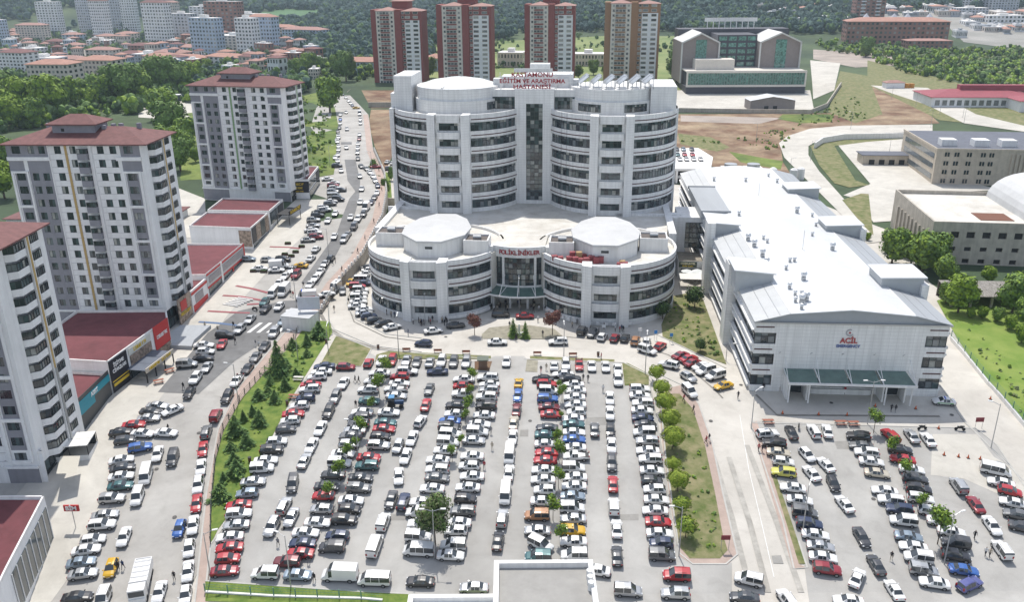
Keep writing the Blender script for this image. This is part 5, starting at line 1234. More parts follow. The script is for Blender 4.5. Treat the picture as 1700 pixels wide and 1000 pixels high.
def carmesh(t):
    L_,wd,pts=TYPES[t];st=S(L_,wd,pts);b=MB();g=MB();rings=[]
    for x,w,zl,zb,zt,wt,gg in st:
        r=[(x,-w*.90,zl),(x,-w,zl+.22),(x,-w*.985,zb-.02),(x,-wt,zt),(x,-wt*.55,zt+.035),(x,wt*.55,zt+.035),(x,wt,zt),(x,w*.985,zb-.02),(x,w,zl+.22),(x,w*.90,zl)];rings.append(r)
    for i in range(len(st)-1):
        A,B=rings[i],rings[i+1];ga,gb=st[i][6],st[i+1][6]
        for j in range(9):
            q=[A[j],B[j],B[j+1],A[j+1]]
            glass=False
            if j in(2,6):
                if ga and gb and not(ga==2): glass=True
                if ga==2 : glass=False
            if j in (3,4,5):
                if (ga==0)!=(gb==0) and abs(st[i][4]-st[i+1][4])>.3 and t not in 'VA': glass=True
                if t in 'mv' and i==0: glass=True
                if t in 'VA' and ga==1 and gb==0: glass=True
                if t in 'VA' and ga==3 and gb==1: glass=True
            if j in(2,6) and t in 'VA': glass=(ga==3 and gb==1)
            m=0
            if j in(0,8): m=1
            (g if glass else b).face(q,0 if glass else m)
            if j in(2,6) and not glass and (ga==0)!=(gb==0) and abs(st[i][4]-st[i+1][4])>.3 and t not in 'VA':
                pass
    b.face(rings[0],0);b.face(rings[-1][::-1],0);b.face([r[0] for r in rings]+[r[9] for r in rings][::-1],1)
    # wheel arches
    wr={'s':.31,'h':.30,'e':.35,'m':.32,'v':.33,'V':.36,'A':.36,'p':.35}[t];ax=(L_*.315,-L_*.30)
    for x in ax:
        for s in(-1,1):
            y=s*(wd/2+.004);k=[(x+(wr+.07)*math.cos(math.pi*q/8),y,wr+(wr+.07)*math.sin(math.pi*q/8)) for q in range(-1,10)];b.face(k,1)
    # mirrors, bumpers, plate
    xm=L_/2*(.40 if t in'she' else .5);zb=st[-5][3]
    for s in(-1,1): b.box(xm-.08,xm+.08,min(s*(wd/2-.02),s*(wd/2+.17)),max(s*(wd/2-.02),s*(wd/2+.17)),zb+.02,zb+.16,0 if t not in'VA' else 1)
    b.box(L_/2-.05,L_/2+.03,-wd*.40,wd*.40,.34,.48,1);b.box(-L_/2-.03,-L_/2+.05,-wd*.42,wd*.42,.40,.52,1)
    b.box(L_/2+.031,L_/2+.04,-.26,.26,.40,.50,2);b.box(-L_/2-.04,-L_/2-.031,-.26,.26,.62,.72,2)
    if t=='p':
        b.box(-L_/2+.1,-L_*.09,-wd/2+.12,wd/2-.12,.99,1.03,1)
    if t in 'em' :
        zt=max(q[4] for q in st)+.05
        for s in(-1,1): b.bar((-L_*.33,s*wd*.33,zt),(L_*.02,s*wd*.33,zt),.02,1,4)
    hl=MB();tl=MB()
    zf=(.60,.74) if t in 'sh' else (.68,.84);
    hl.box(L_/2-.16,L_/2-.012,-wd*.08,wd*.08,zf[0],zf[1]);tl.box(-L_/2-.015,-L_/2+.12,-wd*.075,wd*.075,zf[0]+.12,zf[1]+(.14 if t in'sh' else .4))
    w=MB();
    def cyl(mb,r,y0,y1,m,n=14):
        k=len(mb.v)
        for y in(y0,y1):
            for i in range(n): a=2*math.pi*i/n;mb.v.append((r*math.cos(a),y,r*math.sin(a)))
        for i in range(n): j=(i+1)%n;mb.f.append([k+i,k+j,k+n+j,k+n+i]);mb.m.append(m)
        mb.f.append([k+i for i in range(n)]);mb.m.append(m);mb.f.append([k+n+i for i in range(n)][::-1]);mb.m.append(m)
    cyl(w,wr,-.1,.1,0);cyl(w,wr*.62,-.115,.115,1,10)
    return dict(L=L_,W=wd,wr=wr,ax=ax,body=b,glass=g,hl=hl,tl=tl,wheel=w,
        mb=b.mesh('body',[PM['w'],TRIM,PLM]),mg=g.mesh('window_glass',[CARG]),mh=hl.mesh('headlight',[HLM]),mt=tl.mesh('taillight',[TLM]),mw=w.mesh('wheel',[TYRE,RIM]))
CM={t:carmesh(t) for t in TYPES}
def lt(mesh,half):
    pass
NAMES={'s':'saloon','h':'hatchback','e':'estate car','m':'high-roofed family van','v':'minibus','V':'panel van','p':'pickup','A':'ambulance'}
ONAME={'s':'saloon_car','h':'hatchback_car','e':'estate_car','m':'family_van','v':'minibus','V':'panel_van','p':'pickup_truck','A':'ambulance'}
CATN={'s':'car','h':'car','e':'car','m':'car','v':'minibus','V':'van','p':'pickup','A':'ambulance'}
def place_vehicle(t,c,x,y,h,z,label,group,street,detail=True):
    M=CM[t];T=thing(ONAME[t] if c!='y' else 'taxi',label,CATN[t] if c!='y' else 'taxi',(x,y,z),rad(h),group);T.scale=(.94,.94,.96)
    # slope of the ground
    dx,dy=math.cos(rad(h)),math.sin(rad(h));dz=terr(x+dx*1.5,y+dy*1.5,street)-terr(x-dx*1.5,y-dy*1.5,street)
    lx=terr(x-dy*.8,y+dx*.8,street)-terr(x+dy*.8,y-dx*.8,street)
    if z<5.5 or z>6.9: T.rotation_euler=(math.atan2(lx,1.6),-math.atan2(dz,3),rad(h))
    o=link('body',M['mb'],T);o.material_slots[0].link='OBJECT';o.material_slots[0].material=PM[c]
    link('window_glass',M['mg'],T)
    if detail:
        for s in(-1,1): link('headlight',M['mh'],T,(0,s*M['W']*.34,0));link('taillight',M['mt'],T,(0,s*M['W']*.375,0))
        for ax in M['ax']:
            for s in (-1,1): link('wheel',M['mw'],T,(ax,s*(M['W']/2-.09),M['wr']))
    return T
ORD='first second third fourth fifth sixth seventh eighth ninth tenth eleventh twelfth thirteenth fourteenth fifteenth sixteenth seventeenth eighteenth nineteenth twentieth twenty-first twenty-second twenty-third twenty-fourth twenty-fifth twenty-sixth twenty-seventh twenty-eighth twenty-ninth thirtieth thirty-first thirty-second thirty-third thirty-fourth thirty-fifth thirty-sixth'.split()
RL={'verge':'column along the conifer lawn','aisle1':'aisle nearest the conifer lawn','sapling strip west':'column just left of the sapling strip','sapling strip east':'column just right of the sapling strip','bottom kerb':'row along the bottom lawn','top kerb west':'row at the clinic road kerb, left end',
'aisle2':'second aisle from the conifer lawn','poplar strip west':'column left of the big tree','poplar strip east':'column right of the big tree','aisle3':'aisle led by the yellow taxi','top kerb east':'kerb row right of the park entrance','young tree strip west':'column left of the young trees','young tree strip east':'column right of the young trees','aisle4':'double-parked aisle before the round trees','aisle4 moving':'open lane before the round trees','round trees':'column beside the round clipped trees',
'gate apron':'open ground around the park exits','kerb of the right lot':'left column of the right-hand car park','top of the right lot':'top edge of the right-hand car park','right lot aisle':'first aisle of the right-hand car park','right lot slip':'loose cars of the right-hand car park','right lot strip west':'right car park, left of its trees','right lot strip east':'right car park, right of its trees','far right aisle':'last aisle of the right car park','far right column':'outermost column of the right car park',
'hospital bend':'row under the right drum clinic','ring road':'ring road before the clinics','forecourt':'clinic entrance forecourt','taxi at the drum':'kerb by the left drum clinic','west drum kerb':'curved bay beside the left drum clinic','shop kerb':'shop side lane of the street','shop bays upper':'bays before the upper shops','shop bays middle':'yard between the two white shops','shop kerb queue':'kerb of the red-striped forecourt','street centre queue':'street lane by the forecourt','street taxi':'street by the shop yard','zebra queue':'street by the zebra crossing','zebra bay':'pavement by the zebra crossing',
'shop step bays':'bays before the red restaurant board','middle lane':'street lane before the hearing shop','teal shop bays':'bays before the teal shop','left mid bays':'bays below the small terrace pavilion','left centre':'second rank along the near tower','left near bays':'bays beside the red market sign','fence kerb':'line parked along the pink pavement','blue lane':'open lane beside the pink pavement','ambulance':'street mouth by the cabin','wall kerb':'kerb by the upper retaining wall','wall bend':'curved kerb on the retaining wall','upper street':'upper street lanes','upper street far':'far street lanes','grass bank kerb':'kerb below the grass bank','grass bank bay':'bay below the grass bank','wall far':'far wall kerb','wall far taxi':'far wall kerb','street far':'far end of the street','tower side yard':'yard beside the left round tower','deck':'top of the parking deck','emergency apron':'apron before the emergency entrance'}
CARS=[
("verge","-39.9,164.1,s,n,186 -40.0,161.4,s,w,186 -40.4,159.0,h,w,186 -40.9,155.5,s,r,6 -40.7,153.3,e,w,186 -40.8,150.1,h,n,186 -41.4,147.5,h,w,186 -42.0,144.8,s,r,6 -42.1,142.6,h,w,186 -42.3,139.9,h,d,6 -43.1,136.2,h,w,6 -43.4,133.7,e,k,6 -43.7,130.7,s,w,6 -43.8,128.5,m,w,6 -44.4,125.0,s,s,6 -44.6,122.0,h,i,186 -45.2,119.1,s,r,186 -44.6,117.0,e,w,6 -44.3,114.4,s,s,186 -44.5,111.7,s,w,186 -43.9,109.4,s,r,186 -43.5,107.1,h,r,6 -43.2,104.6,s,c,6"),
("aisle1","-34.4,156.0,s,w,265 -35.0,150.3,e,g,265 -35.4,145.4,e,k,265 -35.9,140.1,s,w,264 -36.5,134.9,s,w,264 -36.9,130.5,s,s,84 -37.5,124.2,m,d,274 -37.7,118.8,e,s,84 -35.9,116.1,s,s,264 -38.5,113.9,e,s,264"),
("sapling strip west","-27.7,160.5,s,w,177 -28.4,156.8,h,w,177 -28.9,152.9,e,w,177 -28.1,149.0,s,t,357 -28.9,145.1,s,w,177 -29.3,143.2,m,d,177 -29.0,141.3,e,d,177 -29.4,139.4,s,s,177 -29.9,137.7,s,g,177 -29.8,135.2,h,s,357 -30.4,132.4,s,w,357 -30.5,129.8,m,w,357 -31.1,126.7,s,d,177 -31.6,123.6,s,d,357 -31.7,121.2,h,r,177 -31.4,118.0,h,s,177 -31.4,114.8,s,w,357 -32.8,112.5,s,w,357 -32.8,110.2,s,n,177 -32.7,108.1,s,r,177 -34.3,106.3,e,m,177"),
("sapling strip east","-22.0,161.2,e,w,357 -23.3,158.8,h,r,177 -23.0,155.7,s,w,357 -23.4,153.1,p,w,177 -23.0,150.6,s,s,357 -23.8,145.0,s,w,357 -24.0,141.7,s,t,357 -24.0,139.7,s,r,357 -24.4,137.4,h,k,357 -24.3,134.7,e,s,357 -25.6,131.3,s,r,357 -25.6,129.0,e,t,177 -26.2,125.8,s,d,357 -26.1,123.1,e,g,357 -26.9,120.0,s,w,357 -26.8,117.9,h,k,357 -27.2,115.4,e,k,357 -27.7,111.8,h,n,177 -28.1,109.3,m,d,177"),
("bottom kerb","-37.0,104.0,m,w,177 -32.1,103.7,s,i,357 -25.8,103.5,V,w,177 -20.6,102.5,v,w,177 -13.8,102.2,s,k,177 -5.9,100.9,s,s,177"),
("top kerb west","-35.3,163.7,h,c,0 -30.8,165.7,h,r,87 -28.2,166.8,s,w,267 -25.9,166.7,e,r,267 -22.8,166.7,s,s,267 -20.5,166.0,s,g,267 -17.7,165.8,s,s,87 -15.2,166.1,e,w,267 -12.6,165.7,e,g,267 -9.9,165.5,e,s,267"),
("aisle2","-16.7,153.1,s,g,264 -16.9,147.5,s,r,84 -17.5,142.1,h,w,73 -18.5,136.8,s,w,262 -20.8,134.5,h,s,262 -19.1,131.6,s,w,264 -19.7,126.1,s,w,275 -20.3,120.1,s,d,264 -18.2,119.6,e,n,84 -20.9,114.8,m,w,83 -21.5,109.5,v,w,83"),
("poplar strip west","-10.0,157.3,s,w,175 -9.9,154.2,s,r,355 -10.0,151.1,e,w,175 -11.0,147.2,s,k,175 -11.0,144.3,s,w,175 -11.9,142.0,s,b,175 -11.9,140.1,e,d,355 -11.5,137.9,m,w,355 -11.8,135.5,m,w,355 -12.2,133.1,s,w,175 -13.3,130.4,s,w,175 -13.2,127.7,e,w,175 -13.1,125.6,s,g,355 -13.7,122.8,s,w,175 -15.1,119.4,s,w,175 -15.5,116.9,m,w,175 -14.9,114.2,e,w,175 -15.0,111.4,m,w,355 -14.6,108.4,v,w,175"),
("poplar strip east","-5.1,157.9,e,w,176 -4.7,154.8,s,w,176 -4.8,152.4,e,s,176 -5.2,150.0,e,w,176 -5.2,146.9,e,k,176 -5.5,143.8,s,w,176 -6.3,140.9,s,w,356 -6.6,138.5,m,w,356 -7.2,136.0,s,s,356 -7.3,131.4,s,w,176 -7.7,128.7,h,w,176 -7.1,125.9,s,w,176 -7.7,123.0,s,w,176 -8.0,120.2,h,k,356 -8.3,117.2,e,g,176 -8.9,114.5,s,w,176 -9.2,112.7,h,w,176 -9.4,109.5,m,w,176 -9.7,107.4,s,w,356"),
("aisle3","1.2,155.4,s,y,85 1.0,150.4,s,b,265 0.7,145.6,s,m,85 0.1,141.3,s,a,85 -0.1,136.9,s,w,265 -0.7,131.7,v,w,266 -0.8,126.8,s,w,85 -1.4,121.2,v,w,266 -1.9,115.4,e,s,84 -2.5,110.4,s,k,84"),
("top kerb east","8.8,163.5,s,w,87 11.3,163.9,e,w,267 14.1,163.7,p,r,267 16.7,163.1,s,w,267 19.6,162.8,s,w,267 22.0,161.4,s,w,267 21.4,156.2,e,w,267"),
("young tree strip west","6.2,157.1,s,k,177 6.9,154.7,e,r,357 7.2,151.8,m,w,357 6.8,149.1,e,b,357 7.0,146.3,s,m,357 7.3,143.9,s,r,357 6.3,139.6,s,d,177 6.0,137.5,s,t,357 5.9,134.7,s,w,357 5.9,132.2,s,r,177 5.6,130.1,s,r,177 5.2,127.4,s,w,177 5.0,124.8,s,w,177 5.2,122.2,h,w,177 4.8,119.4,s,w,357 3.7,116.0,m,o,177 3.7,112.6,s,s,177 4.1,109.5,m,w,325 3.6,106.9,m,t,177"),
("young tree strip east","10.4,159.2,s,w,178 11.8,157.3,s,d,358 12.3,154.5,s,w,178 12.5,151.9,s,w,178 12.1,149.5,s,w,178 12.1,147.0,s,w,178 12.1,144.6,h,w,178 11.3,142.4,s,w,178 11.3,140.6,s,t,358 11.2,138.1,s,w,358 11.1,136.0,s,b,358 11.0,133.6,s,w,178 11.1,131.1,p,w,178 10.4,127.9,m,w,358 10.5,125.4,s,w,178 10.2,123.1,s,w,178 9.8,120.6,s,i,358 9.5,117.7,m,w,358 9.5,115.2,s,s,178 9.2,112.5,e,y,358 9.2,110.1,s,w,178 9.1,107.2,m,w,178"),
("aisle4","19.0,149.2,s,w,265 18.5,144.2,s,w,265 18.0,138.6,h,k,265 17.7,134.2,s,w,265 17.2,129.1,e,d,265 16.8,123.6,s,r,85 16.3,117.9,m,w,86 16.2,112.8,s,w,86 15.6,107.0,s,d,86"),
("aisle4 moving","15.1,139.0,s,g,86"),
("round trees","25.3,152.2,e,w,356 25.0,150.0,s,w,356 25.2,147.3,e,w,176 24.7,144.9,s,w,356 24.5,142.4,s,n,356 24.7,140.3,s,d,356 24.1,137.9,m,w,176 24.3,135.3,e,s,176 24.0,132.5,s,w,176 24.1,130.1,e,w,176 23.9,127.0,s,w,356 23.5,124.3,h,d,356 23.6,122.1,h,w,176 23.5,119.5,s,w,356 22.9,116.9,s,w,176 23.0,114.3,s,r,356 22.8,111.7,s,w,356 22.7,109.6,h,n,176 22.4,107.0,m,g,356"),
("gate apron","12.2,104.1,s,w,168 16.4,100.0,m,s,355 23.1,99.3,e,s,175 23.9,102.9,m,r,175 34.3,102.0,m,w,160 32.8,98.4,s,d,170 -15.7,161.1,s,n,182 -1.3,165.8,s,w,267"),
("kerb of the right lot","46.6,137.2,e,w,8 47.1,134.4,e,k,168 47.1,131.7,s,a,348 47.2,129.1,h,w,348 46.4,126.2,e,l,168 46.8,122.2,s,w,168 47.0,119.1,s,w,348 46.9,116.1,m,g,348 46.8,113.5,e,n,348 47.0,111.1,s,w,348 47.0,108.6,s,s,348 46.6,106.3,s,w,348 46.4,103.9,e,c,348"),
("top of the right lot","51.1,137.6,s,k,90 55.3,137.8,e,w,91 57.8,137.9,s,w,80 72.6,136.2,s,s,91 75.1,135.1,s,w,90 68.8,136.3,e,r,104"),
("right lot aisle","51.9,131.0,h,w,284 54.3,128.2,s,w,104 51.1,125.9,s,w,104 53.9,123.2,h,k,268 54.0,118.1,s,w,101 54.0,110.5,s,d,272 54.0,104.7,s,d,92 54.7,99.7,s,w,92"),
("right lot slip","50.2,102.1,s,w,55 47.3,97.5,s,w,170 38.7,97.9,e,w,100"),
("right lot strip west","62.9,136.2,e,k,167 62.4,133.4,s,g,167 62.6,131.4,e,w,167 62.5,128.9,s,w,347 62.3,125.8,s,a,347 61.8,121.2,s,w,167 61.9,118.9,e,w,167 62.4,116.7,e,n,167 61.9,114.0,m,w,167 61.3,110.5,s,i,347 61.1,108.3,s,w,167 60.9,106.1,m,w,167 60.6,103.5,m,s,347 61.1,101.1,s,w,167"),
("right lot strip east","68.9,132.3,s,k,346 68.2,129.5,s,r,166 68.6,126.7,s,w,346 68.2,124.3,s,d,346 67.6,121.6,e,k,346 66.9,119.2,e,w,346 67.2,116.3,h,w,346 67.8,113.9,s,w,346 68.4,111.5,s,w,346 67.9,109.0,m,d,166 66.7,106.4,e,k,346 66.5,103.5,s,b,346 66.0,100.7,e,u,25"),
("far right aisle","74.6,122.3,m,s,89 75.2,117.7,s,c,89 75.4,112.8,s,w,269 74.2,107.5,m,w,89"),
("far right column","82.8,126.2,v,w,336 82.1,123.0,s,w,156 82.5,120.9,h,r,336 81.5,118.0,s,w,156 80.5,115.3,h,g,156 80.1,112.4,s,d,336"),
("hospital bend","16.2,182.1,m,k,70 18.4,180.8,h,g,248 20.5,178.7,h,w,69 23.3,178.0,h,c,70 25.6,178.0,h,k,72 27.7,176.2,e,o,75 30.2,175.9,h,w,77 36.4,168.1,s,c,38 37.8,166.4,s,r,30 38.2,164.3,s,c,38 39.6,162.3,h,w,205 40.1,160.3,m,w,208 41.6,157.9,m,w,207 42.2,153.4,s,y,205"),
("ring road","32.8,173.2,h,r,55 29.6,170.8,m,w,320 -3.4,176.2,s,w,0 10.3,175.9,e,w,180 -20.0,175.8,h,n,170 36.0,157.4,h,s,298 35.0,151.2,m,w,290 33.0,163.4,e,w,150 -18.4,183.1,s,w,15 -44.5,210.4,h,g,280 -47.6,205.5,s,w,30 -46.7,212.1,V,w,260"),
("forecourt","-2.8,192.9,e,k,2 3.1,191.8,s,c,0 -13.4,186.3,s,d,12"),
("taxi at the drum","-43.6,216.8,h,y,264"),
("west drum kerb","-40.8,229.8,s,d,10 -40.1,227.3,s,w,10 -40.2,224.2,s,w,5 -40.5,219.1,v,w,358 -39.7,216.4,s,n,5 -41.1,213.7,m,r,3 -39.8,210.8,m,w,3 -39.8,208.2,s,w,3 -39.4,205.1,m,w,3 -39.0,202.5,s,w,5 -38.9,199.5,s,w,8 -36.6,197.0,s,w,10 -36.3,194.6,s,s,15 -34.9,192.6,h,n,20 -33.0,189.8,h,k,25 -30.7,188.1,s,d,30 -28.3,185.7,s,w,30"),
("shop kerb","-57.0,237.9,s,w,82 -57.0,230.6,s,w,82 -57.4,270.3,s,w,271 -58.5,263.5,s,w,271 -51.7,266.4,s,w,271"),
("shop bays upper","-69.0,316.4,s,w,10 -65.6,310.6,s,w,12 -65.1,306.6,e,c,12 -63.7,302.7,e,w,12 -63.5,298.2,e,s,12 -61.8,291.7,v,s,5 -61.0,300.3,h,d,0 -59.6,287.6,m,k,350 -61.7,285.2,s,w,15 -61.4,281.8,e,g,15 -63.0,277.9,h,w,15 -61.7,274.6,e,w,15 -63.3,272.1,s,d,18 -62.8,268.3,e,d,18 -63.2,264.0,e,s,10 -62.2,258.6,s,s,8 -61.9,254.6,s,w,8 -60.4,252.1,e,w,10 -59.1,248.2,e,c,10 -61.1,245.9,s,s,10"),
("shop bays middle","-69.1,230.0,h,s,5 -64.8,230.0,e,k,5 -64.6,224.9,V,w,8 -64.7,222.2,s,w,5 -69.6,223.4,s,w,5"),
("shop kerb queue","-60.5,222.4,p,s,266 -61.2,217.8,s,w,266 -61.7,213.1,s,w,266 -61.6,206.3,v,w,266 -62.4,200.9,h,t,266"),
("street centre queue","-58.4,218.5,m,c,263 -59.0,207.4,V,w,263 -58.0,198.1,h,w,263 -61.1,197.0,s,k,263"),
("street taxi","-58.7,225.5,s,y,170"),
("zebra queue","-63.3,191.0,s,s,264 -64.0,184.8,e,s,264"),
("zebra bay","-66.4,181.6,e,k,352"),
("shop step bays","-65.5,176.4,s,r,276 -69.4,175.8,s,w,2 -67.9,172.3,h,w,2 -67.2,168.8,s,k,5 -69.6,165.7,m,s,8"),
("middle lane","-64.9,164.2,s,s,272 -65.4,158.7,e,w,272 -64.5,152.5,s,k,272"),
("teal shop bays","-65.7,146.4,s,w,225 -69.1,147.9,s,s,355 -69.7,146.0,s,d,355 -69.3,143.8,s,s,5 -71.3,141.7,s,r,8 -72.8,139.5,s,k,10 -71.1,137.0,h,d,12 -68.6,139.0,s,w,355 -67.4,134.7,e,b,18"),
("left mid bays","-69.4,131.2,s,w,15 -68.3,129.0,s,d,15 -67.6,126.7,s,w,10 -66.7,124.2,s,t,10 -66.8,121.0,e,s,5"),
("left centre","-63.6,132.9,s,w,281 -60.4,131.5,m,d,278 -63.4,126.9,v,w,282 -62.7,121.3,m,w,279 -61.2,112.0,s,w,278 -60.5,105.4,h,y,279 -51.5,100.6,s,w,278 -64.3,139.1,s,w,355"),
("left near bays","-66.3,117.0,s,s,12 -65.8,114.7,e,w,8 -65.8,111.4,h,w,12 -65.9,109.2,s,w,12 -65.5,106.6,s,i,12 -64.2,104.3,s,s,10 -63.0,99.7,s,k,8 -59.1,99.2,m,w,278"),
("fence kerb","-52.2,226.5,s,s,265 -51.4,230.9,h,d,85 -52.3,220.6,s,w,266 -52.7,216.3,s,w,266 -53.2,211.9,s,w,266 -54.7,194.4,s,w,86 -55.0,189.7,s,i,268 -55.3,182.3,m,s,268 -55.5,175.0,s,d,268 -55.9,169.2,s,g,267 -56.0,163.3,s,k,267 -56.5,157.5,p,w,268 -56.4,150.7,e,k,269 -56.7,144.5,m,c,92 -56.9,139.2,e,g,98 -55.9,134.1,s,r,283 -54.6,129.0,s,w,284 -53.5,124.1,e,w,283 -52.3,119.6,s,r,283 -51.2,114.5,s,w,283 -50.1,109.3,h,w,284 -48.7,104.6,s,w,284 -47.5,99.9,h,w,284"),
("blue lane","-53.1,113.7,h,b,276"),
("ambulance","-52.5,203.9,A,w,190"),
("wall kerb","-63.2,350.7,s,k,279 -65.3,362.1,s,s,279 -66.6,370.9,s,w,278 -68.0,380.0,s,w,278 -69.2,390.7,s,m,278 -70.7,400.9,s,w,278 -76.0,436.0,s,w,279 -78.3,449.3,s,s,279 -81.8,468.6,V,w,279"),
("wall bend","-59.6,336.7,s,d,293 -56.8,332.4,s,g,293 -54.5,326.1,s,w,293 -52.4,320.0,s,w,288 -50.6,313.3,s,s,286 -48.7,306.0,s,n,282 -47.5,296.1,s,w,273 -47.5,289.7,s,d,268 -47.7,283.4,s,n,268 -48.3,276.2,V,w,266 -48.1,269.3,e,d,268 -49.1,264.5,e,w,268 -49.1,256.9,m,k,266 -49.9,249.9,s,g,266 -50.2,245.6,m,s,266"),
("upper street","-51.5,284.2,s,w,273 -53.8,301.6,s,s,273 -57.6,320.7,s,s,283 -71.9,372.6,s,w,283 -53.7,248.6,s,w,273"),
("upper street far","-90.6,476.8,s,s,281 -79.6,417.7,e,w,281"),
("grass bank kerb","-66.4,330.0,s,w,283 -70.9,346.7,s,w,283 -73.0,352.7,s,w,279 -72.9,358.2,s,w,279 -74.4,367.9,s,w,277 -75.9,375.7,s,w,282 -78.1,385.1,s,w,280 -79.4,394.9,s,w,279 -79.1,389.5,s,w,279 -80.4,399.5,s,w,280 -82.7,410.7,s,k,280 -84.1,422.5,s,d,279 -86.4,436.6,s,w,279 -88.8,449.9,s,b,280 -92.1,467.6,s,w,280"),
("grass bank bay","-69.5,337.8,e,k,10"),
("wall far","-92.0,504.9,s,n,286 -94.8,515.0,s,s,286 -98.2,527.3,s,s,286 -102.7,543.1,s,w,286 -107.7,559.4,s,n,286 -112.7,578.3,s,b,286"),
("wall far taxi","-88.1,495.1,s,y,10"),
("street far","-127.8,591.3,V,w,264 -127.1,607.3,s,w,264 -126.0,615.5,s,s,260 -124.3,623.8,s,w,260 -123.6,628.1,s,w,260"),
("tower side yard","-53.8,369.0,s,w,80 -51.1,366.4,s,w,80 -53.8,335.8,s,c,10 -51.0,356.0,e,g,5 -74.7,230.7,h,i,0"),
("deck","71.6,366.5,s,d,267 74.4,366.4,s,i,267 78.0,366.2,s,k,267 69.8,354.8,s,t,267 72.7,354.7,s,r,267 75.9,354.5,s,r,267 69.0,345.5,s,w,267 71.7,345.4,s,w,267 74.6,345.3,s,w,267 77.4,345.2,s,w,267"),
("emergency apron","83.5,147.1,s,w,172"),
]
allc=[]
for rn,txt in CARS:
    g=[]
    for tok in txt.split():
        a=tok.split(',');g.append([float(a[0]),float(a[1]),a[2],a[3],float(a[4])])
    g.sort(key=lambda q:q[1] if rn!='bottom kerb' and not rn.startswith('top kerb') else q[0])
    for i,q in enumerate(g):
        st=(q[0]<wallx(q[1]))
        allc.append(dict(q=q,row=rn,i=i,n=len(g),st=st,d=q[1]*cp+(CAMH)*sp))
cands=sorted([c for c in allc if c['q'][2] in 'shem' and c['q'][3]!='y'],key=lambda c:c['d'])
keep=set(id(c) for c in cands[:300]);small=MB();smats=[PM[k] for k in PM]+[CARG,TRIM,PLM];mi={k:i for i,k in enumerate(PM)}
used=set()
for c in allc:
    x,y,t,col,h=c['q'];z=6.62 if c['row']=='deck' else terr(x,y,c['st'])+.09
    if c['row']=='deck': z=6.62
    if id(c) in keep or t not in 'shem' or col=='y':
        cn=PAINT[col][0];row=RL[c['row']]
        side=c['row'] in('bottom kerb','top kerb west','top kerb east')
        if c['row']=='ambulance': lab='white ambulance van turning at the street mouth by the cabin'
        elif col=='y' and t=='s' or col=='y' and t=='h': lab='yellow taxi, %s'%row
        elif c['row']=='emergency apron': lab='white patrol saloon parked on the apron before the emergency entrance'
        elif c['n']==1: lab='%s %s, %s'%(cn,NAMES[t],row)
        else: lab='%s %s, %s from %s, %s'%(cn,NAMES[t],ORD[c['i']],'left' if side else 'near end',row)
        if col=='y' and t=='e': lab='yellow estate taxi in the column right of the young trees'
        if lab in used: lab+=' again'
        used.add(lab)
        if c['row']=='ambulance': c['q'][3]=col='w'
        T=place_vehicle(t,col,x,y,h,z,lab,'cars, '+row,c['st'],c['d']<235)
        if col=='y':
            s_=MB();zt=max(q[4] for q in S(*TYPES[t]));s_.box(-.1,.1,-.25,.25,zt+.03,zt+.17);s_.build('roof_sign',mat('taxi_sign',(.6,.55,.3),.5),T)
        if t=='A':
            s_=MB()
            for s in(-1,1): s_.box(-2.4,1.2,min(s*1.03,s*1.04),max(s*1.03,s*1.04),1.0,1.22)
            s_.build('red_stripe',SRED,T);s_=MB();s_.box(.9,1.15,-.7,.7,2.62,2.78);s_.build('light_bar',mat('beacon_blue',(.02,.08,.5),.3),T)
        if c['row']=='emergency apron':
            s_=MB();s_.box(-.1,.1,-.5,.5,1.48,1.58);s_.build('light_bar',mat('beacon_blue',(0,0,0)),T);s_=MB()
            for s in(-1,1): s_.box(-1.6,1.5,min(s*.872,s*.88),max(s*.872,s*.88),.62,.78)
            s_.build('side_stripe',mat('stripe_green',(.15,.45,.15),.5),T)
    else:
        M=CM[t];X=Matrix.Translation((x,y,z))@Matrix.Rotation(rad(h),4,'Z')
        for part,ms in (('body',[mi[col],len(PM)+1,len(PM)+2]),('glass',[len(PM)])):
            p=M[part];b=len(small.v);small.v+=[tuple(X@Vector(v)) for v in p.v];small.f+=[[b+i for i in f] for f in p.f];small.m+=[ms[m] for m in p.m]
        w=M['wheel']
        for ax in M['ax']:
            for s in(-1,1):
                b=len(small.v);small.v+=[tuple(X@Vector((v[0]+ax,v[1]+s*(M['W']/2-.09),v[2]+M['wr']))) for v in w.v];small.f+=[[b+i for i in f] for f in w.f];small.m+=[len(PM)+1]*len(w.f)
if small.v:
    o=small.build('distant_cars',smats);tag(o,'smaller cars along the upper street, the deck and the far kerbs','cars',None,'stuff')
# lorry, tractor
x,y,z=grd(234,965,1.4,True);z=terr(x,y,True)+.08
T=thing('lorry','white tipper lorry at the lower edge beside the yellow taxi','lorry',(x,y,z),rad(284))
m_=MB();m_.box(2.2,4.0,-1.15,1.15,.6,2.7);m_.box(4.0,4.15,-1.1,1.1,.6,1.3);m_.build('cab',PM['w'],T);m_=MB();m_.box(3.9,4.02,-1.05,1.05,1.6,2.5);m_.build('windscreen',CARG,T)
m_=MB();m_.box(-3.8,2.0,-1.2,-1.05,1.1,2.5);m_.box(-3.8,2.0,1.05,1.2,1.1,2.5);m_.box(-3.95,-3.8,-1.2,1.2,1.1,2.5);m_.box(1.9,2.05,-1.2,1.2,1.1,2.8);m_.box(-3.8,1.9,-1.05,1.05,2.15,2.4)
for k in range(5): m_.box(-3.2+k*1.2,-3.1+k*1.2,-1.2,1.2,2.5,2.56)
m_.build('cargo_bed',PM['w'],T);m_=MB();m_.box(-3.9,4.0,-.5,.5,.5,.9);m_.box(-3,1,-.9,.9,1.31,1.7);m_.build('chassis',TRIM,T)
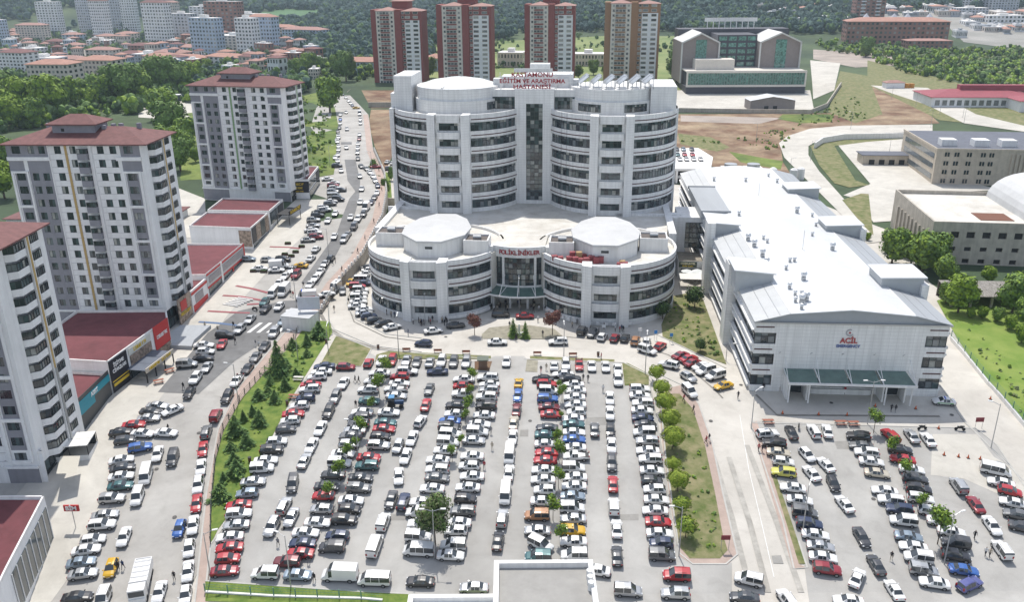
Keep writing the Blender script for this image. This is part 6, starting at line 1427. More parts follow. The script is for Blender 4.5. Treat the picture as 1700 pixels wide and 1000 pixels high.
for ax in (3.1,-1.6,-2.8):
    for s in(-1,1): m_=MB();m_.bar((ax,s*.85,.5),(ax,s*1.15,.5),.5,n=14);m_.build('wheel',TYRE,T)
x,y,z=grd(654,670,.9);z=terr(x,y)+.1
T=thing('tractor','blue and black farm tractor in the column right of the sapling strip','tractor',(x,y,z),rad(5))
m_=MB();m_.box(.1,1.9,-.35,.35,.7,1.35);m_.build('bonnet',mat('tractor_blue',(.02,.06,.14),.5),T);m_=MB();m_.box(-1.0,.15,-.7,.7,2.2,2.32);m_.build('cab_roof',mat('tractor_roof',(.08,.25,.45),.5),T)
m_=MB();m_.box(-.95,.1,-.62,.62,.9,2.2);m_.build('cab_glass',CARG,T)
for ax,r_ in ((-.5,.75),(1.4,.42)):
    for s in(-1,1): m_=MB();m_.bar((ax,s*.65,r_),(ax,s*.98,r_),r_,n=16);m_.build('wheel',TYRE,T)
# motorcycles
def moto(px,py,h,lab):
    x,y,z=grd(px,py,.5);T=thing('motorcycle',lab,'motorcycle',(x,y,terr(x,y)+.1),rad(h))
    m_=MB();m_.box(-.5,.5,-.12,.12,.45,.85);m_.build('body',DARK,T);m_=MB();m_.box(-.7,0,-.14,.14,.82,.95);m_.build('seat',TRIM,T);m_=MB();m_.bar((.5,-.35,1.05),(.5,.35,1.05),.025);m_.bar((.7,0,.3),(.45,0,1.05),.03);m_.build('handlebar',STEEL,T)
    for ax in(-.65,.7): m_=MB();m_.bar((ax,-.06,.3),(ax,.06,.3),.3,n=14);m_.build('wheel',TYRE,T)
moto(1326,709,70,'black motorcycle at the top kerb beside the black saloon');moto(1531,711,10,'black motorcycle behind the white saloon at the right car park');moto(1594,712,170,'dark motorcycle beside the red board');moto(423,513,150,'black scooter on the zebra side forecourt')
moto(654,505,80,'black motorcycle leaning in the drum clinic bay')
# ================================================================ trees
LG=[mat('leaf_bright',(.20,.30,.03),.8,.3,1.1),mat('leaf_lime',(.33,.40,.05),.8,.25,1),mat('leaf_mid',(.12,.20,.05),.85,.35,1),mat('leaf_dark',(.045,.085,.03),.9,.4,1),mat('needle_dark',(.03,.06,.03),.9,.4,1),mat('leaf_copper',(.15,.06,.05),.85,.4,1),mat('leaf_olive',(.17,.20,.085),.85,.35,1)]
BARK=mat('bark_brown',(.10,.075,.055),.95,.2,2)
def leaf(mb,c,n,s,rr,m=0):
    n=n.normalized();u=n.orthogonal().normalized();a=rr.uniform(0,6.28);v=n.cross(u);u,v=u*math.cos(a)+v*math.sin(a),v*math.cos(a)-u*math.sin(a)
    s1=s*rr.uniform(.6,1.3);mb.face([c-u*s1,c-v*s1*.6,c+u*s1,c+v*s1*.6],m)
def rnds(rr):
    while 1:
        v=Vector((rr.uniform(-1,1),rr.uniform(-1,1),rr.uniform(-1,1)))
        if .05<v.length<1: return v
def crown_mesh(seed,blobs,n,ls,mats,dens=.75,core=True):
    rr=random.Random(seed);mb=MB()
    tot=sum(b[3]**2 for b in blobs)
    for bx,by,bz,br,sq in blobs:
        k=int(n*br*br/tot)
        for _ in range(k):
            d=rnds(rr).normalized();r=br*(rr.uniform(dens,1.06));w=1+.13*math.sin(d.x*7+seed)+.1*math.sin(d.y*9+d.z*6)
            c=Vector((bx+d.x*r*w,by+d.y*r*w,bz+d.z*r*w*sq));nn=(d*1.4+rnds(rr)*.8)
            m=0 if rr.random()<.62 else 1
            if d.z<-.2 and len(mats)>2: m=2  # underside leaves take a darker tone: crown shade put into the colour
            leaf(mb,c,nn,ls,rr,m)
        if core:  # darker inner ball stands in for shade inside the crown
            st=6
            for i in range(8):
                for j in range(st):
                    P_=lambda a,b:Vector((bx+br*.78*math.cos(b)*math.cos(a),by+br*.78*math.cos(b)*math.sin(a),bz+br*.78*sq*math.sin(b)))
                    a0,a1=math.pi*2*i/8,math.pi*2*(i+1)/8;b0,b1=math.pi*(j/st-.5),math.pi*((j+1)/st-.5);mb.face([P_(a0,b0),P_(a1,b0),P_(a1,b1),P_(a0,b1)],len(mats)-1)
    return mb.mesh('crown',mats)
def trunk_mesh(h,r,limbs=4,seed=1,top=.6):
    rr=random.Random(seed);mb=MB();mb.bar((0,0,-.3),(0,0,h*.6),r,0,8,r*.75);mb.bar((0,0,h*.6),(rr.uniform(-.1,.1),0,h),r*.75,0,7,r*.5)
    for i in range(limbs):
        a=6.28*i/limbs+rr.uniform(-.4,.4);l=top*rr.uniform(.7,1.2);mb.bar((0,0,h*rr.uniform(.6,.95)),(l*math.cos(a),l*math.sin(a),h+l*.9),r*.4,0,5,r*.15)
    return mb.mesh('trunk',[BARK])
def conifer_mesh(seed,h,r,m,n=1500):
    rr=random.Random(seed);mb=MB()
    for _ in range(n):
        t=rr.random()**1.35;z=h*(.06+.94*t);R_=r*(1-t)**.85*(.82+.25*math.sin(t*34+seed))+.06
        a=rr.uniform(0,6.28);k=rr.uniform(.35,1.0)**.6;R_*=(1+.26*math.sin(3*a+seed+t*5)+.16*math.sin(5*a-t*11+seed))*rr.uniform(.8,1.15)
        c=Vector((R_*k*math.cos(a),R_*k*math.sin(a),z-R_*k*.25));d=Vector((math.cos(a),math.sin(a),-.45)).normalized();s=.12+.22*(1-t)*rr.uniform(.6,1.3)
        w=d.cross(Vector((0,0,1))).normalized()*s*.45
        mb.face([c-d*s-w*.3,c+w-d*s*.1,c+d*s,c-w-d*s*.1],0 if rr.random()<.7 else 1)
    for i in range(8):  # dark inner cone stands in for shade between the branches
        a,b=6.28*i/8,6.28*(i+1)/8;mb.face([(r*.4*math.cos(a),r*.4*math.sin(a),h*.1),(r*.4*math.cos(b),r*.4*math.sin(b),h*.1),(0,0,h*.88)],2)
    return mb.mesh('crown',m)
def tree(name,label,loc,crown,trunk,s=1,group=None,rz=None,sz=None):
    T=thing(name,label,'tree' if 'tree' in name or name in('fir','poplar','willow') else 'shrub',loc,R.uniform(0,6.28) if rz is None else rz,group)
    T.scale=(s,s,sz or s);link('trunk',trunk,T);link('crown',crown,T);return T
# round clipped trees
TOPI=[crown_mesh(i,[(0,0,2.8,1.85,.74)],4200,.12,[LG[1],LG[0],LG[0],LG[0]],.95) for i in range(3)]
TTR=trunk_mesh(2.0,.10,3,2,.5)
for i,(px,py,cy,w) in enumerate([(1091,634,615,33),(1099,650,641,34),(1105,676,666,38),(1113,706,694,38),(1118,752,725,40),(1118,778,763,26),(1126,812,794,35),(1132,845,833,33),(1140,885,870,36)]):
    g0=grd(px,cy,2.75);x,y,z=g0
    T=tree('round_clipped_tree','%s round clipped tree from the car park exit corner, bright green ball crown'%ORD[8-i],(x,y,z+.1),TOPI[i%3] if i<7 else crown_mesh(20+i,[(0,0,2.6,1.7,.74)],1500,.16,[LG[0],LG[1],LG[2],LG[2]],.8),TTR,w/38*.98,'round clipped trees of the island')
# conifers on the lawn
FGA=mat('needle_mid',(.085,.16,.05),.9,.35,1);FGB=mat('needle_light',(.17,.26,.06),.9,.3,1)
CONM=[conifer_mesh(i,6,1.9,[FGA,FGB,LG[3]],2300) for i in range(4)];CT=trunk_mesh(1.2,.14,0)
FIR=[(492,590,3.2,'x'),(462,620,8.6,1),(522,568,4.6,0),(487,590,3.4,0),(509,590,4,0),(455,645,0,0)]
con=[(463,622,10.5),(530,562,8),(486,580,4.6),(510,575,5),(510,593,4.2),(492,625,3.6),(449,640,4.2),(474,648,4.6),(430,662,4.8),(457,668,5),(432,706,5.4),(392,722,6),(410,740,6),(389,772,5),(393,790,5.5),(405,700,3.6),(366,828,6.2),(445,655,3.5),(478,612,3.6),(420,690,3.4),(384,748,3.8),(372,800,3.6)]
for i,(px,py,h) in enumerate(con):
    x,y,z=grd(px,py);tree('fir_tree','%s fir from the top of the conifer lawn%s'%(ORD[i],', the tallest of all' if i==0 else (', beside the guard cabin' if i==1 else '')),(x,y,z+.1),CONM[i%4],CT,h/6*(.80+.12*(i%3)),sz=h/6*(.74 if i==0 else .46+.07*(i%4)),group='firs of the conifer lawn')
for px,py,h,lab in ((852,560,4.6,'small fir left of the statue before the clinic entrance'),(872,562,4.2,'small fir right of the statue before the clinic entrance')):
    x,y,z=grd(px,py);tree('fir_tree',lab,(x,y,z+.1),conifer_mesh(41,6,1.9,[LG[2],LG[0],LG[3]],1600),CT,h/6)
# copper trees
CU=crown_mesh(31,[(0,0,3,1.3,.9),(.7,.4,3.4,.9,.9),(-.7,-.2,2.6,.9,.8)],1300,.16,[LG[5],mat('leaf_rust',(.17,.08,.05),.85,.3,1),LG[5]],.5,False);CUT=trunk_mesh(2.4,.08,4,5,1)
for px,py,s,lab in ((788,557,1.0,'copper leaved tree left of the clinic forecourt bed'),(917,557,1.15,'copper leaved tree right of the clinic forecourt bed')):
    x,y,z=grd(px,py);tree('copper_tree',lab,(x,y,z),CU,CUT,s*1.25)
# saplings of the strips
SAP=[crown_mesh(50+i,[(0,0,2.6,.95,.95),(.45,.2,2.1,.65,.8),(-.4,.2,3.0,.6,.9)],620,.16,[LG[0],LG[2],LG[2]],.35,False) for i in range(3)];SAT=trunk_mesh(2.2,.05,4,7,.7)
sap=[(642,630,1.4),(630,660,1.5),(617,685,.9),(600,728,1.25),(592,752,.9),(578,768,1.1),(565,800,1.25),(547,835,1.15),(785,640,1.1),(781,665,1),(777,690,1.2),(773,705,.9),(766,742,.7),(751,768,1.0),(928,650,.7),(933,668,1.1),(932,700,.6),(926,745,1.15),(928,768,1.25),(927,812,1.15),(918,865,1.3),(932,905,1.1),(1450,720,1.4),(1478,760,1.2),(1500,800,1.25),(1527,850,1.0),(1556,905,1.9)]
sn=['sapling strip','big tree strip','young tree strip','right car park strip'];cnt=[0]*4
for i,(px,py,s) in enumerate(sap):
    k=0 if i<8 else 1 if i<14 else 2 if i<22 else 3;cnt[k]+=1;x,y,z=grd(px,py);tree('young_tree','%s young tree from the top of the %s'%(ORD[cnt[k]-1],sn[k]),(x,y,z+.1),SAP[i%3],SAT,s,'young trees of the '+sn[k])
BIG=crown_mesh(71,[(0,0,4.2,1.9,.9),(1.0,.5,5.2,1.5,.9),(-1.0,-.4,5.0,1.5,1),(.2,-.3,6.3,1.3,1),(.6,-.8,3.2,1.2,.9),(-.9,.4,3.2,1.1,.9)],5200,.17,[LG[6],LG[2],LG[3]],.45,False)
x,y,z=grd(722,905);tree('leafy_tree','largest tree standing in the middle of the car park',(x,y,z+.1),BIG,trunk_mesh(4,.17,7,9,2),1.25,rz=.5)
for px,py,s,lab in ((1100,530,1.1,'dark tree at the foot of the right drum clinic'),(1153,512,1.4,'dense tree between the cafe awning and the lawn'),(1162,585,.8,'bushy shrub on the cafe lawn near the kerb')):
    x,y,z=grd(px,py);tree('leafy_tree',lab,(x,y,z),crown_mesh(int(px),[(0,0,2.6,1.6,1),(.8,.3,2.0,1.1,1)],1600,.2,[LG[3],LG[2],LG[3]],.5,False),trunk_mesh(2,.12,4),s)
# broadleaf trees, shared crowns
BLM=mat('leaf_fresh',(.15,.24,.06),.85,.35,1)
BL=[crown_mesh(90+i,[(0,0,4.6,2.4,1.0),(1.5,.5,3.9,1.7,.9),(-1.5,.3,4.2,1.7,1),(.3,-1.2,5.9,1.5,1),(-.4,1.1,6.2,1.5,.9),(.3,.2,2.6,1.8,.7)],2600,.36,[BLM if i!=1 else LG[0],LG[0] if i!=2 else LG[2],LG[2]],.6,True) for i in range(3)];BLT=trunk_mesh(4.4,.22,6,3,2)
def bl(px,py,h,lab,k=None,group=None,st=None,name='broadleaf_tree',sw=1):
    x,y,z=grd(px,py,0,st);T=tree(name,lab,(x,y,z-.3),BL[R.randrange(3) if k is None else k],BLT,h/7.4*sw,group,sz=h/7.4);return T
for i,(px,py,h,k) in enumerate([(8,195,26,2),(38,200,24,1),(66,190,22,0),(85,200,25,1),(110,190,22,0),(150,185,14,1),(130,182,13,1),(172,178,20,0),(196,172,24,2),(212,176,26,2),(232,168,24,0),(262,160,27,2),(285,158,26,2),(305,155,22,0),(325,140,18,1),(20,215,18,1),(60,212,16,0),(240,175,12,1),(0,180,20,0),(345,122,14,1),(380,120,14,0),(300,150,14,1),(278,215,20,0),(290,240,20,2),(285,270,16,0),(300,285,14,2),(268,200,18,1),(312,245,14,0),(10,290,16,0),(8,330,14,1),(90,178,16,1),(140,172,16,0)]):
    bl(px,py,h,'%s big tree from the left in the belt behind the towers'%ORD[i],k,'tree belt behind the towers',True)
for i,(px,py,h) in enumerate([(500,130,16),(515,125,18),(530,122,14),(548,187,20),(560,125,16),(575,135,22),(490,128,14),(600,120,14),(540,120,12),(470,125,14),(455,122,12),(685,128,14),(655,130,12),(712,130,16)]):
    bl(px,py,h,'%s dark tree in the group around the head of the street'%ORD[i],R.choice((0,2)),'trees at the head of the street',True if px<610 else False)
for i,(px,py,h) in enumerate([(495,200,4),(505,225,3.5),(500,268,4),(512,284,4),(300,225,9),(310,255,10),(325,270,7),(522,255,2.5),(540,270,2.5),(490,180,6),(470,180,8),(530,215,2),(520,290,3),(548,238,2)]):
    bl(px,py,h,'%s bushy tree on the grass bank'%ORD[i],R.choice((0,1)),'bushes on the grass bank',True)
for i,(px,py,h,st) in enumerate([(622,300,9,False),(630,315,6,False),(640,330,8,False),(648,365,5,False),(650,300,6,False)]):
    bl(px,py,h,'%s slim tree between the retaining wall and the round tower'%ORD[i],2,'trees beside the round tower',st,sw=.6)
for i,(px,py,h) in enumerate([(1480,440,11),(1500,425,8),(1530,455,12),(1550,448,11),(1512,440,9),(1565,470,8),(1500,395,4),(1590,520,10),(1570,505,6),(1640,470,5),(1680,520,10),(1690,500,8),(1700,540,7),(1655,535,4),(1630,530,3.5),(1675,548,4),(1695,570,5),(1610,528,3),(1470,420,3.5),(1440,400,3)]):
    bl(px,py,h,'%s shrubby tree around the derelict shed'%ORD[i],R.choice((0,1,1)),'trees around the derelict shed',False)
for i,(px,py,h) in enumerate([(1437,95,18),(1120,130,16),(1010,132,14),(1118,105,12),(985,125,12),(960,130,10),(1125,80,12)]):
    bl(px,py,h,'%s tall tree near the tower blocks and modern clinic'%ORD[i],2,'trees near the tower blocks',False)
# scrub on the right slope (uncountable)
def scatter(name,label,pts,kinds,stuff='stuff'):
    mb=MB()
    rr=random.Random(len(pts))
    for x,y,z,h,r in pts:
        nb=4 if h<7 else 7
        for b_ in range(nb):
            cx_,cy_,cz=x+rr.uniform(-.45,.45)*r*1.3,y+rr.uniform(-.45,.45)*r*1.3,z+h*rr.uniform(.3,.85);br=r*rr.uniform(.42,.7)
            k=len(mb.v)
            ph=(1+5**.5)/2
            m=rr.choice(kinds)
            for v in ((-1,ph,0),(1,ph,0),(-1,-ph,0),(1,-ph,0),(0,-1,ph),(0,1,ph),(0,-1,-ph),(0,1,-ph),(ph,0,-1),(ph,0,1),(-ph,0,-1),(-ph,0,1)):
                s_=br/1.9*rr.uniform(.7,1.3);mb.v.append((cx_+v[0]*s_,cy_+v[1]*s_,cz+v[2]*s_*(h/r/2.2 if h/r>3 else 1)))
            for f in ((0,11,5),(0,5,1),(0,1,7),(0,7,10),(0,10,11),(1,5,9),(5,11,4),(11,10,2),(10,7,6),(7,1,8),(3,9,4),(3,4,2),(3,2,6),(3,6,8),(3,8,9),(4,9,5),(2,4,11),(6,2,10),(8,6,7),(9,8,1)):
                mb.f.append([k+i for i in f]);mb.m.append(m)
    o=mb.build(name,LG[:5]+[LG[5],LG[6]]+[PINEF,PINEG,PINEH]);tag(o,label,'vegetation',None,stuff);return o
PINEF=mat('pine_far',(.045,.085,.07),.95,.3,.02);PINEG=mat('pine_hazy',(.07,.115,.105),.95,.3,.015);PINEH=mat('woods_green',(.09,.15,.055),.95,.3,.02)  # distance haze put into the far pine colours, lighter and bluer
def inpoly(x,y,P_):
    c=False;j=len(P_)-1
    for i in range(len(P_)):
        if (P_[i][1]>y)!=(P_[j][1]>y) and x<(P_[j][0]-P_[i][0])*(y-P_[i][1])/(P_[j][1]-P_[i][1])+P_[i][0]: c=not c
        j=i
    return c
def pxscatter(poly,n,h0,h1,st,jit=.9):
    out=[];xs=[p[0] for p in poly];ys=[p[1] for p in poly];t=0
    while len(out)<n and t<n*40:
        t+=1;px=R.uniform(min(xs),max(xs));py=R.uniform(min(ys),max(ys))
        if inpoly(px,py,poly):
            x,y,z=grd(px,py,0,st);h=R.uniform(h0,h1);out.append((x,y,z-.3,h,h*R.uniform(.4,.6)))
    return out
scatter('scrub_vegetation','bushes and saplings filling the gaps of the tree belt behind the towers',pxscatter([(-10,150),(130,150),(260,135),(345,120),(345,165),(230,188),(120,205),(-10,225)],420,3,10,True),[2,0,2,3,9])
scatter('scrub_vegetation','green scrub and bushes covering the slope behind the brown field',pxscatter([(1355,72),(1420,74),(1560,88),(1720,80),(1720,155),(1600,140),(1520,128),(1480,112),(1440,98),(1360,82)],900,2.5,7,False),[0,0,2,6,3,9,2])
scatter('scrub_vegetation','bushes dotted over the pasture between the tower blocks',pxscatter([(700,75),(1000,50),(1130,45),(1135,120),(1000,112),(700,125)],260,2,6,False),[2,3,9,6])
scatter('scrub_vegetation','weeds and low bushes on the earth slope behind the parking deck',pxscatter([(1125,235),(1220,235),(1300,255),(1330,190),(1420,160),(1440,200),(1290,215),(1200,240)],150,.6,2,False),[2,6,0])
scatter('scrub_vegetation','rank bushes on the grass bank left of the upper street',pxscatter([(495,165),(535,152),(545,200),(540,290),(500,292),(470,230)],170,.8,2.6,True),[0,2,2,6])
scatter('scrub_vegetation','weeds along the wall of the bright meadow',pxscatter([(1580,535),(1610,530),(1720,650),(1720,720),(1640,620)],70,.4,1.1,False),[0,2,6])
scatter('lawn_vegetation','low plants and weeds on the cafe lawn',pxscatter([(1115,505),(1160,495),(1185,560),(1200,600),(1150,580),(1105,560)],70,.3,1.3,False),[0,2,6])
scatter('lawn_vegetation','tufts of grass and low shrubs on the tree island',pxscatter([(1140,690),(1165,740),(1190,850),(1203,910),(1150,925),(1130,880),(1112,760)],60,.25,1.0,False),[2,0,6])
scatter('lawn_vegetation','ground shrubs under the firs',pxscatter([(505,560),(545,555),(500,620),(430,720),(395,800),(365,860),(375,750),(440,640)],90,.3,1.1,False),[0,2,2])
# pine woods on the hills (uncountable)
def woods(name,label,x0,x1,y0,y1,n,mask,kinds,h0=7,h1=12,st=None):
    pts=[];t=0
    while len(pts)<n and t<n*25:
        t+=1;y=y0*(y1/y0)**(R.random()**.9);x=R.uniform(x0,x1)*y
        z=terr(x,y,st)
        f=y*cp-(z-CAMH)*sp;u=850+x/f*F;v=500-((y*sp+(z-CAMH)*cp)/f)*F
        if mask(u,v,x,y): h=R.uniform(h0,h1)*(1+y/4000);pts.append((x,y,z-.5,h,h*.42))
    return scatter(name,label,pts,kinds)
def mk1(u,v,x,y):
    if v>132: return False
    if u<330: return v<28 and not(60<u<240 and v>8) or (v<60 and R.random()<.06)
    if u<560:
        lo=30+ (u-330)*.12
        if inpoly(u,v,[(400,25),(470,14),(545,16),(530,30),(430,40)]): return False
        return v<lo or (u>470 and v<(u-470)*.75+48)
    if u<720: return v<108
    if u<860: return v<72-(u-720)*.05
    if u<1140: return v<55 and (v<30 or R.random()<.7)
    if u<1250: return v<62 and v<70
    if u<1430: return v<62 and (v>38 or R.random()<.5)
    return v<22 and R.random()<.6
woods('pine_forest','dark pine forest covering the hills behind the city and towers',-.62,.62,700,3200,19000,mk1,[7,7,8,8,7,9])
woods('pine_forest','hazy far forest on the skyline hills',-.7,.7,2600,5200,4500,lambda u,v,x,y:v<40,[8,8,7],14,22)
woods('city_trees','green trees between the houses of the far city quarter',-.62,-.2,520,1500,1700,lambda u,v,x,y:u<520 and 40<v<165,[2,3,9,7],5,10)
scatter('city_trees','small green trees along the head of the street and the foot of the towers',pxscatter([(440,105),(620,105),(720,128),(620,135),(560,135),(500,120),(440,125)],120,4,9,True),[2,0,9,3])

# ================================================================ retaining wall and fences
wp=[wl(y,.25) for y in (196,204,214,224,234,245,256,268,283,298,312,325,347,369)]
T=thing('retaining_wall','grey concrete retaining wall with crenelated railing between street and clinic road','retaining wall',(0,0,0))
mb=MB();k=len(wp)
for i in range(k-1):
    a,b=wp[i],wp[i+1];dx,dy=b[0]-a[0],b[1]-a[1];L_=math.hypot(dx,dy);nx,ny=-dy/L_*.3,dx/L_*.3
    za,zb=terr(a[0]-2,a[1],True),terr(b[0]-2,b[1],True)
    pa=[(a[0]+nx,a[1]+ny),(a[0]-nx,a[1]-ny)];pb=[(b[0]+nx,b[1]+ny),(b[0]-nx,b[1]-ny)]
    mb.face([(*pa[1],-.5),(*pb[1],-.5),(*pb[1],zb+.7),(*pa[1],za+.7)]);mb.face([(*pb[0],-.5),(*pa[0],-.5),(*pa[0],za+.7),(*pb[0],zb+.7)]);mb.face([(*pa[0],za+.7),(*pa[1],za+.7),(*pb[1],zb+.7),(*pb[0],zb+.7)])
mb.face([(wp[0][0]-.3,wp[0][1],-.5),(wp[0][0]+.3,wp[0][1],-.5),(wp[0][0]+.3,wp[0][1],.8),(wp[0][0]-.3,wp[0][1],.8)])
mb.build('wall',mat('wall_concrete',(.36,.33,.29),.9,.12,.4,streak=.3),T)
mb=MB();pk=MB()
for i in range(k-1):
    a,b=wp[i],wp[i+1];L_=math.hypot(b[0]-a[0],b[1]-a[1]);n=max(1,int(L_/2.2));ang=math.atan2(b[1]-a[1],b[0]-a[0])
    for j in range(n):
        t=(j+.5)/n;x,y=a[0]+(b[0]-a[0])*t,a[1]+(b[1]-a[1])*t;z=terr(x-2,y,True)+.7
        mb.obox((x,y,z+.45),(.5,.4,.9),ang);pk.obox((x,y,z+.35),(L_/n*.98,.05,.06),ang)
        pk.obox((x,y,z+.65),(L_/n*.98,.05,.06),ang)
mb.build('merlon',WC,T);pk.build('rail',STEEL,T)
def fence(name,label,line,h=1.3,sp=2.4,street=None,m=None,px=True,low=0,wm=None):
    if px: line=[grd(a,b,0,street)[:2] for a,b in line]
    T=thing(name,label,'fence',(0,0,0));po=MB();ra=MB();n=0
    for a,b in zip(line,line[1:]):
        L_=math.hypot(b[0]-a[0],b[1]-a[1]);n=max(1,int(L_/sp));ang=math.atan2(b[1]-a[1],b[0]-a[0])
        for j in range(n):
            t=j/n;x,y=a[0]+(b[0]-a[0])*t,a[1]+(b[1]-a[1])*t;z=terr(x,y,street)+low
            t2=(j+1)/n;x2,y2=a[0]+(b[0]-a[0])*t2,a[1]+(b[1]-a[1])*t2;z2=terr(x2,y2,street)+low
            po.obox((x,y,z+h/2),(.14,.14,h+.1),ang)
            for q in (.25,.6,.95): ra.bar((x,y,z+h*q),(x2,y2,z2+h*q),.03,0,4)
            d=6
            for w in range(1,d): ra.bar((x+(x2-x)*w/d,y+(y2-y)*w/d,z+.2),(x+(x2-x)*w/d,y+(y2-y)*w/d,z+h*.95),.014,0,3)
    po.build('posts',m or STEEL,T);ra.build('rails',m or STEEL,T)
    if low:
        mb,_=solidstrip('base',line,.35,low,WC,-.3,street);mb.build('base_wall',wm or WC,T)
    return T
fence('railing','dark metal railing between the pink pavement and the conifer lawn',[(350,905),(351,850),(358,768),(371,715),(398,668),(440,618),(488,565),(498,545)],1.5,2.6,None,mat('rail_dark',(.09,.10,.09),.6))
fence('railing','green railing on the wall along the lower edge of the car park',[(341,985),(455,992),(600,996),(635,999)],1.3,3,None,mat('rail_green',(.12,.25,.18),.6),low=.3)
fence('railing','green railing with stone piers along the bright meadow',[(1578,565),(1600,590),(1640,640),(1680,685),(1730,745)],1.4,3,False,mat('rail_green',(0,0,0)),low=.9)
fence('railing','grey railing on the kerb of the left drum clinic',[(790,505),(770,520),(745,530)],1.0,2,False)
T=thing('hillside_wall','long pale boundary wall below the modern clinic','wall',(0,0,0))
mb,_=solidstrip('wall',[grd(a,b,0,False)[:2] for a,b in ((1125,186),(1245,188),(1345,189),(1372,178),(1396,142))],.6,2.4,WC,-.5,False);mb.build('wall',CONC,T)
T=thing('terrace_wall','high grey terrace wall with planted bed left of the round tower','wall',(0,0,0))
mb,_=solidstrip('wall',[grd(a,b,0,False)[:2] for a,b in ((612,178),(690,178))],.6,3.0,CONC,-.5,False);mb.build('wall',CONC,T)
T=thing('terrace_wall','low grey wall of the planted bed beside the round tower','wall',(0,0,0))
mb,_=solidstrip('wall',[(-60,300),(-47,300),(-40,299)],.6,3.0,CONC,-.5,False);mb.build('wall',CONC,T)
T=thing('yard_wall','white curved retaining wall inside the loop road','wall',(0,0,0))
mb,_=solidstrip('wall',[grd(a,b,0,False)[:2] for a,b in ((1352,247),(1365,238),(1400,232),(1545,229))],.6,2.8,WC,-.5,False);mb.build('wall',WC,T)
# ================================================================ lamps
def lamp(px,py,h,lab,double=False,face=0,st=None,grp=None,double_axis=0):
    x,y,z=grd(px,py,0,st);T=thing('street_lamp',lab,'street lamp',(x,y,z),rad(face),grp)
    m_=MB();m_.bar((0,0,-.2),(0,0,h),.10,0,8,.06);m_.build('pole',STEEL,T)
    for s in ((1,-1) if double else (1,)):
        a=MB();a.bar((0,0,h-.3),(s*1.3,0,h+.15),.045);a.build('arm',STEEL,T);a=MB();a.box(min(s*1.2,s*2.0),max(s*1.2,s*2.0),-.14,.14,h+.08,h+.22);a.build('lamp_head',WP,T)
for a in [(553,905-0+0,9,'double armed lamp beside the big tree',True,0)]: pass
lamp(722,930,9,'double armed lamp under the largest car park tree',True)
lamp(483,975,9,'tall lamp by the white family van at the bottom lawn',False,150)
lamp(595,765,8,'lamp in the sapling strip between the left columns',False,170)
lamp(396,670,8.5,'lamp on the pink pavement beside the fir lawn',False,170)
lamp(350,960,8,'lamp at the lower corner of the fir lawn',False,20)
lamp(545,583,6,'lamp on the footpath beside the small clinic lawn',False,90)
lamp(662,588,9,'lamp behind the kerb row left of the park entrance',False,90)
lamp(862,520,9,'flagpole-like lamp before the clinic entrance',False,90)
lamp(936,596,8,'lamp behind the kerb row right of the park entrance',False,90)
lamp(1071,622,9,'lamp at the corner of the small dry lawn right of the entrance',False,80)
lamp(1127,925,9,'tall lamp at the lower end of the tree island',False,180)
lamp(1247,712,8,'lamp with a yellow plate at the corner of the right car park',False,30)
lamp(1440,705,9,'double armed lamp before the emergency canopy',True,0)
lamp(1645,745,9,'leaning lamp at the far corner of the right car park',False,150)
lamp(1332,888,9,'lamp on the verge of the right car park',False,60)
lamp(1567,938,9,'lamp in the tree strip of the right car park',False,20)
lamp(495,600,7,'lamp beside the guard cabin fence',False,160)
lamp(548,548,9,'lamp where the footpath meets the ring road',False,80)
lamp(492,508,9,'lamp by the ambulance at the street mouth',False,110)
lamp(546,430,9,'lamp on the wall kerb above the merging street',False,170,True)
lamp(618,290,9,'lamp by the bend of the retaining wall',False,170,True)
lamp(548,275,8,'lamp on the verge of the grass bank',False,10,True)
lamp(706,538,7,'lamp before the left drum clinic bay',False,90)
lamp(1205,600,4,'low globe lamp at the foot of the emergency wing',False,0)
lamp(1214,520,4,'low globe lamp halfway along the emergency wing path',False,0)
for i,(px,py) in enumerate([(1255,236),(1310,300),(1345,268),(1412,215),(1475,262),(1545,212),(1598,196)]): lamp(px,py,9,'%s slim lamp along the loop road from the dirt slope'%ORD[i],False,R.choice((0,180)),False,'lamps of the loop road')
for i,(px,py) in enumerate([(1520,178),(1560,190),(1600,205),(1480,165)]): lamp(px,py,8,'%s slim lamp of the upper service road'%ORD[i],False,0,False,'lamps of the service road')
# boards, benches, bins, cones
def board(px,py,w,h0,h1,m,lab,rz=0):
    x,y,z=grd(px,py);T=thing('sign_board',lab,'sign',(x,y,z),rad(rz))
    for s in(-1,1): q=MB();q.bar((s*w*.42,0,-.1),(s*w*.42,0,h0),.04);q.build('post',STEEL,T)
    q=MB();q.box(-w/2,w/2,-.05,.05,h0,h1);q.build('panel',m,T)
BR=mat('board_maroon',(.20,.03,.04),.6)
board(1203,915,1.4,2.0,2.8,BR,'maroon notice board at the lower end of the tree island');board(1624,712,1.5,1.4,2.3,BR,'maroon board at the top of the empty bays');board(1453,600,.1,0,.1,WP,'small white sign')if 0 else None
board(1002,553,.9,1.3,2.1,WP,'white sign before the right drum clinic bay');board(1062,558,.9,1.2,2.0,WP,'white sign at the right end of the clinic bay');board(1088,565,.7,1.6,2.4,mat('sign_blue',(.03,.2,.5),.5),'blue parking sign nearest the clinic lawn');board(1114,570,.7,1.6,2.4,mat('sign_blue',(0,0,0)),'blue parking sign farther along the clinic lawn')
BW=mat('bench_wood',(.30,.11,.07),.7)
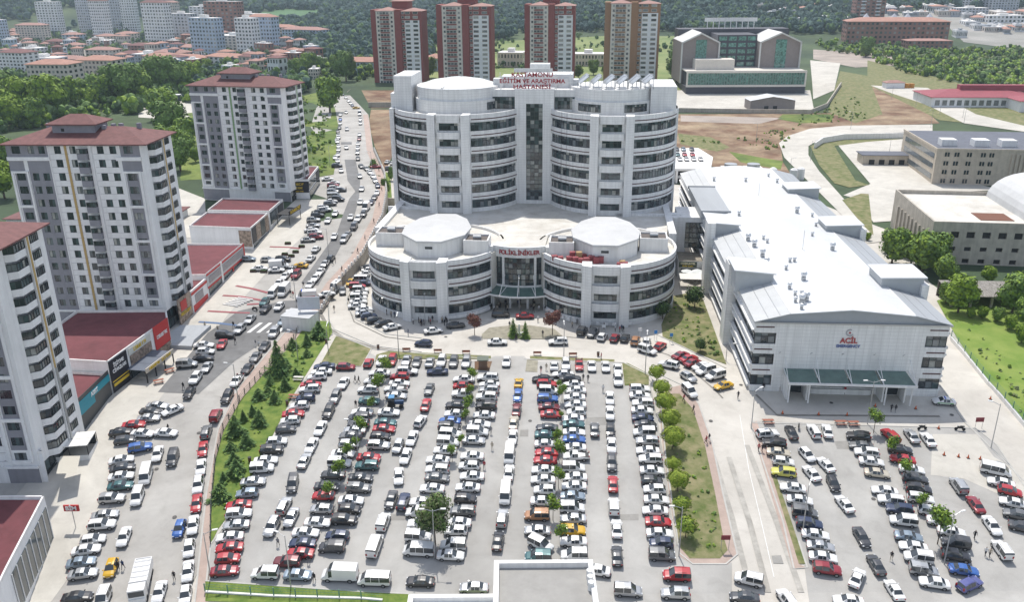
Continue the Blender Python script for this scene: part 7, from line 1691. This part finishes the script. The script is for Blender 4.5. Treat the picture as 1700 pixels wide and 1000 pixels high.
def bench(px,py,rz,lab,picnic=False,m=None):
    x,y,z=grd(px,py);T=thing('picnic_table' if picnic else 'park_bench',lab,'picnic table' if picnic else 'bench',(x,y,z+.08),rad(rz))
    if picnic:
        q=MB();q.box(-1,1,-.35,.35,.70,.76);q.build('table_top',m or BW,T)
        for s in(-1,1): q=MB();q.box(-1,1,min(s*.6,s*.85),max(s*.6,s*.85),.42,.47);q.build('seat',m or BW,T);q=MB();q.box(s*.7-.05,s*.7+.05,-.8,.8,0,.42);q.box(s*.7-.05,s*.7+.05,-.1,.1,.42,.7);q.build('leg',STEEL,T)
    else:
        q=MB();q.box(-.9,.9,-.25,.25,.42,.48);q.build('seat',m or BW,T);q=MB();q.box(-.9,.9,.22,.27,.55,.95);q.build('backrest',m or BW,T)
        for s in(-.75,.75): q=MB();q.box(s-.04,s+.04,-.2,.25,0,.42);q.box(s-.04,s+.04,.27,.31,.1,.9);q.build('leg',STEEL,T)
for i,(px,py) in enumerate(((675,584),(727,586),(774,588))): bench(px,py,180,'red bench on the kerb strip, %s left of the park entrance'%ORD[2-i])
for i,(px,py) in enumerate(((892,590),(951,592))): bench(px,py,180,'red bench on the kerb strip, %s right of the park entrance'%ORD[i])
PW=mat('picnic_white',(.6,.58,.52),.7)
bench(496,632,-5,'white picnic table on the fir lawn beside the white hatchback',True,PW);bench(488,662,-5,'wooden picnic table by the bin of the fir lawn',True)
bench(1275,704,0,'picnic table behind the black saloon of the right car park',True);bench(1395,706,0,'picnic table left of the tree before the emergency apron',True);bench(1416,707,0,'picnic table right beside the tree before the emergency apron',True)
bench(1208,564,80,'red bench against the shaft of the emergency wing');bench(1212,574,80,'second red bench below the shaft of the emergency wing')
bench(282,619,40,'wooden table outside the restaurant canopy',True);bench(264,637,30,'wooden table between canopy and red carpet',True)
def cone(px,py,lab):
    x,y,z=grd(px,py);T=thing('traffic_cone',lab,'traffic cone',(x,y,z+.09));q=MB();q.bar((0,0,.05),(0,0,.75),.2,0,10,.03);q.build('cone_body',mat('cone_orange',(.55,.12,.04),.6),T);q=MB();q.box(-.25,.25,-.25,.25,0,.05);q.build('base',TRIM,T)
for i,(px,py) in enumerate([(1299,688),(1359,690),(1406,691),(1453,676),(1520,680),(1567,757),(1591,760),(1607,762),(1627,764),(1558,713),(1644,664),(1642,640)]): cone(px,py,'%s orange cone of those on the emergency apron, from left'%ORD[i])
def bin_(px,py,lab,m=None):
    x,y,z=grd(px,py);T=thing('litter_bin',lab,'bin',(x,y,z+.08));q=MB();q.bar((0,0,.1),(0,0,.95),.28,0,10,.3);q.build('bin_body',m or mat('bin_brown',(.12,.06,.04),.7),T);q=MB();q.bar((0,0,.95),(0,0,1.0),.33,0,10,.2);q.build('lid',TRIM,T)
for px,py,l in ((477,673,'brown bin beside the path at the fir lawn'),(628,580,'bin on the corner of the small clinic lawn'),(542,570,'bin on the footpath by the guard cabin'),(993,592,'bin on the kerb strip right of the park entrance'),(415,768,'bin at the edge of the fir lawn near the black estate')): bin_(px,py,l)
# planters by the shop yard
for i,(px,py) in enumerate(((421,452),(438,453),(478,406),(473,424),(491,420),(501,411),(484,427))):
    x,y,z=grd(px,py,0,True);T=thing('planter','%s dark planter box round the shop yard, from left'%ORD[i],'planter',(x,y,z));q=MB();q.box(-.9,.9,-.35,.35,0,.6);q.build('box',mat('planter_brown',(.08,.05,.035),.8),T);q=MB();q.box(-.8,.8,-.28,.28,.6,.8);q.build('plants',LG[3],T)
# red kerb edges of the shop forecourts
def redline(pts,m=REDP):
    line=[grd(a,b,0,True)[:2] for a,b in pts];mb,_=solidstrip('red_edge',line,.9,.08,m,-.1,True);o=mb.build('painted_kerb',m);o['kind']='structure'
redline([(392,475),(420,480),(446,487)]);redline([(370,491),(400,493),(434,499)]);redline([(345,517),(380,519),(415,520)]);redline([(448,410),(480,411),(498,413)]);redline([(330,535),(360,537),(395,541)],mat('kerb_blue',(.10,.16,.28),.8));redline([(410,506),(430,505)])
st=thing('entrance_steps','pale striped steps between the red kerbs of the shop forecourt','steps',(0,0,0))
q=MB()
for i in range(6):
    x,y,z=grd(376+i*5,508-i*2,0,True);q.obox((x+1,y,z+.15+i*.03),(4.5,.35,.3),rad(-20))
q.build('tread',WC,st)
# concrete terrace at the foot of the ochre tower
T=thing('raised_terrace','raised pale terrace slab at the foot of the ochre striped tower','terrace',(0,0,0))
pl=[at(*p,.9) for p in ((272,573),(318,575),(322,565),(350,540),(300,540),(270,560))]
q=MB();q.prism([tuple(p) for p in pl],-.4,.9);q.build('slab',mat('terrace_grey',(.38,.40,.42),.8,.06,1),T)
T=thing('terrace_slab','raised concrete terrace before the near tower, behind the parked rank','terrace',(0,0,0))
pl=[at(*p,-4.6) for p in ((85,885),(128,880),(160,790),(175,765),(120,770))]
q=MB();q.prism([tuple(p) for p in pl],-6,-4.6);q.build('slab',WC,T)
rc=thing('canopy_awning','beige shop awning hanging under the near tower','awning',(*grd(120,800,0,True)[:2],-1.5),rad(20));q=MB();q.face([(-1.5,-3,2.2),(1.5,-3,1.6),(1.5,3,1.6),(-1.5,3,2.2)]);q.build('canopy',mat('awning_beige',(.5,.47,.40),.8),rc)
# statue on the forecourt bed
x,y,z=grd(862,556);T=thing('monument','white forecourt monument between two small firs','monument',(x,y,z));q=MB();q.box(-.9,.9,-.6,.6,0,.5);q.build('plinth',WP,T);q=MB();q.bar((0,0,.5),(0,0,2.6),.28,0,10,.18);q.bar((-.5,0,.5),(-.5,0,1.7),.12);q.build('figure',WC,T)
# flags
for px,py,m,l in ((800,480,SRED,'red flag on the left of the clinic canopy'),(808,482,WHT,'white flag beside the red one at the clinic canopy')):
    x,y,z=grd(px,py+15);T=thing('flag',l,'flag',(x,y,z));q=MB();q.bar((0,0,0),(0,0,7),.05);q.build('pole',STEEL,T);q=MB();q.face([(0,0,7),(1.2,.2,6.9),(1.1,.1,5.6),(0,0,5.8)]);q.build('cloth',m,T)
# patched dark repair line around the ring road (drain channel)
def thin(pts,w,m,st=None,name='drain_channel'): 
    line=[grd(a,b,0,st)[:2] for a,b in pts];strip(name,line,w,.085,m,st)
DRN=mat('drain_dark',(.24,.225,.20),.9,.1,1)
thin([(532,520),(545,545),(570,562),(620,578),(700,590),(800,592)],.9,DRN);thin([(1255,656),(1290,690),(1560,692)],.5,DRN);thin([(590,470),(575,500),(588,535),(640,560),(700,568)],.3,DRN)
thin([(940,560),(1040,568),(1110,590),(1160,625),(1200,662)],.3,DRN)
TY=mat('tyre_marks',(.44,.42,.38),.9,.14,.5,spot=.2,ss=.2)
BL_=mat('faded_bay_line',(.50,.49,.47),.9,.12,1.2)
for px0,py0,px1,py1 in ((1550,758,1625,757),(1556,775,1640,775),(1565,793,1655,793)): thin([(px0,py0),(px1,py1)],.12,BL_,None,'bay_line')
for a in ([(1185,760),(1215,860),(1240,960)],[(1210,760),(1245,870),(1275,985)],[(1240,740),(1290,870),(1330,985)]): thin(a,.9,TY,None,'tyre_track')
thin([(1228,690),(1243,780),(1262,860),(1285,960)],.12,WHITEP,None,'lane_line')
# ================================================================ people
def person_mesh(seed,pose):
    rr=random.Random(seed);me=bpy.data.meshes.new('person');bm=bmesh.new()
    J={'pel':(0,0,.95),'chest':(0,0,1.30),'neck':(0,0,1.47),'head':(0,.02,1.58),'top':(0,.01,1.72)}
    sw=.22 if pose=='walk' else .05
    for s,n in((-1,'l'),(1,'r')):
        J['sh'+n]=(s*.19,0,1.42);J['el'+n]=(s*.25,-.02-s*sw*.5,1.14);J['ha'+n]=(s*.24,.10-s*sw*.7,.90);J['fi'+n]=(s*.235,.13-s*sw*.75,.80)
        J['hip'+n]=(s*.10,0,.90);J['kn'+n]=(s*.11,s*sw*.7+.04,.50);J['an'+n]=(s*.11,s*sw*1.4-.02,.09);J['to'+n]=(s*.12,s*sw*1.4+.16,.04)
    E=[('pel','chest'),('chest','neck'),('neck','head'),('head','top')]
    for n in 'lr': E+=[('chest','sh'+n),('sh'+n,'el'+n),('el'+n,'ha'+n),('ha'+n,'fi'+n),('pel','hip'+n),('hip'+n,'kn'+n),('kn'+n,'an'+n),('an'+n,'to'+n)]
    RD={'pel':.155,'chest':.165,'neck':.065,'head':.105,'top':.075,'sh':.075,'el':.05,'ha':.04,'fi':.03,'hip':.10,'kn':.07,'an':.05,'to':.04}
    idx={}
    for k in J: idx[k]=bm.verts.new(J[k])
    for a,b in E: bm.edges.new((idx[a],idx[b]))
    bm.verts.ensure_lookup_table();keys=list(J);bm.to_mesh(me);bm.free()
    o=bpy.data.objects.new('tmp',me);COL.objects.link(o)
    md=o.modifiers.new('s','SKIN');md.use_smooth_shade=True
    for i,k in enumerate(keys):
        r=RD.get(k,RD.get(k[:2],RD.get(k[:-1],.06)));me.skin_vertices[0].data[i].radius=(r,r*.8);me.skin_vertices[0].data[i].use_root=(k=='pel')
    o.modifiers.new('u','SUBSURF').levels=1
    dg=bpy.context.evaluated_depsgraph_get();m2=bpy.data.meshes.new_from_object(o.evaluated_get(dg));bpy.data.objects.remove(o)
    m2.materials.clear()
    for m in (SKIN,HAIR,SKIN,SKIN): m2.materials.append(m)
    for p in m2.polygons:
        c=p.center
        if c.z>1.52: p.material_index=1 if (c.z>1.64 or c.y<-.0) else 0
        elif c.z>.93 and not(abs(c.x)>.2 and c.z<.95): p.material_index=2
        elif abs(c.x)>.19 and c.z>.7: p.material_index=0
        else: p.material_index=3
    return m2
SKIN=mat('skin_tone',(.42,.26,.18),.6);HAIR=mat('hair_dark',(.03,.02,.015),.8)
PMESH=[person_mesh(1,'walk'),person_mesh(2,'stand')]
CL={'black':(.02,.02,.025),'dark blue':(.03,.05,.12),'white':(.6,.6,.6),'red':(.35,.04,.05),'grey':(.2,.2,.21),'beige':(.42,.36,.28),'dark':(.035,.03,.035)}
CLM={k:mat('cloth_'+k.replace(' ','_'),v,.9) for k,v in CL.items()}
def person(x,y,z,top,bot,rz,label,pose=0,group=None):
    o=link('person',PMESH[pose],None,(x,y,z),rad(rz))
    for i,m in((2,CLM[top]),(3,CLM[bot])): o.material_slots[i].link='OBJECT';o.material_slots[i].material=m
    return tag(o,label,'person',group)
def pp(px,py,top,bot,rz,where,pose=0,st=None,group=None):
    x,y,z=grd(px,py,0,st);person(x,y,z+.09,top,bot,rz,'person in %s top %s'%(top,where),pose,group)
for a in [(590,636,'black','dark',100,'walking left of a pair behind the white saloon'),(596,637,'black','black',100,'walking right of a pair behind the white saloon'),(591,678,'dark','black',180,'standing beside the sapling strip column'),(522,668,'dark blue','grey',0,'bending at the dark hatchback by the fir lawn'),
(462,909,'grey','dark',0,'standing beside the diagonal white saloon'),(501,935,'dark','dark',10,'beside the red hatchback near the bottom lawn'),(513,938,'dark','grey',0,'right behind the dark red estate'),(522,968,'dark','dark',0,'standing on the kerb of the bottom lawn'),
(815,722,'grey','grey',0,'walking upper one by the column right of the big tree'),(817,748,'beige','beige',0,'walking lower one by the column right of the big tree'),(804,780,'red','black',0,'tucked behind the white hatchback'),
(898,620,'dark','red',0,'by the sand bed right of the entrance'),(907,616,'beige','beige',0,'in pale clothes by the white kerb saloon'),(968,634,'dark','black',0,'walking left of two behind the red pickup'),(976,635,'black','dark',0,'walking right of two behind the red pickup'),(1001,652,'white','grey',0,'at the aisle before the first white saloon'),
(1135,668,'red','dark',60,'on the island pavement with a pram'),(1151,686,'dark','black',60,'alone on the island pavement'),(1177,734,'dark','white',60,'on the verge pavement in pale trousers'),(1172,738,'red','black',60,'beside the one in pale trousers on the verge'),
(1259,751,'red','dark',10,'left of a pair at the right car park corner'),(1265,752,'dark','dark',10,'right of a pair at the right car park corner'),(1479,932,'black','beige',150,'striding across the right car park aisle'),(1617,897,'black','black',180,'standing in the last aisle of the right park'),(1635,925,'white','dark',170,'left of the pair in the last aisle'),(1642,927,'beige','dark',170,'right of the pair in the last aisle'),
(1479,685,'black','dark',0,'left of the pair before the emergency canopy'),(1486,686,'black','grey',0,'right of the pair before the emergency canopy'),(1267,650,'black','black',0,'at the left emergency corner'),(1287,648,'black','dark',0,'by the lamp at the emergency corner'),(1295,650,'white','beige',0,'in white at the emergency corner'),(1402,655,'red','dark',0,'sitting low under the emergency canopy'),
(1225,663,'dark','black',0,'at the post beside the yellow taxi'),(1490,422+0,'dark','dark',0,'x')][:-1]: pp(*a[:5],a[5])
for a in [(280,718,'black','dark',90,'crossing the street before the pale saloon'),(290,1,'x')][:1]: pp(*a[:5],a[5],0,True)
for a in [(197,948,'dark','dark',0,'left of a pair at the yellow taxi below'),(205,947,'dark blue','dark',0,'right of a pair at the yellow taxi below'),(290,965,'dark','black',180,'cycling down the street centre'),(391,572,'dark','black',180,'crossing by the red saloon'),(341,546,'beige','grey',30,'by the forecourt of the red fronted shop'),(425,576,'grey','white',160,'left of a pair in the street before the grey saloon'),(430,578,'white','grey',160,'right of a pair in the street before the grey saloon'),
(388,545,'black','black',0,'at the back of the silver estate at the zebra bay'),(362,552,'beige','dark',0,'by the black estate on the pavement'),(305,648,'black','black',0,'left of the black saloon in the middle lane'),(321,652,'black','dark',0,'right of the black saloon in the middle lane'),(504,478,'dark','dark',0,'standing at the ambulance bonnet'),(483,492,'black','dark',0,'by the white vans left of the ambulance'),(487,494,'red','dark',0,'behind the one by the white vans'),(542,447,'black','black',90,'walking the upper wall pavement'),(553,441,'black','dark',90,'walking behind along the upper wall pavement'),(557,436,'dark','dark',90,'third along the upper wall pavement'),(575,318,'beige','dark',90,'crossing the upper street'),(476,545,'red','black',90,'left of a pair by the cabin fence'),(481,546,'black','black',90,'right of a pair by the cabin fence')]: pp(*a[:5],a[5],R.randrange(2),True)
for a in [(536,512,'grey','grey',0,'in the ring road mouth, nearer the cabin'),(555,518,'dark','beige',30,'in the ring road mouth, farther out'),(551,497,'black','dark',60,'left of a pair by the white saloon at the ring road'),(553,498,'dark','black',60,'right of a pair by the white saloon at the ring road'),(678,558,'dark blue','grey',90,'riding a bicycle before the left drum clinic'),(579,505,'black','black',0,'beside the curved bay cars'),(602,530,'dark','grey',0,'at the tail of the curved bay'),(608,538,'beige','beige',0,'in beige at the tail of the curved bay'),(998,598,'red','dark',80,'on the kerb strip by the bin'),(846,545,'dark','dark',0,'left before the forecourt firs'),(901,560,'dark','dark',0,'beside the right copper tree'),(857,567,'dark','black',0,'below the left forecourt fir')]: pp(*a[:5],a[5],R.randrange(2),None)
tops=['black','dark','dark','dark blue','grey','white','red','beige','black','dark']
for i in range(44):
    px=R.gauss(862,34);py=R.uniform(497,518)+abs(px-862)*.02
    if not 812<px<925: px=R.uniform(830,900)
    t=R.choice(tops);x,y,z=grd(px,py);person(x,y,z+.03,t,R.choice(['black','dark','grey']),R.uniform(0,360),'person of the crowd waiting before the clinic entrance',1,'crowd waiting before the clinic entrance')
for i in range(26):
    px=R.uniform(685,745) if i<14 else R.uniform(975,1055) if i<21 else R.uniform(640,668);py=(R.uniform(533,542) if i<14 else R.uniform(545,556) if i<21 else R.uniform(520,530))
    x,y,z=grd(px,py);person(x,y,z+.03,R.choice(tops),R.choice(['black','dark']),R.uniform(0,360),'person of the groups standing at the foot of the drum clinics',1,'people at the foot of the drum clinics')
for i in range(8):
    px,py=[(950,545),(958,540),(893,535),(885,520),(850,552),(770,520),(760,524),(925,530)][i];x,y,z=grd(px,py);person(x,y,z+.03,R.choice(tops),'dark',R.uniform(0,360),'person walking on the clinic forecourt',0,'people crossing the clinic forecourt')
for i,y_ in enumerate((222,236,247,262,280,300,312,330)): x=wallx(y_)-1.4;person(x,y_,terr(x,y_,True)+.1,R.choice(tops),'dark',90,'person walking the upper pavement along the retaining wall',0,'people on the upper pavement')
# small kiosk at the park entrance, manholes and repair patches
x,y,z=grd(802,612);T=thing('attendant_hut','small hut with a grey green roof on the sand bed left of the park entrance','hut',(x,y,z));q=MB();q.box(-.9,.9,-.8,.8,0,2.2);q.build('wall',mat('hut_wood',(.16,.10,.07),.8,.1,1),T);q=MB();q.box(-1.2,1.2,-1.1,1.1,2.2,2.4);q.build('roof',mat('hut_roof',(.14,.16,.13),.8),T)
MH=mat('manhole_iron',(.10,.095,.09),.7)
for px,py in [(700,700),(566,850),(740,560),(900,840),(1010,960),(1180,700),(1230,640),(1450,830),(1380,670),(1580,690),(430,560),(330,720),(290,860),(560,480),(604,700),(470,880),(880,700),(1150,800),(585,420),(260,780)]:
    x,y,z=grd(px,py,0,True if px<500 and py>400 and px<(560-(py-500)*.45) else None);q=MB();q.face([(x+.38*math.cos(a*.785),y+.38*math.sin(a*.785),terr(x+.38*math.cos(a*.785),y+.38*math.sin(a*.785))+.112) for a in range(8)]);o=q.build('manhole',MH);o['kind']='structure'
RP=mat('repair_patch',(.30,.29,.27),.9,.12,.6);RS=random.Random(5)
for px,py in [(640,740),(760,680),(560,880),(870,720),(990,700),(1040,860),(1500,900),(1400,740),(1290,930),(1120,970),(730,850),(655,860)]:
    a=RS.uniform(.8,2.2);b=RS.uniform(.6,1.6);x,y,z=grd(px,py);sheet('repair_patch',[(x-a,y-b),(x+a*.9,y-b*1.1),(x+a,y+b),(x-a*.8,y+b*.9)],.085,RP)
# thin summer haze over the valley
hz=MB();hz.box(-5200,5200,-200,7000,-60,420);hm=bpy.data.materials.new('summer_haze');hm.use_nodes=True;nt=hm.node_tree
nt.nodes.remove(nt.nodes['Principled BSDF']);vs=nt.nodes.new('ShaderNodeVolumeScatter');vs.inputs['Color'].default_value=(.72,.88,1,1);vs.inputs['Density'].default_value=.00011;vs.inputs['Anisotropy'].default_value=.2
nt.links.new(vs.outputs[0],nt.nodes['Material Output'].inputs['Volume'])
o=hz.build('haze',hm);o['kind']='stuff';o['label']='thin summer haze lying over the whole valley'
# ================================================================ camera and light
cd=bpy.data.cameras.new('camera');cam=bpy.data.objects.new('camera',cd);COL.objects.link(cam)
cd.sensor_width=36;cd.lens=F/1700*36;cd.clip_end=12000;cd.clip_start=1
cam.location=(0,0,CAMH)
right=Vector((1,0,0));up=Vector((0,sp,cp));fw=Vector((0,cp,-sp))
c_,s_=math.cos(ROLL),math.sin(ROLL)
r2=right*c_-up*s_*-1 if 0 else right*c_+up*(-s_);u2=right*s_+up*c_
M=Matrix((r2,u2,-fw)).transposed().to_4x4();M.translation=Vector((0,0,CAMH));cam.matrix_world=M
scene.camera=cam
SUN_EL=rad(63);LX,LY=.17,-.985   # light travels toward +x a little and toward the camera
w=bpy.data.worlds.new('World');scene.world=w;w.use_nodes=True;nt=w.node_tree
sky=nt.nodes.new('ShaderNodeTexSky');sky.sky_type='NISHITA';sky.sun_disc=False;sky.sun_elevation=SUN_EL;sky.sun_rotation=math.atan2(-LX,-LY);sky.altitude=900;sky.dust_density=2.0
bg=nt.nodes['Background'];bg.inputs['Strength'].default_value=.15;hs=nt.nodes.new('ShaderNodeHueSaturation');hs.inputs['Saturation'].default_value=.6;hs.inputs['Value'].default_value=1.35;nt.links.new(sky.outputs[0],hs.inputs['Color']);nt.links.new(hs.outputs[0],bg.inputs['Color'])
ld=bpy.data.lights.new('sun','SUN');ld.energy=4.1;ld.angle=rad(.5);ld.color=(1,.965,.90);lo=bpy.data.objects.new('sun',ld);COL.objects.link(lo)
d=Vector((LX*math.cos(SUN_EL),LY*math.cos(SUN_EL),-math.sin(SUN_EL)));lo.rotation_euler=d.to_track_quat('-Z','Y').to_euler()
scene.view_settings.view_transform='Standard';scene.view_settings.look='None';scene.view_settings.exposure=0
scene.render.engine='CYCLES';scene.cycles.volume_bounces=0;scene.cycles.max_bounces=5;scene.cycles.diffuse_bounces=3;scene.cycles.glossy_bounces=2;scene.cycles.use_denoising=True
